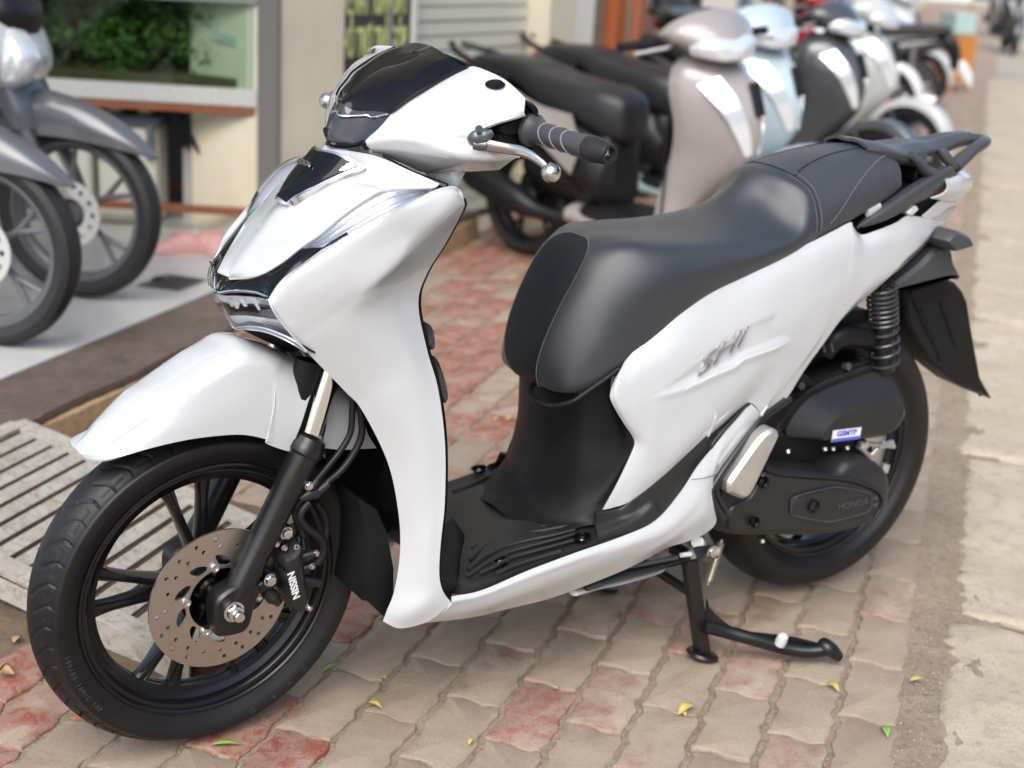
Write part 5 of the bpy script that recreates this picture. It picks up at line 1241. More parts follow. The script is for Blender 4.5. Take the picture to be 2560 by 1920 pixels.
# ================================================================== engine and transmission
eg = empty('engine_unit', (0,0,0), sc)
def H(*p): return ('H',)+p
puffs('transmission_cover', [H(*p) for p in [(380,640),(560,600),(730,600),(860,655),(1080,672),(1320,690),(1430,600),(1540,562),(1660,590),(1760,650),(1806,740),(1800,900),(1770,1010),(1700,1110),(1560,1170),(1350,1225),(1100,1248),(800,1245),(560,1248),(400,1232),(300,1190),(240,1130),(260,1000),(330,850)]],
      -.165, [(-.06,.004),(-.07,0),(-.150,0),(-.163,.003),(-.172,.010),(-.176,.018)], MPE, eg, 90)
# raised face with its rib
fc = puffs('cover_face', [H(*p) for p in [(720,690),(850,712),(1080,735),(1320,748),(1480,775),(1640,830),(1722,900),(1715,990),(1640,1080),(1450,1160),(1250,1190),(950,1185),(600,1200),(420,1190),(430,1000),(600,900)]], -.178, [(-.170,0),(-.178,0),(-.182,.004)], MPE, eg, 70)
rp = [V('H',x,y,-.180) for x,y in [(730,655),(850,700),(1080,722),(1320,738),(1480,762),(1640,815),(1735,880),(1745,980),(1690,1080)]]
MB().tube(smoothpath(np.array(rp), 50), .0045, 8).build('cover_rib', MPE, eg)
hexo = [(965,960),(1000,905),(1300,828),(1420,830),(1620,870),(1655,900),(1650,985),(1610,1040),(1330,1115),(1230,1115),(985,1070),(962,1040)]
puffs('cover_badge_plate', [H(*p) for p in hexo], -.183, [(-.178,0),(-.1845,0),(-.186,.0015)], MPE, eg)
b = MB(); hp = [V('H',x,y,-.1855) for x,y in hexo]; b.tube(cr(np.array(hp+[hp[0]]), 70), .0018, 6); b.build('badge_plate_edge', MPG, eg)
br_ = V('H',1600,958,-.187)-V('H',1390,1000,-.187)
text('cover_lettering', 'HONDA', .019, MPG, eg, V('H',1495,972,-.187), br_, np.cross(br_/np.linalg.norm(br_)*0+np.array([0,-1.,0]), br_), ext=.0008, bold=.0003, xs=1.2)
for x, y, r_ in [(715,778,.0105),(1152,985,.0115),(640,1122,.0095)]:
    c = V('H',x,y,-.1875); b = MB(); b.lathe([(0,.014),(r_*.8,.014),(r_,0),(r_*1.12,-.0012),(r_*1.12,-.004)], c, (0,1,0), 24); b.build('cover_recess', MBK, eg)
for x, y in [(1685,915),(1683,970)]:
    b = MB(); b.box(V('H',x,y,-.183), (.012,.004,.008)); b.build('cover_mark', MPG, eg, smooth=False)
# air filter box
def Ee(*p): return ('E',)+p
ab = [Ee(*p) for p in [(290,1370),(390,1200),(500,1070),(560,1075),(760,960),(980,880),(1130,830),(1220,830),(1300,885),(1370,1040),(1400,1130),(1435,1240),(1380,1330),(1290,1420),(1150,1455),(900,1475),(680,1495),(480,1480),(340,1440)]]
puffs('air_filter_box', ab, -.135, [(-.03,.004),(-.04,0),(-.098,0),(-.112,.003)], MPE, eg, 80)
fcx = [Ee(*p) for p in [(350,1360),(430,1220),(560,1095),(780,990),(1000,905),(1140,862),(1215,862),(1280,905),(1345,1050),(1375,1130),(1395,1230),(1300,1360),(1240,1405),(1000,1440),(700,1460),(460,1440),(370,1410)]]
def facet(name, outer, inner, Yo, Yi, m, par, n=70):
    A = cr(np.array([V(t,x,y,Yo) for t,x,y in outer]), n, closed=True); B = cr(np.array([V(t,x,y,Yi) for t,x,y in inner]), n, closed=True)
    back = A+np.array([0,.025,0]); v = np.vstack([back, A, A*.0+A+(B-A)*.93, B]); f = grid_faces(4, n, wrap=True)+[tuple(range(n-1,-1,-1)), tuple(3*n+j for j in range(n))]
    o = mesh(name, v, f, m, par, True, 22); bm = bmesh.new(); bm.from_mesh(o.data); bmesh.ops.recalc_face_normals(bm, faces=bm.faces); bm.to_mesh(o.data); bm.free(); return o
fin = [Ee(*p) for p in [(690,1400),(740,1330),(800,1270),(860,1235),(1000,1190),(1160,1145),(1310,1100),(1340,1105),(1370,1150),(1380,1200),(1360,1270),(1320,1330),(1260,1380),(1100,1410),(900,1440),(760,1450),(690,1450)]]
# keep the two loops in step by hand: same number of points, same start
fo = [Ee(*p) for p in [(365,1400),(400,1290),(520,1130),(640,1050),(820,970),(1010,900),(1140,862),(1215,862),(1285,915),(1345,1050),(1375,1150),(1392,1240),(1300,1370),(1180,1420),(950,1450),(700,1465),(450,1445)]]
facet('filter_box_lid', fo, fin, -.122, -.158, MPE, eg)
for p_ in ([(380,1090),(490,1050),(480,990),(600,975),(850,850),(870,820),(990,800),(1080,765),(1180,775),(1290,835)],):
    P = smoothpath(np.array([V('E',x,y,-.10) for x,y in p_]), 50); MB().tube(P, .0048, 8).build('filter_box_seam', MPE, eg)
for x, y in [(465,985),(868,818)]:
    b = MB(); c = V('E',x,y,-.105); b.lathe([(0,0),(.008,0),(.008,.012),(0,.013)], c, (0,-1,.3), 14); b.build('box_screw', MPG, eg)
# sticker on the box: white slip with blue band
sr = V('E',1010,1370,-.1595)-V('E',765,1400,-.1595); sl = np.linalg.norm(sr); sr /= sl; su = np.array([0,0,1.]); su -= sr*(su@sr); su /= np.linalg.norm(su)
scn = V('E',885,1405,-.1592); hh = .021; b = MB()
def quad(b, c, w, h, mi): b.add([c-sr*w-su*h, c+sr*w-su*h, c+sr*w+su*h, c-sr*w+su*h], [(0,1,2,3)], mi)
MSB = mat('sticker_blue', (.10,.12,.55), .4); MSW = mat('sticker_white', (.75,.75,.78), .4)
stk = empty('inspection_sticker', (0,0,0), eg)
b = MB(); b.box(scn, (sl,.0008,.024), rot=np.stack([sr, np.array([0,1,0]), su],1)); b.build('sticker_slip', MSW, stk, smooth=False)
b = MB(); b.box(scn-su*.0088+np.array([0,-.0006,0]), (sl,.0006,.0066), rot=np.stack([sr, np.array([0,1,0]), su],1)); b.build('sticker_band', MSB, stk, smooth=False)
text('sticker_lettering', 'GSMTP', .015, MSB, stk, scn+su*.0035+np.array([0,-.0008,0]), sr, su, ext=.0003, bold=.0006, xs=1.15)
# crankcase and cylinder mass between
b = MB()
v_, f_ = puff([V(*p)[[0,2]] for p in [('H',250,880,-.12),('H',520,300,-.12),('H',900,60,-.12),('H',1100,-150,-.12),('H',1500,300,-.12),('H',1700,520,-.12),('H',1500,700,-.12),('H',700,700,-.12),('H',420,1150,-.12)]], [(.12,0),(-.11,0)], 50); b.add(v_, f_)
b.build('crankcase', MPL, eg)
b = MB(); b.tube([np.array([.93,.09,.235]), np.array([.93,-.10,.235])], .042, 20); b.box((.90,-.03,.25),(.14,.16,.08)); b.tube([V('K',960,240,-.10), V('K',960,240,-.135)], [.018,.016], 16)
b.build('engine_casting', MAL, eg, bevel=.004)
b = MB()
for x0,y0,x1,y1,r_ in [(1540,470,1640,560,.006),(1640,560,1760,430,.005),(1550,440,1850,470,.005),(1700,470,1830,440,.008),(1780,620,1760,690,.009),(1560,500,1620,440,.008)]:
    b.tube([V('H',x0,y0,-.12), V('H',x1,y1,-.12)], r_, 10)
b.build('brake_linkage', MAL, eg)
for x, y in [(930,500),(1250,480),(1320,478),(1440,470),(710,1275)]:
    b = MB(); bolt(b, V('H',x,y,-.13), (0,-.5,-1), .0045, .007); b.build('case_bolt', MAL, eg)
# hoses and the underside of the tub above the engine
puffs('luggage_tub', [Ee(*p) for p in [(1000,250),(960,330),(1080,330),(1070,420),(900,490),(700,560),(560,730),(440,950),(500,1000),(300,900),(300,300),(700,100)]], -.10, [(.11,0),(-.10,0)], MPL, sc)
hose('breather_hose', [V('E',*p) for p in [(560,620,-.10),(740,560,-.11),(900,520,-.11),(1040,480,-.11),(1110,500,-.10)]], .014, MPL, eg, False)
hose('breather_hose', [V('E',*p) for p in [(690,690,-.10),(760,600,-.11),(830,560,-.115),(1000,560,-.115),(1110,600,-.10)]], .022, MPL, eg, False)
for x in (690,760): hose('cable', [V('E',x-10,610,-.125), V('E',x+5,690,-.125)], .003, MPG, eg, False)
# exhaust on the far side
b = MB(); b.tube(smoothpath(np.array([[.93,.10,.25],[1.05,.16,.24],[1.2,.20,.28],[1.55,.21,.40]]), 24), np.interp(np.linspace(0,1,24),[0,.35,.45,.95,1],[.02,.03,.055,.06,.03]), 24); b.build('exhaust', MPE, eg)
# ================================================================== shocks
for s in (1,-1):
    sh = empty('rear_shock', (0,0,0), sc)
    top, bot = V('E',1190,100,-.118), V('E',1215,850,-.118)
    top[1] *= s; bot[1] *= s; d = bot-top; L = np.linalg.norm(d); d /= L; F_ = frm(d)
    def helix(h0, h1, turns, rad):
        t = np.linspace(0,1,int(turns*24)); an = t*turns*2*math.pi
        return [top+d*L*(h0+(h1-h0)*k)+(F_[:,0]*math.cos(a)+F_[:,1]*math.sin(a))*rad for k, a in zip(t, an)]
    P = helix(.02,.46,8.,.0285)+helix(.465,.95,4.,.0285)
    MB().tube(P, .0034, 8).build('spring', MSPB if s > 0 else mat('spring_dark_chrome', (.16,.16,.17), .25, metal=.7), sh)
    b = MB(); b.tube([top, top+d*L*.42], [.007]*2, 14); b.tube([top+d*L*.42, top+d*L*.46, top+d*L*.52, top+d*L], [.018,.021,.0205,.0205], 18); b.tube([top+d*L*.55,top+d*L*.57,top+d*L*.60],[.022,.024,.022],18); b.build('damper', MPE, sh)
# ================================================================== rear mudguard, flap and indicator
D_ = lambda *p: ('D',)+p
puffs('rear_mudguard', [D_(*p) for p in [(1250,1450),(1400,1330),(1560,1200),(1640,1120),(1700,1065),(1790,1075),(1830,1110),(1845,1200),(1905,1330),(1860,1350),(1780,1340),(1600,1390),(1420,1430),(1300,1470)]], -.05, [(.085,.006),(.08,0),(-.080,0),(-.088,.008)], MPG, sc, 60)
fl = [Ee(*p) for p in [(1285,120),(1400,90),(1650,28),(1720,60),(1790,140),(1830,230),(1860,420),(1900,640),(1945,880),(1990,960),(2045,1062),(1940,1020),(1740,930),(1620,840),(1490,730),(1400,570),(1310,400)]]
puffs('number_plate_holder', fl, 0.0, [(.030,.006),(.026,0),(-.03,0),(-.036,.006)], MPL, sc)
b = MB(); P = smoothpath(np.array([V('E',x,y,-.030) for x,y in [(1650,28),(1740,70),(1815,150),(1838,215),(1862,420),(1902,640),(1947,880),(1992,960),(2045,1062)]]), 50); b.tube(P, .0055, 8); b.build('holder_highlight', MPG, sc)  # lighter grey tube drawn as the highlight along the holder's rim
for k, (x0,y0,x1,y1) in enumerate([(1440,180,1600,560),(1530,330,1700,760),(1700,270,1830,640)]):
    MB().tube([V('E',x0,y0,-.036), V('E',x1,y1,-.036)], .004, 6).build('holder_rib', MPL, sc)
for s in (1,-1):
    o2 = [V('D',x,y,-.09)[[0,2]] for x,y in [(1750,1010),(1800,950),(1850,925),(1950,965),(1975,1000),(1992,1045),(1970,1070),(1845,1102),(1780,1070)]]
    v_, f_ = puff(o2, [(s*-.04,.004),(s*-.06,0),(s*-.125,0),(s*-.135,.006)], 30); MB().add(v_, f_).build('rear_indicator', MPG, sc)
# tail piece round the rear lamp
tl_ = [[V('D',1990,425,-.045),V('D',2080,470,-.055),V('D',2112,530,-.058),V('D',2085,610,-.062),V('D',1985,712,-.070)],
       [V('D',1960,440,-.075),V('D',2020,500,-.085),V('D',2030,560,-.088),V('D',1990,630,-.090),V('D',1880,695,-.092)],
       [V('D',1880,500,-.10),V('D',1900,560,-.105),V('D',1890,610,-.107),V('D',1840,650,-.107),V('D',1755,678,-.107)]]
G_ = grid([r for r in tl_], 16, 24)
for s in (1,-1): shell('tail_cover', G_ if s == 1 else mir(G_), MW, sc, (1,-s*.6,0), .003)
rows = [[mir(G_[0,j]), np.array([G_[0,j,0]+.028,0,G_[0,j,2]-.006]), G_[0,j]] for j in range(24)]
shell('tail_lamp', grid(rows, 24, 21), MRED, sc, (1,0,0), .003)
st_ = [[V('D',1975,735,-.072),V('D',1830,790,-.086),V('D',1690,838,-.100)],[V('D',1990,715,-.070),V('D',1850,745,-.085),V('D',1660,825,-.104)],[V('D',1985,712,-.069),V('D',1835,700,-.088),V('D',1800,700,-.095)]]
sw_ = [[V('D',1830,700,-.092),V('D',1790,740,-.096),V('D',1740,785,-.099),V('D',1680,835,-.103)],[V('D',1985,715,-.070),V('D',1900,765,-.078),V('D',1830,815,-.085),V('D',1740,858,-.095)]]
for s in (1,-1):
    G2 = grid(sw_, 8, 16); shell('tail_side_strip', G2 if s == 1 else mir(G2), MW, sc, (0,-s,0), .003)
    sg = [[V('D',1975,745,-.070),V('D',1860,800,-.082),V('D',1770,850,-.092)],[V('D',1960,770,-.068),V('D',1930,810,-.070),V('D',1890,848,-.074)]]
    G2 = grid(sg, 6, 12); shell('tail_lamp_lower', G2 if s == 1 else mir(G2), mat('tail_grey', (.35,.35,.36), .2, coat=1.) if s == 1 else bpy.data.materials['tail_grey'], sc, (0,-s,0), .004)
ear = [D_(*p) for p in [(1540,800),(1590,745),(1625,742),(1640,770),(1600,815),(1570,830)]]
puffs('cover_tab', ear, -.112, [(-.10,0),(-.112,0),(-.116,.003)], MW, sc, 24)
b = MB(); v_, f_ = puff([V(*p)[[0,2]] for p in [('D',1060,880,-.08),('D',1250,800,-.08),('D',1500,620,-.08),('D',1720,560,-.08),('D',1830,700,-.08),('D',1650,850,-.08),('D',1440,900,-.08),('D',1150,1000,-.08)]], [(.085,0),(-.085,0)]); b.add(v_, f_); b.build('tail_inner', MPL, sc)
# ================================================================== grab rail and rack (one casting)
gr = empty('rear_grab_rail', (0,0,0), sc)
armo = [(1115,932),(1140,905),(1230,840),(1400,720),(1600,590),(1790,470),(1850,430),(1915,395),(1950,420),(1992,478),(1985,520),(1900,580),(1750,665),(1600,740),(1450,830),(1300,895),(1180,930)]
A0 = np.array([V('D',x,y,-.125+.045*max(0,(x-1500)/480)) for x,y in armo])
for s in (1,-1):
    # bar with flattened section following the traced outline
    up_e = cr(np.array([A0[i] for i in (0,1,2,3,4,5,6,7)]), 30); lo_e = cr(np.array([A0[i] for i in (0,16,15,14,13,12,11,10,9,8)]), 30)
    w_ = np.array([0,-.012,0]); rows = []
    for i in range(30):
        a, c = up_e[i], lo_e[i]; k = min(1, (i+.5)/6)
        rows.append([a+np.array([0,.022*k,-.004*k]), a+w_*.2*k, (a*.72+c*.28)+w_*.7*k, (a*.4+c*.6)+w_*.5*k, c+np.array([0,.002,0]), c+np.array([0,.026*k,.002])])
    G2 = grid(rows, 50, 31); shell('grab_rail', G2 if s == 1 else mir(G2), MPG, gr, (0,-s,.3), .004)
pk = [[(1205,232),(1400,232),(1600,170),(1900,112),(2000,108)],[(1570,296),(1600,270),(1700,258),(1860,215),(2060,165)]]
# top plate of the rack: outline in plan, at its own height
def rk(x, y, Y): return V('D',x,y,Y)
plt = []
for (a, b_) in [((1205,235,-.060),(1210,240,0)),((1400,262,-.073),(1400,225,0)),((1575,300,-.075),(1560,212,0)),((1720,262,-.060),(1740,175,0)),((1850,245,-.050),(1850,160,0)),((2000,185,-.036),(2000,150,0)),((2125,160,-.022),(2120,150,0))]:
    e = rk(*a); c_ = e.copy(); c_[1] = 0; c_[2] += .010; plt.append(symrow([c_, (c_*.5+e*.5)+np.array([0,0,.006]), e, e+np.array([0,.002,-.014])]))
shell('rack_plate', grid([list(r) for r in plt], 40, 31), MPG, gr, (0,0,1), .006)
b = MB()
outer = [V('D',*p) for p in [(1955,405,-.078),(2010,350,-.072),(2100,270,-.062),(2180,215,-.045)]]
tipp = V('D',2175,175,0); tipp[1] = 0
L1 = outer; L2 = [mir(p) for p in outer[::-1]]
P = smoothpath(np.array(L1+[tipp*.5+outer[-1]*.5+np.array([.012,0,0]), tipp]+[mir(tipp*.5+outer[-1]*.5+np.array([.012,0,0]))]+L2), 70)
b.tube(P, .0125, 14, sx=1.25, flat=(1,0,.4)); b.build('rack_loop', MPG, gr)
for s in (1,-1):
    P = np.array([V('D',*p) for p in [(1830,245,-.058),(1870,300,-.066),(1915,360,-.073),(1960,410,-.078)]]); P[:,1] *= s; MB().tube(smoothpath(P, 14), .0105, 12, sx=.9).build('rack_strut', MPG, gr)
    P = np.array([V('D',*p) for p in [(1570,300,-.075),(1640,360,-.08),(1700,430,-.082),(1760,470,-.084)]]); P[:,1] *= s; MB().tube(smoothpath(P, 14), np.interp(np.linspace(0,1,14),[0,1],[.008,.014]), 12, sx=1.4).build('rack_strut', MPG, gr)
    v_ = np.array([V('D',*p) for p in [(1600,290,-.076),(1740,262,-.062),(1680,412,-.082)]]); v_ = np.vstack([v_, v_+np.array([0,.02,0])]); v_[:,1] *= s
    mesh('rack_gusset', v_, [(0,1,2),(5,4,3),(0,3,4,1),(1,4,5,2),(2,5,3,0)], MPG, gr, False)
b = MB(); b.box((1.52,0,.905),(.10,.13,.03)); b.build('rack_mount', MPL, gr, bevel=.006)
# seam strip between seat and white cover at the back
b = MB(); b.tube([V('D',1200,800,-.118), V('D',1310,755,-.114)], .010, 8, sx=.5, flat=(0,1,0)); b.build('seat_side_tab', MW, sc)
# ================================================================== frame trim, foot peg, stands
b = MB()
P1 = [V('H',*p) for p in [(905,75,-.163),(800,150,-.166),(690,235,-.170),(620,330,-.176),(450,560,-.186),(290,800,-.193),(262,870,-.194),(285,950,-.194),(370,1100,-.190)]]
P2 = [p+np.array([.018,.006,0]) for p in P1]
I1, I2 = smoothpath(np.array(P1), 60), smoothpath(np.array(P2), 60)
b.tube(I1, .0075, 10); b.tube(I2, .0070, 10); b.build('body_edge_trim', MPE, sc)
v_ = []
for i in range(60): v_ += [I1[i]+np.array([0,.006,0]), I2[i]+np.array([.05,.03,0]), I2[i]+np.array([.12,.05,0])]
mesh('pillion_step_panel', v_, grid_faces(60,3), MPL, sc)
pg = [H(*p) for p in [(412,780),(430,745),(560,560),(625,468),(700,375),(780,322),(815,318),(852,348),(845,395),(800,490),(700,700),(620,860),(575,912),(540,922),(440,885),(410,860)]]
o = puffs('foot_peg', pg, -.206, [(-.176,.004),(-.180,0),(-.204,0),(-.211,.006),(-.2125,.012)], MAL, sc, 50, angle=25)
b = MB(); b.box(V('H',600,560,-.178), (.03,.03,.10), rot=frm(V('H',780,330,-.17)-V('H',420,830,-.17), (0,1,0))); b.build('peg_bracket', MPL, sc)
cs = empty('centre_stand', (0,0,0), sc)
for s in (1,-1):
    t0_, f0_ = np.array([.905,-.150*s,.215]), np.array([.948,-.168*s,.008])
    lg = MB(); d = f0_-t0_; Fm = frm(d, (0,1,0)); Lg = np.linalg.norm(d); lg.box((t0_+f0_)/2, (.030,.020,Lg), rot=Fm); lg.build('leg', MFK, cs, bevel=.004)
    c_ = f0_+np.array([0,0,0]); fo_ = MB(); fr = frm((0,0,1)); fo_.lathe([(0,-.004),(.030,-.004),(.033,-.001),(.030,.004),(0,.008)], c_, (.25,0,1), 24); ob = fo_.build('foot', MFK, cs)
b = MB(); b.tube([np.array([.90,-.17,.218]), np.array([.90,.17,.218])], .014, 16); b.tube([np.array([.915,-.155,.14]), np.array([.915,.155,.14])], .010, 12); b.build('cross_tube', MFK, cs)
ka = [V('K',1010,900,-.172), VZ('K',1180,945,.058), VZ('K',1400,1005,.046), VZ('K',1650,1075,.030), VZ('K',1820,1100,.026), VZ('K',1950,1090,.030), VZ('K',2010,1070,.034)]
MB().tube(smoothpath(np.array(ka), 40), .0135, 18).build('kick_arm', MFK, cs)
tip_ = [VZ('K',1945,1035,.040), VZ('K',1990,1065,.038), VZ('K',2085,1150,.016)]
MB().tube(smoothpath(np.array(tip_), 12), np.interp(np.linspace(0,1,12),[0,.5,1],[.012,.014,.009]), 12, sx=1.2).build('arm_tip', MFK, cs)
gsp = [V('K',1025,690,-.17), V('K',1060,760,-.178), VZ('K',1180,870,.075), VZ('K',1300,935,.062), VZ('K',1600,975,.055), VZ('K',1760,1005,.050), VZ('K',1910,1045,.042)]
gsb = [V('K',1020,880,-.17), V('K',1060,900,-.178), VZ('K',1180,945,.058), VZ('K',1300,985,.050), VZ('K',1600,1045,.036), VZ('K',1760,1070,.030), VZ('K',1900,1075,.030)]
Gg = grid([cr(np.array(gsp), 20), cr(np.array(gsb), 20)], 4, 30); shell('arm_gusset', Gg, MFK, cs, (0,-1,.3), .004)
b = MB(); c = VZ('K',1625,1010,.054); b.lathe([(0,-.012),(.0105,-.012),(.0115,0),(.010,.010),(.006,.014),(0,.015)], c, (.1,-.25,1), 20); b.build('rubber_stop', mat('stop_rubber', (.55,.56,.58), .5), cs)
ss = empty('side_stand', (0,0,0), sc)
P = [V('K',70,600,-.158), V('K',300,510,-.160), V('K',600,430,-.162), V('K',860,360,-.165), V('K',940,335,-.168), V('K',1080,330,-.168)]
MB().tube(smoothpath(np.array(P), 30), np.interp(np.linspace(0,1,30),[0,.1,.8,.85,1],[.008,.011,.0125,.017,.017]), 4, sx=1.0).build('bar', MFK, ss, smooth=False)
P = [V('K',430,430,-.172), V('K',800,360,-.176)]; MB().tube(P, .004, 8).build('bar_highlight', MPG, ss)  # paler strip laid on the black bar as its highlight
P = [V('K',830,342,-.182), V('K',905,332,-.182)]; MB().tube(P, .0045, 8).build('rubber_block', mat('stop_rubber_white', (.6,.6,.6), .5), ss)
b = MB(); bolt(b, V('K',1075,315,-.180), (0,-1,0), .010, .008); b.build('pivot_bolt', MZN, ss)
t0_, t1_ = V('K',1150,225,-.150), V('K',1040,575,-.150); d = t1_-t0_; L = np.linalg.norm(d); F_ = frm(d)
an = np.linspace(0,2*math.pi*26,26*14); P = [t0_+d*(.05+.85*k/len(an))+(F_[:,0]*math.cos(a)+F_[:,1]*math.sin(a))*.0062 for k, a in enumerate(an)]
b = MB().tube(P, .0013, 5); b.tube([t0_-d*.02, t0_+d*.06], .003, 6); b.tube([t1_-d*.1, t1_], .003, 6); b.build('return_spring', MSPR, cs)

b = MB(); b.tube(smoothpath(np.array([V('H',100,757,-.2062),V('H',200,745,-.2068),V('H',330,708,-.1985)]), 12), .0007, 5); b.build('sill_seam', MPG, sc)
# ================================================================== shop front behind
CG = np.array([CAM[0], CAM[1], 0])
def wp(a, d, z=0.): return CG+E1*a+E2*d+np.array([0,0,z])
def frame_obj(o): return o
ROT_T = np.stack([E1, E2, np.array([0,0,1.])],1)
yaw_t = math.atan2(E1[1], E1[0])
def thing(name, loc, rz, label, cat, group=None):
    e = empty(name, tuple(loc), None, rz); tag(e, label, cat, group); return e
def bx(name, c, d, m, parent, bevel=.002, rot=None, smooth=False): return MB().box(c, d, rot).build(name, m, parent, smooth=smooth, bevel=bevel)
MBR = mat('brown_paint', (.23,.075,.035), .5, var=(20,.6,(.30,.11,.05)))
MAQW = mat('white_gravel', (.62,.62,.57), .9, bump=(90,1.,2), var=(120,.8,(.34,.33,.30)))
MDK = mat('dark_green_back', (.006,.016,.006), .6, var=(6,.8,(.02,.04,.008)))
MGREEN = mat('plant_green', (.10,.20,.02), .6, var=(5,.9,(.03,.07,.008)))
MBRN = mat('plant_brown', (.11,.09,.035), .8, var=(6,.9,(.035,.028,.012)))
MGLS = clear_glass('pane_glass', (.82,.90,.86), 1.33)
MRIMG = mat('tank_rim', (.20,.24,.21), .4)
# planted glass tank on a brown steel stand
tk = thing('fish_tank', wp(-2.2,5.6,.0), yaw_t, 'long planted fish tank with green weeds behind the left motorbikes', 'fish tank')
# local frame: x along the wall, y away from the viewer
bx('gravel_front', (.02,-.01,.667), (2.42,.03,.066), MAQW, tk); bx('gravel_bed', (.02,.25,.71), (2.36,.44,.05), MBRN, tk)
bx('back_panel', (.0,.50,.92), (2.38,.02,.50), MDK, tk)
for x in (-1.18,1.19): bx('end_pane', (x,.24,.90), (.008,.5,.46), MGLS, tk)
bx('front_pane', (0,0,.865), (2.38,.008,.33), MGLS, tk); bx('corner_seam', (1.13,-.006,.87), (.028,.01,.36), mat('seam_blue', (.20,.30,.34), .3), tk)
bx('top_rim', (0,-.01,1.055), (2.44,.05,.065), MRIMG, tk); bx('hood', (0,.2,1.12), (2.44,.5,.07), mat('hood_grey', (.45,.48,.46), .5), tk)
pb, p2 = MB(), MB()
for i in range(9000):
    x = rnd.uniform(-1.15,1.17); z = rnd.uniform(.70,1.03); h = .78+.06*math.sin(x*7)+.04*math.sin(x*17+1)
    y = rnd.uniform(.06,.42); s_ = rnd.uniform(.008,.022); q = rnd.uniform(0,6.28); t = rnd.uniform(-1,1)
    dens = .75 if z > h else .55
    if rnd.random() > dens+.35*math.sin(x*9+z*20)*math.sin(z*31+x*3): continue
    a, c_ = np.array([math.cos(q),math.sin(q)*.5,t])*s_, np.array([-math.sin(q)*t,.3,math.cos(q)])*s_*.5
    P = np.array([x,y,z]); (pb if z > h else p2).add([P-a, P+c_, P+a, P-c_], [(0,1,2,3)])
tag(pb.build('water_weed', MGREEN, tk, smooth=False), kind='stuff'); tag(p2.build('driftwood_moss', MBRN, tk, smooth=False), kind='stuff')
for i in range(7):
    x = -1+i*.33; b = MB(); b.tube(smoothpath(np.array([[x,.2,.72],[x+.05,.15,.80],[x+.16,.22,.86]]),10), np.linspace(.02,.006,10), 8); b.build('driftwood', MBRN, tk)
b = MB(); b.add([(.93,.03,.93),(1.10,.03,.87),(1.06,.035,.845),(.95,.03,.90)],[(0,1,2,3)]); b.build('pale_leaf', mat('pale_leaf', (.40,.45,.40), .5), tk, smooth=False)
sdt = thing('tank_stand', wp(-2.2,5.6,0), yaw_t, 'orange brown steel tube stand carrying the fish tank', 'stand')
for z in (.618,): bx('top_rail', (0,.0,z), (2.46,.035,.036), MBR, sdt)
bx('top_rail', (0,.5,.618), (2.46,.035,.036), MBR, sdt)
bx('lower_rail', (0,.0,.215), (2.42,.03,.030), MBR, sdt); bx('lower_rail', (0,.5,.215), (2.42,.03,.03), MBR, sdt)
for x in (-1.2,1.205):
    for y in (0,.5): bx('leg', (x,y,.36), (.036,.036,.48), MBR, sdt)
bw = thing('low_wall', wp(-2.3,6.25,0), yaw_t, 'plain grey plaster wall behind the tank stand', 'wall'); bx('wall_face', (0,.05,.5), (3.4,.1,1.2), mat('grey_plaster', (.20,.195,.21), .85, var=(2,.4,(.17,.16,.17))), bw)
# pump canisters, hose, box
fl_ = thing('filter_unit', wp(-1.60,5.78,ZS), yaw_t, 'cream filter canister with two white taps under the tank', 'filter')
MCR = mat('cream_plastic', (.60,.60,.50), .5, var=(8,.4,(.5,.5,.42))); MDG = mat('blue_grey_plastic', (.10,.12,.13), .5)
bx('canister', (0,0,.20), (.24,.2,.40), MCR, fl_, .02); bx('canister_lid', (0,0,.415), (.26,.21,.05), MDG, fl_, .01)
for x in (-.06,.06): bx('tap', (x,-.02,.475), (.05,.06,.075), MCR, fl_, .008)
bx('clip', (-.09,-.11,.32), (.05,.03,.10), MDG, fl_, .006); bx('clip', (.10,-.11,.34), (.03,.03,.14), MDG, fl_, .006)
fl2 = thing('filter_unit', wp(-1.84,5.80,ZS), yaw_t, 'cream filter canister partly hidden by the rear motorbike wheel', 'filter'); bx('canister', (0,0,.19), (.18,.2,.38), MCR, fl2, .02); bx('canister_lid', (0,0,.39), (.19,.21,.04), MDG, fl2, .01)
hs_ = smoothpath(np.array([wp(-1.75,5.75,.50), wp(-1.70,5.74,.60), wp(-1.55,5.74,.62), wp(-1.42,5.74,.58), wp(-1.33,5.74,.44), wp(-1.24,5.74,.33), wp(-1.10,5.74,.27), wp(-.99,5.75,.25)]), 50)
tag(MB().tube(hs_, .012, 12).build('pump_hose', MTY), 'black rubber hose looping down from the filter canister', 'hose')
cb = thing('storage_box', wp(-1.24,5.95,ZS), yaw_t, 'pale storage box with slanted lid under the tank', 'box'); v_ = [(-.17,-.12,0),(.24,-.12,0),(.24,-.12,.13),(-.17,-.12,.30),(-.17,.12,0),(.24,.12,0),(.24,.12,.13),(-.17,.12,.30)]
mesh('carton', v_, [(0,1,2,3),(7,6,5,4),(0,4,5,1),(3,2,6,7),(1,5,6,2),(0,3,7,4)], mat('carton_pale', (.50,.49,.47), .8, var=(3,.4,(.38,.38,.38))), cb, False)
bx('dark_strip', (.06,-.125,.215), (.42,.01,.02), MDG, cb, rot=[[math.cos(.39),0,math.sin(.39)],[0,1,0],[-math.sin(.39),0,math.cos(.39)]])
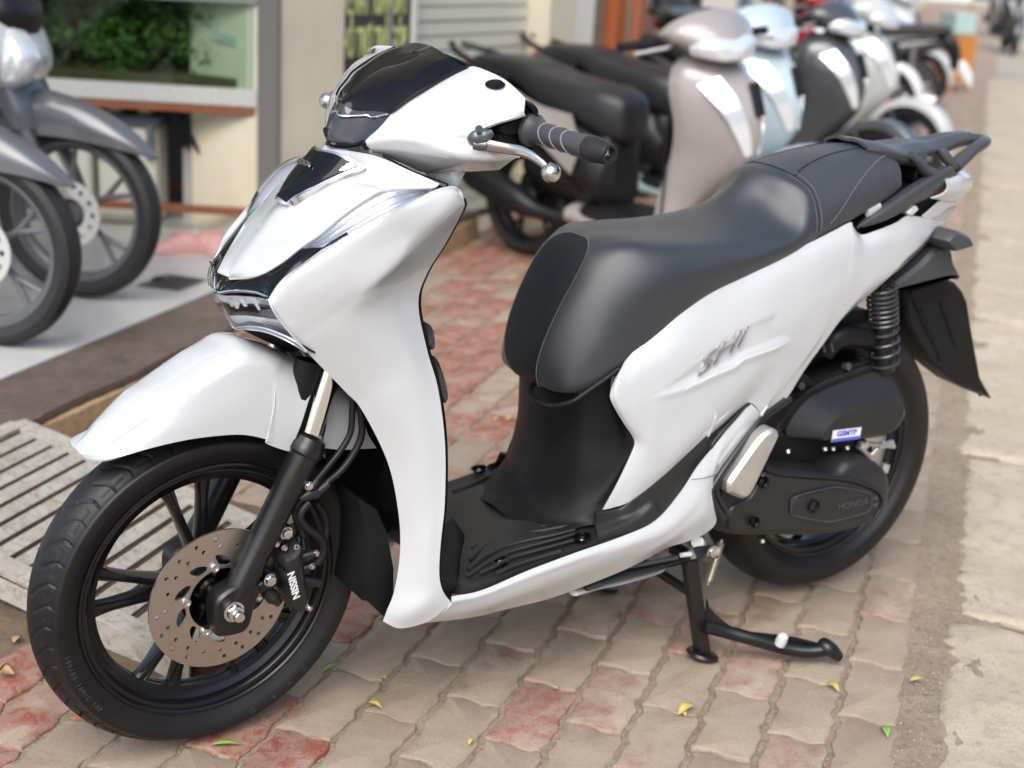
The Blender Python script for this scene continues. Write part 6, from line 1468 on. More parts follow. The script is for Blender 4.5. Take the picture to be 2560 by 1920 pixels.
def slipper(P, yaw, label):
    e = thing('clog', P, yaw, label, 'shoe', 'pink clogs under the tank'); m = bpy.data.materials.get('pink_foam') or mat('pink_foam', (.62,.34,.31), .6, var=(18,.4,(.5,.28,.26)))
    rows = []
    for x, hw, z0, z1 in [(-.125,.018,.0,.035),(-.11,.034,.0,.045),(-.05,.036,.0,.035),(0,.04,0,.055),(.05,.046,0,.075),(.09,.042,0,.06),(.118,.026,0,.035),(.128,.008,.005,.02)]:
        rows.append([(x,-hw,z0),(x,-hw*1.02,z0+(z1-z0)*.5),(x,-hw*.6,z1*.93),(x,0,z1),(x,hw*.6,z1*.93),(x,hw*1.02,z0+(z1-z0)*.5),(x,hw,z0)])
    shell('upper', grid(rows, 24, 20), m, e, (0,0,1), .004); bx('sole', (0,0,.008), (.25,.082,.016), m, e, .006)
    bx('strap', (-.08,0,.055), (.02,.09,.012), m, e, .003)
slipper(VZ('O',372,545,ZS), yaw_t+.3, 'left pink clog of the pair beside the rear motorbike wheel'); slipper(VZ('O',425,540,ZS), yaw_t-.5, 'middle pink clog below the brown rail'); slipper(VZ('O',462,540,ZS), yaw_t-1.2, 'pink clog half hidden by the scooter nose')
cg_ = thing('unseen_shade_ceiling', wp(-3.4,7.0,0), yaw_t, 'unseen white shop ceiling added to shade the fish tank', 'ceiling'); bx('slab', (-.2,-.35,2.55), (5.4,5.3,.15), mat('ceiling_white', (.6,.6,.58), .8), cg_)  # unseen slab, added and stretched forward to shade tank and wall
bx('back_wall', (-.3,1.2,1.4), (5.2,.1,2.4), mat('inner_wall', (.35,.36,.34), .8), cg_)
# ---- facade: column, sign, shutter, pillars
P0 = wp(-.955,5.55); AF = R(27.5); DF = np.array([math.cos(AF), math.sin(AF), 0]); NF = np.array([-math.sin(AF), math.cos(AF), 0])
def ft(xd, yd=60): P = VN('O', xd, yd, NF, NF@P0); return (P-P0)@DF
MMB = mat('beige_marble', (.80,.72,.53), .35, var=(2.5,.7,(.62,.54,.42)), coat=.2)
MCRM = mat('cream_paint', (.66,.60,.46), .7); MWHP = mat('white_wall_paint', (.74,.71,.64), .6)
def fthing(name, xa, xb, z0, z1, depth, off, m, label, cat, part='face', group=None):
    ta, tb = ft(xa), ft(xb); c = P0+DF*(ta+tb)/2; e = thing(name, c, AF, label, cat, group); bx(part, (0, depth/2+off, (z0+z1)/2), (abs(tb-ta), depth, z1-z0), m, e, .004); return e, abs(tb-ta)
cl, w_ = fthing('marble_column', 600, 745, 0, 3.2, .45, 0, MMB, 'broad beige marble column to the left of the shutter sign', 'column')
bx('grey_edge', (-w_/2-.014,.03,1.6), (.022,.10,3.2), mat('edge_metal', (.17,.16,.15), .5), cl); bx('pale_edge', (-w_/2+.006,-.004,1.6), (.012,.01,3.2), MWHP, cl)
sg, w_ = fthing('shop_sign', 748, 913, .50, 1.95, .03, .06, mat('sign_dark', (.06,.06,.065), .5), 'dark grey shop sign with pale yellow lettering beside the column', 'sign', 'board')
MYL = mat('letter_yellow', (.62,.64,.26), .5)
for zc, body in ((1.20,'CỬA HÀNG'),(1.035,'XE MÁY TUẤN ĐẠT'),(.862,'HỖ TRỢ TRẢ GÓP')):
    if body.startswith('CỬA'): continue
    o = text('sign_lettering', body, .168, MYL, sg, (0,.055,zc), (1,0,0), (0,0,1), ext=.002, bold=.004, xs=.31 if len(body) > 14 else .33)
bx('sign_frame', (w_/2+.01,.07,1.2), (.03,.05,1.6), MWHP, sg)
sh_, w_ = fthing('roller_shutter', 916, 1185, 0, 3.0, .02, .16, mat('shutter_slat', (.66,.65,.54), .55), 'pale grey roller shutter closed between sign and cream pillar', 'shutter', 'backing')
sl_ = MB().box((0,.13,0), (w_,.014,.058)); me_ = bpy.data.meshes.new('slat'); me_.from_pydata(sl_.v, [], sl_.f); me_.materials.append(bpy.data.materials['shutter_slat'])
for k in range(28):
    o = bpy.data.objects.new('slat', me_); o.location = (0, (k % 2)*.004, .04+.0665*k); link(o, sh_)
fthing('facade_pillar', 1186, 1240, 0, 3.2, .4, 0, MCRM, 'cream painted pillar right of the roller shutter', 'pillar'); fthing('facade_pillar', 1241, 1290, 0, 3.2, .35, .02, MWHP, 'white pillar strip next to the cream pillar', 'pillar')
fthing('facade_pillar', 1292, 1326, 0, 3.2, .3, .06, mat('taupe_post', (.22,.17,.12), .7), 'dull brown pillar strip beside the white one', 'pillar')
MORG = mat('orange_post', (.36,.10,.035), .6)
fthing('gate_post', 1330, 1352, 0, 3.2, .08, 0, MORG, 'rust orange gate post nearest the brown pillar strip', 'post'); fthing('gate_post', 1356, 1372, 0, 3.2, .08, .03, mat('tan_post', (.36,.29,.19), .7), 'tan gate post between two orange ones', 'post')
fthing('gate_post', 1378, 1396, 0, 3.2, .08, .0, mat('red_post', (.40,.14,.08), .6), 'faded red gate post furthest right of the three', 'post')
# dark shop openings and neighbouring fronts further along
def shopfront(xa, xb, off, m, label, h=3.4):
    e, w = fthing('shop_building', xa, xb, 0, h, .2, off, m, label, 'building', 'back_wall'); return e, w
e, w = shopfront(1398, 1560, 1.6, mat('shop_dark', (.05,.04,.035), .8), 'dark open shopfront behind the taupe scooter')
for i, (x, cc, z0, z1) in enumerate([(-.42,(.55,.52,.48),.6,1.5),(-.30,(.10,.16,.22),.9,1.4),(-.12,(.6,.6,.58),.7,1.5),(.05,(.35,.12,.08),.5,1.3),(.2,(.15,.12,.09),.5,1.6),(.38,(.5,.42,.3),.6,1.3)]):
    bx('display_goods', (x*w,-.4,(z0+z1)/2), (.16*w*.5,.2,z1-z0), mat('goods_%d' % i, cc, .7), e, .01)
# ================================================================== parked two-wheelers in the background
MSEATB = mat('bg_seat_black', (.018,.019,.021), .42, bump=(60,.1,2)); MDKP = mat('bg_dark_plastic', (.008,.008,.009), .42); MTYB = mat('bg_tyre', (.02,.02,.021), .6); MALB = mat('bg_alloy', (.30,.30,.31), .35, metal=.7)
MHL = mat('bg_headlamp', (.75,.78,.8), .1, metal=.4, coat=1.); MORN = mat('bg_amber', (.6,.25,.05), .3); MDSC = mat('bg_disc', (.62,.61,.58), .35, metal=.6)
def loftx(name, secs, m, parent, n=24, k=28, axis=0, pw=2.6):
    """closed body from super-ellipse sections: (pos, (centre of the other two axes), half sizes)"""
    S = cr(np.array([[s[0], s[1], s[2], s[3], s[4]] for s in secs]), k, arc=False); rings = []
    for p, c1_, c2_, h1, h2 in S:
        t = np.linspace(0,2*math.pi,n,endpoint=False); a = np.sign(np.cos(t))*np.abs(np.cos(t))**(2/pw)*max(h1,.001)+c1_; b_ = np.sign(np.sin(t))*np.abs(np.sin(t))**(2/pw)*max(h2,.001)+c2_
        R3 = np.zeros((n,3)); R3[:,axis] = p; o_ = [i for i in range(3) if i != axis]; R3[:,o_[0]] = a; R3[:,o_[1]] = b_; rings.append(R3)
    f = grid_faces(len(rings), n, wrap=True)+[tuple(range(n-1,-1,-1)), tuple((len(rings)-1)*n+j for j in range(n))]
    o = mesh(name, np.vstack(rings), f, m, parent, True, 45); bm = bmesh.new(); bm.from_mesh(o.data); bmesh.ops.recalc_face_normals(bm, faces=bm.faces); bm.to_mesh(o.data); bm.free(); return o
def bgwheel(par, x, r, hw, name, rimm=None, steerR=None, disc=None, spokes=5, cal=None):
    e = empty(name, (0,0,0), par); ri = r-.062; xf = steerR
    MB().lathe([(ri,-hw*.75),(r-.03,-hw),(r-.012,-hw*.8),(r,0),(r-.012,hw*.8),(r-.03,hw),(ri,hw*.75),(ri,-hw*.75)], (x,0,r), (0,1,0), 64).build('tyre', MTYB, e, xf=xf)
    b = MB(); b.lathe([(ri+.003,-hw*.8),(ri-.004,-hw*.8),(ri-.012,-.02),(ri-.022,-.012),(ri-.022,.012),(ri-.012,.02),(ri-.004,hw*.8),(ri+.003,hw*.8)], (x,0,r), (0,1,0), 64)
    for k in range(spokes):
        a = 2*math.pi*k/spokes+.5
        for da in (-.10,.10): b.tube([np.array([x+.045*math.cos(a),0,r+.045*math.sin(a)]), np.array([x+.11*math.cos(a),0,r+.11*math.sin(a)]), np.array([x+(ri-.02)*math.cos(a+da*1.6),0,r+(ri-.02)*math.sin(a+da*1.6)])], [.012,.010,.008], 8)
    b.lathe([(0,-.045),(.03,-.045),(.05,-.02),(.05,.03),(0,.045)], (x,0,r), (0,1,0), 24); b.build('rim', rimm or MDKP, e, xf=xf)
    if disc:
        s = disc; d = MB(); loops = [ring(.105,48), ring(.05,32)]
        for k in range(12): a = 2*math.pi*k/12; loops.append(ring(.009,8,(.078*math.cos(a),.078*math.sin(a))))
        dv, df = plate(loops, .004); v = xzy(dv, s*.052); v[:,0] += x; v[:,2] += r; d.add(v, df); d.build('brake_disc', MDSC, e, smooth=False, xf=xf)
    if cal:
        b = MB().box((x-.075,disc*.055,r+.07), (.045,.05,.10), rot=[[.8,0,.6],[0,1,0],[-.6,0,.8]]); b.build('caliper', cal, e, bevel=.008, xf=xf)
    return e
def bg_scooter(P, ang, label, paint, group, st=0., wr=.255, seatm=None, dark_lower=True, tall=1., cowlw=1., rear_disc=False, lean=0.):
    seatm = seatm or MSEATB; WBs = 1.28
    e = thing('parked_scooter', P, ang, label, 'scooter', group); e.rotation_euler = (lean,0,ang)
    c = Vector((WBs-.33,0,.55)); sx = Matrix.Translation(c) @ Matrix.Rotation(st,4,Vector((-.42,0,.91))) @ Matrix.Translation(-c)
    bgwheel(e, 0, wr, .055, 'rear_wheel'); bgwheel(e, WBs, wr, .045, 'front_wheel', steerR=sx, disc=1)
    b = MB()
    for s in (1,-1): b.tube([np.array([WBs,.075*s,wr]), np.array([WBs-.11,.075*s,wr+.22])], [.022,.02], 12)
    b.build('front_fork', MDKP, e, xf=sx)
    rows = []
    for a in np.linspace(R(-8), R(150), 10):
        rr_ = wr+.022+.01*math.sin(a); w = .062*(.35+.65*math.sin(min(math.pi/2,(a+.16)*1.6))); rows.append([np.array([WBs+rr_*.93*math.cos(a), s*w, wr+rr_*.93*math.sin(a)-.02]) if abs(s) == 1 else np.array([WBs+rr_*(1.04 if s == 0 else 1.02)*math.cos(a), s*w, wr+rr_*(1.04 if s == 0 else 1.02)*math.sin(a)]) for s in (-1,-.8,-.4,0,.4,.8,1)])
    shell('front_fender', grid(rows, 24, 24), paint, e, (0,0,1), .003, xf=sx)
    # leg shield: nose profile with swept cheeks
    def R_(z, xc, xe, hw): return [np.array([xe-.04,-hw,z]), np.array([xe+.02,-hw*.97,z]), np.array([(xc+xe)/2+.035,-hw*.58,z+.0]), np.array([xc+.0,-hw*.18,z]), np.array([xc+.015,0,z]), np.array([xc+.0,hw*.18,z]), np.array([(xc+xe)/2+.035,hw*.58,z]), np.array([xe+.02,hw*.97,z]), np.array([xe-.04,hw,z])]
    rows = [R_(.95*tall,.98,.90,.10), R_(.89*tall,1.05,.90,.175), R_(.80*tall,1.115,.91,.19), R_(.68,1.15,.93,.17), R_(.56,1.12,.91,.15), R_(.42,1.0,.87,.15), R_(.32,.92,.86,.155), R_(.24,.88,.84,.15)]
    shell('leg_shield', grid([list(r) for r in rows], 44, 40), paint, e, (1,0,.2), .004)
    for s in (1,-1):      # lamp clusters on the cheeks
        r_ = [[np.array([1.175,s*.020,.60]),np.array([1.165,s*.045,.70]),np.array([1.13,s*.075,.79]),np.array([1.05,s*.10,.875])],[np.array([1.16,s*.040,.585]),np.array([1.135,s*.085,.67]),np.array([1.09,s*.13,.76]),np.array([1.0,s*.165,.84])]]
        shell('turn_lamp', grid([[p+np.array([-.022,0,0]) for p in q] for q in r_], 6, 12), MHL, e, (1,0,0), .012)
    bx('nose_inset', (1.135,0,.80), (.02,.05,.13), MDKP, e, .006, rot=[[.93,0,-.36],[0,1,0],[.36,0,.93]])
    shell('inner_shield', grid([[np.array([.86,-.17,z]),np.array([.82,0,z]),np.array([.86,.17,z])] for z in (.90,.6,.28)], 10, 10), MDKP, e, (-1,0,0), .004)
    # handlebar cowl and lamp
    loftx('handlebar_cowl', [(.80,0,1.0,.05,.03),(.85,0,1.02,.18*cowlw,.055),(.91,0,1.035,.20*cowlw,.075),(.97,0,1.025,.17*cowlw,.085),(1.04,0,.99,.10*cowlw,.065),(1.095,0,.955,.03,.02)], paint, e, pw=1.8).data.transform(sx)
    loftx('headlamp', [(.99,0,.985,.145,.036),(1.04,0,.985,.125,.043),(1.08,0,.972,.08,.034),(1.10,0,.96,.02,.012)], MHL, e, pw=3.6).data.transform(sx)
    loftx('visor', [(.90,0,1.085,.05,.03),(.95,0,1.075,.11,.028),(1.0,0,1.05,.10,.02),(1.04,0,1.03,.03,.006)], MDKP if cowlw < 1.05 else paint, e).data.transform(sx)
    for s in (1,-1):
        MB().tube([np.array([.86,.14*s,1.0]), np.array([.845,.22*s,1.0]), np.array([.835,.35*s,.995])], [.018,.017,.0165], 12).build('grip', MDKP, e, xf=sx)
        MB().tube([np.array([.90,.14*s,1.0]), np.array([.93,.20*s,.99]), np.array([.90,.33*s,.975])], .008, 8).build('brake_lever', MAL, e, xf=sx)
    MB().tube([np.array([WBs-.18,0,wr+.38]), np.array([.90,0,.95])], [.05,.04], 12).build('steering_neck', MDKP, e)
    # floor, tunnel, seat base, body
    loftx('floorboard', [(.42,0,.27,.15,.04),(.5,0,.265,.17,.045),(.8,0,.265,.175,.045),(.87,0,.27,.16,.04)], MDKP, e)
    loftx('body_side', [(-.44,0,.775,.02,.015),(-.34,0,.745,.075,.045),(-.15,0,.69,.115,.07),(.05,0,.61,.145,.105),(.25,0,.54,.16,.14),(.42,0,.46,.155,.155),(.50,0,.40,.12,.13)], MDKP, e)
    for s in (1,-1):
        q_ = [[np.array([-.38,.075*s,.78]),np.array([-.1,.135*s,.75]),np.array([.15,.16*s,.68]),np.array([.36,.172*s,.66])],[np.array([-.30,.085*s,.78]),np.array([-.1,.145*s,.72]),np.array([.15,.178*s,.62]),np.array([.42,.18*s,.54])],[np.array([-.2,.10*s,.73]),np.array([.02,.15*s,.63]),np.array([.2,.178*s,.53]),np.array([.38,.172*s,.42])]]
        shell('side_panel', grid(q_, 16, 24), paint, e, (0,s,0), .006)
    loftx('under_seat', [(.05,0,.44,.12,.10),(.25,0,.42,.14,.14),(.47,0,.46,.12,.18),(.53,0,.45,.07,.14)], MDKP, e)
    loftx('sill', [(.35,0,.25,.165,.05),(.6,0,.235,.178,.04),(.85,0,.24,.17,.045)], paint, e)
    loftx('seat', [(-.34,0,.80,.05,.015),(-.30,0,.80,.10,.035),(-.12,0,.795,.13,.050),(.02,0,.775,.14,.06),(.12,0,.735,.15,.075),(.32,0,.70,.155,.085),(.46,0,.675,.135,.10),(.55,0,.65,.09,.09),(.575,0,.63,.04,.05)], seatm, e, k=40, pw=3.4)
    loftx('tail_lamp', [(-.455,0,.76,.02,.015),(-.43,0,.755,.06,.03),(-.40,0,.75,.07,.04)], MRED, e)
    for s in (1,-1): MB().tube(smoothpath(np.array([[-.02,.14*s,.76],[-.2,.135*s,.79],[-.40,.10*s,.83],[-.52,.03*s,.86]]), 16), .014, 8, sx=1.3).build('grab_rail', MDKP, e)
    puffo = puff([(-.08,.20),(.0,.16),(.22,.15),(.42,.19),(.46,.28),(.40,.36),(.1,.40),(-.06,.36),(-.10,.28)], [(.02,0),(.14,0),(.155,.01)], 40)
    MB().add(*puffo).build('transmission', MDKP, e)
    puffo = puff([(-.10,.42),(.05,.40),(.24,.42),(.28,.50),(.2,.56),(0,.57),(-.10,.52)], [(.02,0),(.13,0),(.145,.01)], 40); MB().add(*puffo).build('air_filter_box', MDKP, e)
    loftx('exhaust', [(-.25,-.15,.34,.02,.02),(-.22,-.15,.335,.055,.06),(.05,-.15,.27,.055,.06),(.2,-.13,.23,.03,.03),(.4,-.08,.22,.02,.02)], MDKP, e)
    shell('rear_fender', grid([[np.array([-.30,-.07,.62]),np.array([-.31,0,.63]),np.array([-.30,.07,.62])],[np.array([-.38,-.075,.48]),np.array([-.395,0,.48]),np.array([-.38,.075,.48])],[np.array([-.43,-.07,.34]),np.array([-.445,0,.34]),np.array([-.43,.07,.34])]], 10, 10), MDKP, e, (-1,0,0), .004)
    MB().tube([np.array([.02,.11,.62]), np.array([-.02,.11,.27])], .028, 12).build('rear_shock', MDKP, e)
    MB().tube([np.array([.42,.10,.24]), np.array([.36,.19,.01])], .012, 8).build('side_stand', MALB, e)
    return e
GRP = 'scooters parked side by side behind the white one'
def cmat(name, c, r=.25, var=None): return mat(name, c, r, coat=.8, var=var)
MTAU = cmat('paint_taupe', (.30,.275,.265)); MBLU = cmat('paint_pale_blue', (.42,.52,.56)); MBLKP = cmat('paint_dark_grey', (.055,.06,.065)); MSLV = cmat('paint_silver', (.50,.52,.51)); MMAT = cmat('paint_matte_black', (.03,.03,.032), .45)
def place_front(xd, dep, back, fwd_c):  # position of the rear contact from where the cowl stands
    d = E1*fwd_c[0]+E2*fwd_c[1]; d = d/np.linalg.norm(d); r_ = ray('O', xd, 100); a = (r_@E1)/(r_@E2)*dep
    return CG+E1*a+E2*dep-d*back, math.atan2(d[1], d[0])
for xd, dep, fw_, lab, pt_, stv, kw in [
    (1560,5.45,(.71,-.70),'taupe scooter with dark seat directly behind the white scooter seat',MTAU,-.25,dict(tall=1.)),
    (1655,6.35,(.71,-.70),'pale blue scooter between the taupe and the dark grey one',MBLU,-.2,dict(tall=1.)),
    (1800,7.5,(.72,-.69),'dark grey scooter to the right of the pale blue one',MBLKP,.05,dict()),
    (1880,8.8,(.72,-.69),'silver scooter at the far end of the parked row',MSLV,.05,dict(tall=.95))]:
    P, an = place_front(xd, dep, .95, fw_); P[2] = 0; bg_scooter(P, an, lab, pt_, GRP, st=stv, **kw)
for xd, yd, z, fw_, lab, pt_ in [(1030,120,.90,(.86,-.50),'matte black scooter with grey seat whose tail shows beside the handlebar',MTAU)]:
    pass
# two bikes standing on the shop tiles at the far left: front halves in view
def left_bike(Pc, ang, label, paint, rimm, cal, dsk):
    e = thing('parked_motorbike', Pc, ang, label, 'motorbike', 'motorbikes standing on the shop tiles')   # origin = front tyre contact, +x forward
    r = .283; sx = None; bgwheel(e, 0, r, .045, 'front_wheel', rimm=rimm, disc=dsk, cal=cal, spokes=5)
    for s in (1,-1):
        MB().tube([np.array([-.01,.085*s,r-.03]), np.array([-.06,.085*s,r+.10]), np.array([-.20,.085*s,r+.42])], [.022,.020,.024], 14).build('fork_leg', rimm, e)
    b = MB(); bolt(b, (0,-.11,r), (0,-1,0), .014, .014); b.build('axle_nut', MZN, e)
    rows = []
    for x, zt, zl, hw in [(.275,.485,.478,.008),(.255,.508,.480,.024),(.21,.545,.492,.042),(.15,.582,.505,.056),(.07,.618,.515,.064),(-.02,.645,.525,.068),(-.12,.66,.52,.07),(-.19,.645,.48,.07),(-.24,.60,.42,.064)]:
        rows.append([np.array([x,-hw,zl]),np.array([x,-hw*.98,(zt+zl)/2]),np.array([x,-hw*.6,zt-.012]),np.array([x,0,zt]),np.array([x,hw*.6,zt-.012]),np.array([x,hw*.98,(zt+zl)/2]),np.array([x,hw,zl])])
    shell('front_fender', grid(rows, 30, 30), paint, e, (0,0,1), .003)
    loftx('fork_cover', [(r+.26,-.14,0,.05,.11),(r+.33,-.17,0,.06,.115),(r+.42,-.21,0,.06,.11),(r+.48,-.24,0,.05,.08)][0:4], paint, e, axis=2)
    loftx('head_cowl', [(.60,-.27,0,.05,.06),(.66,-.25,0,.09,.13),(.74,-.24,0,.12,.17),(.84,-.27,0,.12,.165),(.95,-.33,0,.10,.13),(1.05,-.40,0,.06,.07),(1.08,-.43,0,.02,.02)], cmat('paint_silver_grey', (.45,.47,.47)) if 'paint_silver_grey' not in bpy.data.materials else bpy.data.materials['paint_silver_grey'], e, axis=2)
    loftx('headlamp', [(.66,-.17,-.07,.02,.03),(.70,-.145,-.075,.05,.065),(.77,-.14,-.07,.055,.07),(.83,-.17,-.06,.04,.05),(.87,-.20,-.05,.015,.02)], MHL, e, axis=2)
    loftx('dark_mask', [(.80,-.20,0,.05,.08),(.90,-.22,0,.085,.12),(1.0,-.29,0,.08,.10),(1.06,-.34,0,.04,.04)], MDKP, e, axis=2)
    loftx('leg_cover', [(-.75,0,.45,.14,.10),(-.6,0,.55,.17,.18),(-.42,0,.66,.18,.2),(-.30,0,.68,.10,.14)], paint, e)
    loftx('frame_body', [(-1.6,0,.75,.06,.05),(-1.3,0,.70,.13,.14),(-.9,0,.5,.14,.12),(-.6,0,.42,.12,.12)], MDKP, e)
    loftx('seat', [(-1.65,0,.82,.05,.02),(-1.5,0,.83,.12,.05),(-1.1,0,.80,.13,.06),(-.9,0,.77,.08,.05)], MSEATB, e); bgwheel(e, -1.24, .283, .05, 'rear_wheel')
    for s in (1,-1): MB().tube([np.array([-.38,.1*s,1.0]), np.array([-.43,.34*s,1.0])], .017, 10).build('grip', MDKP, e)
    return e
MGRM = cmat('paint_matte_grey', (.09,.095,.105), .35)
MRG = mat('bg_rim_grey', (.13,.135,.14), .4, metal=.3)
fa = math.atan2(*(E1*.97+E2*-.22)[[1,0]])
Pb2 = VZ('O',178,640,ZS); Pb1 = VZ('O',-15,742,ZS)
left_bike(Pb2, fa, 'motorbike with grey fender, its front wheel next to the pink clogs', MGRM, MRG, None, -1)
left_bike(Pb1, fa+.02, 'motorbike at the left edge of the photo, red brake caliper on its front wheel', MGRM, MRG, MRED, -1)
# black underbone seen from the side further down the pavement
def side_bike(P, ang, label, seatm, paint):
    e = thing('parked_motorbike', P, ang, label, 'motorbike'); r = .285   # origin rear contact, +x forward
    bgwheel(e, 0, r, .042, 'rear_wheel', rimm=MALB, spokes=9); bgwheel(e, 1.22, r, .038, 'front_wheel', rimm=MALB, spokes=9)
    loftx('seat', [(-.30,0,.80,.05,.015),(-.26,0,.80,.11,.04),(.0,0,.79,.13,.05),(.35,0,.765,.13,.05),(.5,0,.75,.06,.03)], seatm, e)
    loftx('side_cover', [(-.30,0,.70,.04,.03),(-.1,0,.67,.10,.07),(.25,0,.58,.12,.11),(.5,0,.52,.08,.10)], paint, e)
    MB().tube([np.array([-.02,.12,.68]), np.array([-.02,.12,.30])], .026, 12).build('rear_shock', MALB, e)
    MB().tube([np.array([-.25,.13,.24]), np.array([.2,.13,.25]), np.array([.55,.12,.24])], [.045,.045,.02], 14).build('exhaust', MDSC, e)
    MB().tube([np.array([-.05,.09,.285]), np.array([.5,.09,.30])], [.035,.03], 10).build('chain_case', MALB, e); loftx('engine', [(.35,0,.30,.08,.08),(.5,0,.30,.13,.11),(.7,0,.30,.09,.08)], MALB, e)
    MB().tube(smoothpath(np.array([[-.22,0,.78],[-.34,0,.66],[-.37,0,.5]]), 10), [.04,.05,.06,.06,.06,.05,.05,.05,.04,.04], 10, sx=1.2).build('rear_fender', MDKP, e)
    loftx('fender_tip', [(-.40,0,.52,.03,.06),(-.46,0,.47,.04,.08),(-.52,0,.40,.02,.06)], mat('white_plastic', (.7,.7,.68), .4) if 'white_plastic' not in bpy.data.materials else bpy.data.materials['white_plastic'], e)
    loftx('leg_cover', [(.72,0,.42,.06,.12),(.86,0,.55,.18,.18),(1.0,0,.72,.14,.14),(1.05,0,.80,.04,.04)], paint, e); loftx('head', [(.84,0,.98,.05,.03),(.90,0,.98,.12,.07),(1.0,0,.96,.10,.06),(1.05,0,.95,.04,.03)], paint, e)
    for s in (1,-1): MB().tube([np.array([.9,.08*s,.98]), np.array([.84,.32*s,.98])], .016, 8).build('grip', MDKP, e); MB().tube([np.array([1.22,.07*s,.285]), np.array([1.0,.07*s,.75])], .02, 8).build('fork_leg', MALB, e)
    return e
P = VZ('O',1945,272,0); side_bike(P, math.atan2(*(E1*-.97+E2*.26)[[1,0]]), 'black side-on motorbike with long flat seat beyond the parked scooters', MSEATB, cmat('paint_black', (.02,.02,.022)))
MRDP = cmat('paint_red', (.40,.02,.03)); MWHB = cmat('paint_white_b', (.75,.75,.73))
def far_bike(xd, dep, fw_, lab, pt_):
    P, an = place_front(xd, dep, .95, fw_); P[2] = 0; return bg_scooter(P, an, lab, pt_, 'far off parked two-wheelers', st=0)
far_bike(1765,10.6,(.8,-.6),'red scooter glimpsed above the dark grey one',MRDP); far_bike(1850,12.0,(.8,-.6),'white fronted scooter above the black motorbike seat',MWHB); far_bike(1935,14.2,(.8,-.6),'small silver scooter left of the orange stall cabinet',MSLV)
far_bike(2185,24,(-.2,-1.),'tiny distant motorbike with round headlamp on the road at the right edge',MBLKP); far_bike(2150,30,(-.2,-1.),'tiny pale scooter far down the road',MTAU)
# orange cabinet with glass top
oc = thing('orange_cabinet', VZ('O',2072,196,0), yaw_t+.35, 'tall orange wooden stall cabinet with glass jars on top', 'cabinet'); MOR = mat('orange_wood', (.52,.22,.05), .6, var=(6,.4,(.45,.18,.04)))
bx('cabinet_body', (0,.18,.33), (.28,.36,.52), MOR, oc)
for x in (-.12,.12):
    for y in (.03,.33): bx('leg', (x,y,.04), (.03,.03,.10), MOR, oc)
bx('glass_case', (-.02,.18,.72), (.26,.30,.22), mat('case_glass', (.45,.60,.58), .2), oc); bx('shelf', (-.35,.3,.42), (.40,.3,.10), mat('shelf_dark', (.16,.14,.11), .7), oc); bx('back_post', (.15,.2,.72), (.02,.02,.45), MOR, oc)
bb_ = thing('pink_crate', VZ('O',2030,180,0), yaw_t, 'pink plastic crate beside the orange cabinet', 'crate'); bx('crate', (0,.2,.17), (.3,.3,.32), mat('crate_pink', (.50,.33,.30), .6), bb_, .01)
# shop goods and far street fronts along the left of the road
def streetbox(u, v, du, dv, h, c, lab, cat='building', name='shop_building', extra=True):
    e = thing(name, uvz(u,v,0), SU, lab, cat); m = mat('wall_'+str(int(u*10)), c, .8, var=(1.2,.5,tuple(x*.75 for x in c))); bx('wall', (0,0,h/2), (du,dv,h), m, e)
    if extra:
        for k in range(3): bx('door_opening', (-du/2-.01, -dv*.3+.3*dv*k, h*.32), (.06, dv*.2, h*.6), mat('opening', (.05,.045,.04), .9) if 'opening' not in bpy.data.materials else bpy.data.materials['opening'], e)
        for k in range(3): bx('door_opening', (-du*.3+.3*du*k, -dv/2-.01, h*.32), (du*.2, .06, h*.6), bpy.data.materials['opening'], e)
        bx('awning', (0,-dv/2-.5,h*.72), (du*.95,1.,.06), m, e)
    return e
streetbox(13,4.6,3,2.6,4,(.30,.25,.20),'brown shop building just beyond the parked scooters')
streetbox(18,4.3,4,2.6,4.5,(.58,.52,.46),'pale plaster shop building further along the street')
streetbox(25,4.2,6,2.6,5,(.45,.30,.26),'pinkish shop building far along the street')
streetbox(36,4.4,9,3,5.5,(.55,.58,.52),'grey green building far down the street')
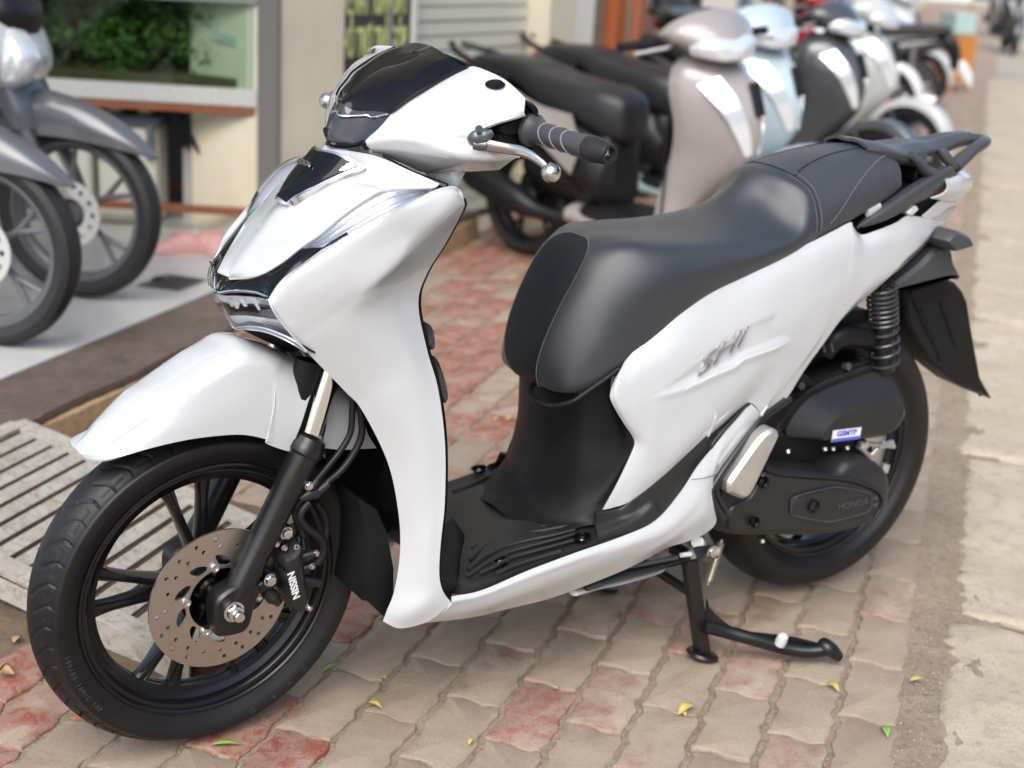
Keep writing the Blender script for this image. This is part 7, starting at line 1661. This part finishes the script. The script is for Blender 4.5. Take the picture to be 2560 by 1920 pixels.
streetbox(60,-2,6,16,7,(.62,.70,.68),'pale mint building closing the end of the street')
for i, (u, v, c_, lab) in enumerate([(11.2,1.9,(.50,.42,.18),'yellow goods rack by the brown shop'),(12.4,1.7,(.60,.58,.55),'pale goods rack left of the orange cabinet'),(14.2,1.6,(.32,.22,.18),'brown goods rack behind the far scooters'),(15.8,1.2,(.55,.35,.34),'pinkish clothes rail beside the road'),(17.2,.8,(.08,.09,.13),'dark clothes rail left of the orange cabinet')]):
    e = thing('goods_rack', uvz(u,v,0), SU, lab, 'rack')
    for k in range(4):
        for j in range(3): bx('stacked_goods', (-.3+.2*k, 0, .25+.4*j), (.15,.35,.28), mat('gd_%d_%d' % (i, k), tuple(min(.8,max(.02,x*rnd.uniform(.5,1.5))) for x in c_), .7) if j == 0 else bpy.data.materials['gd_%d_%d' % (i, k)], e, .01)
    bx('rack_frame', (0,.2,.65), (.9,.03,1.3), mat('rack_metal', (.3,.3,.3), .5) if 'rack_metal' not in bpy.data.materials else bpy.data.materials['rack_metal'], e)
rb_ = thing('street_banner', uvz(44,-3.2,0), SU+1.57, 'red and white banner over the far end of the road', 'banner'); bx('cloth', (0,0,2.4), (3.2,.05,.6), mat('banner_white', (.75,.75,.75), .7), rb_); bx('red_band', (0,-.04,2.05), (3.2,.05,.35), MRED, rb_)
for x in (-1.6,1.6): bx('pole', (x,0,1.3), (.08,.08,2.7), MBR, rb_)

# ================================================================== unseen far side of the street and upper storey, added for reflections and shade
streetbox(3,-15,16,4,7,(.34,.33,.31),'unseen grey row building, added for reflections, on the far side of the street, behind the photographer')
streetbox(22,-16,18,4,8,(.40,.36,.30),'unseen tan row building, added for reflections, further along the far side of the street')
streetbox(-16,-14,18,4,6,(.28,.30,.27),'unseen grey green row building, added for reflections, across the street to the rear')
up = thing('unseen_upper_storey', P0+DF*3.0+NF*3.2, AF, 'unseen upper storey added to block sky above the roller shutter', 'building'); bx('wall', (0,0,5.2), (12,6,4.2), MCRM, up)  # out-of-view mass added to block sky and darken this side
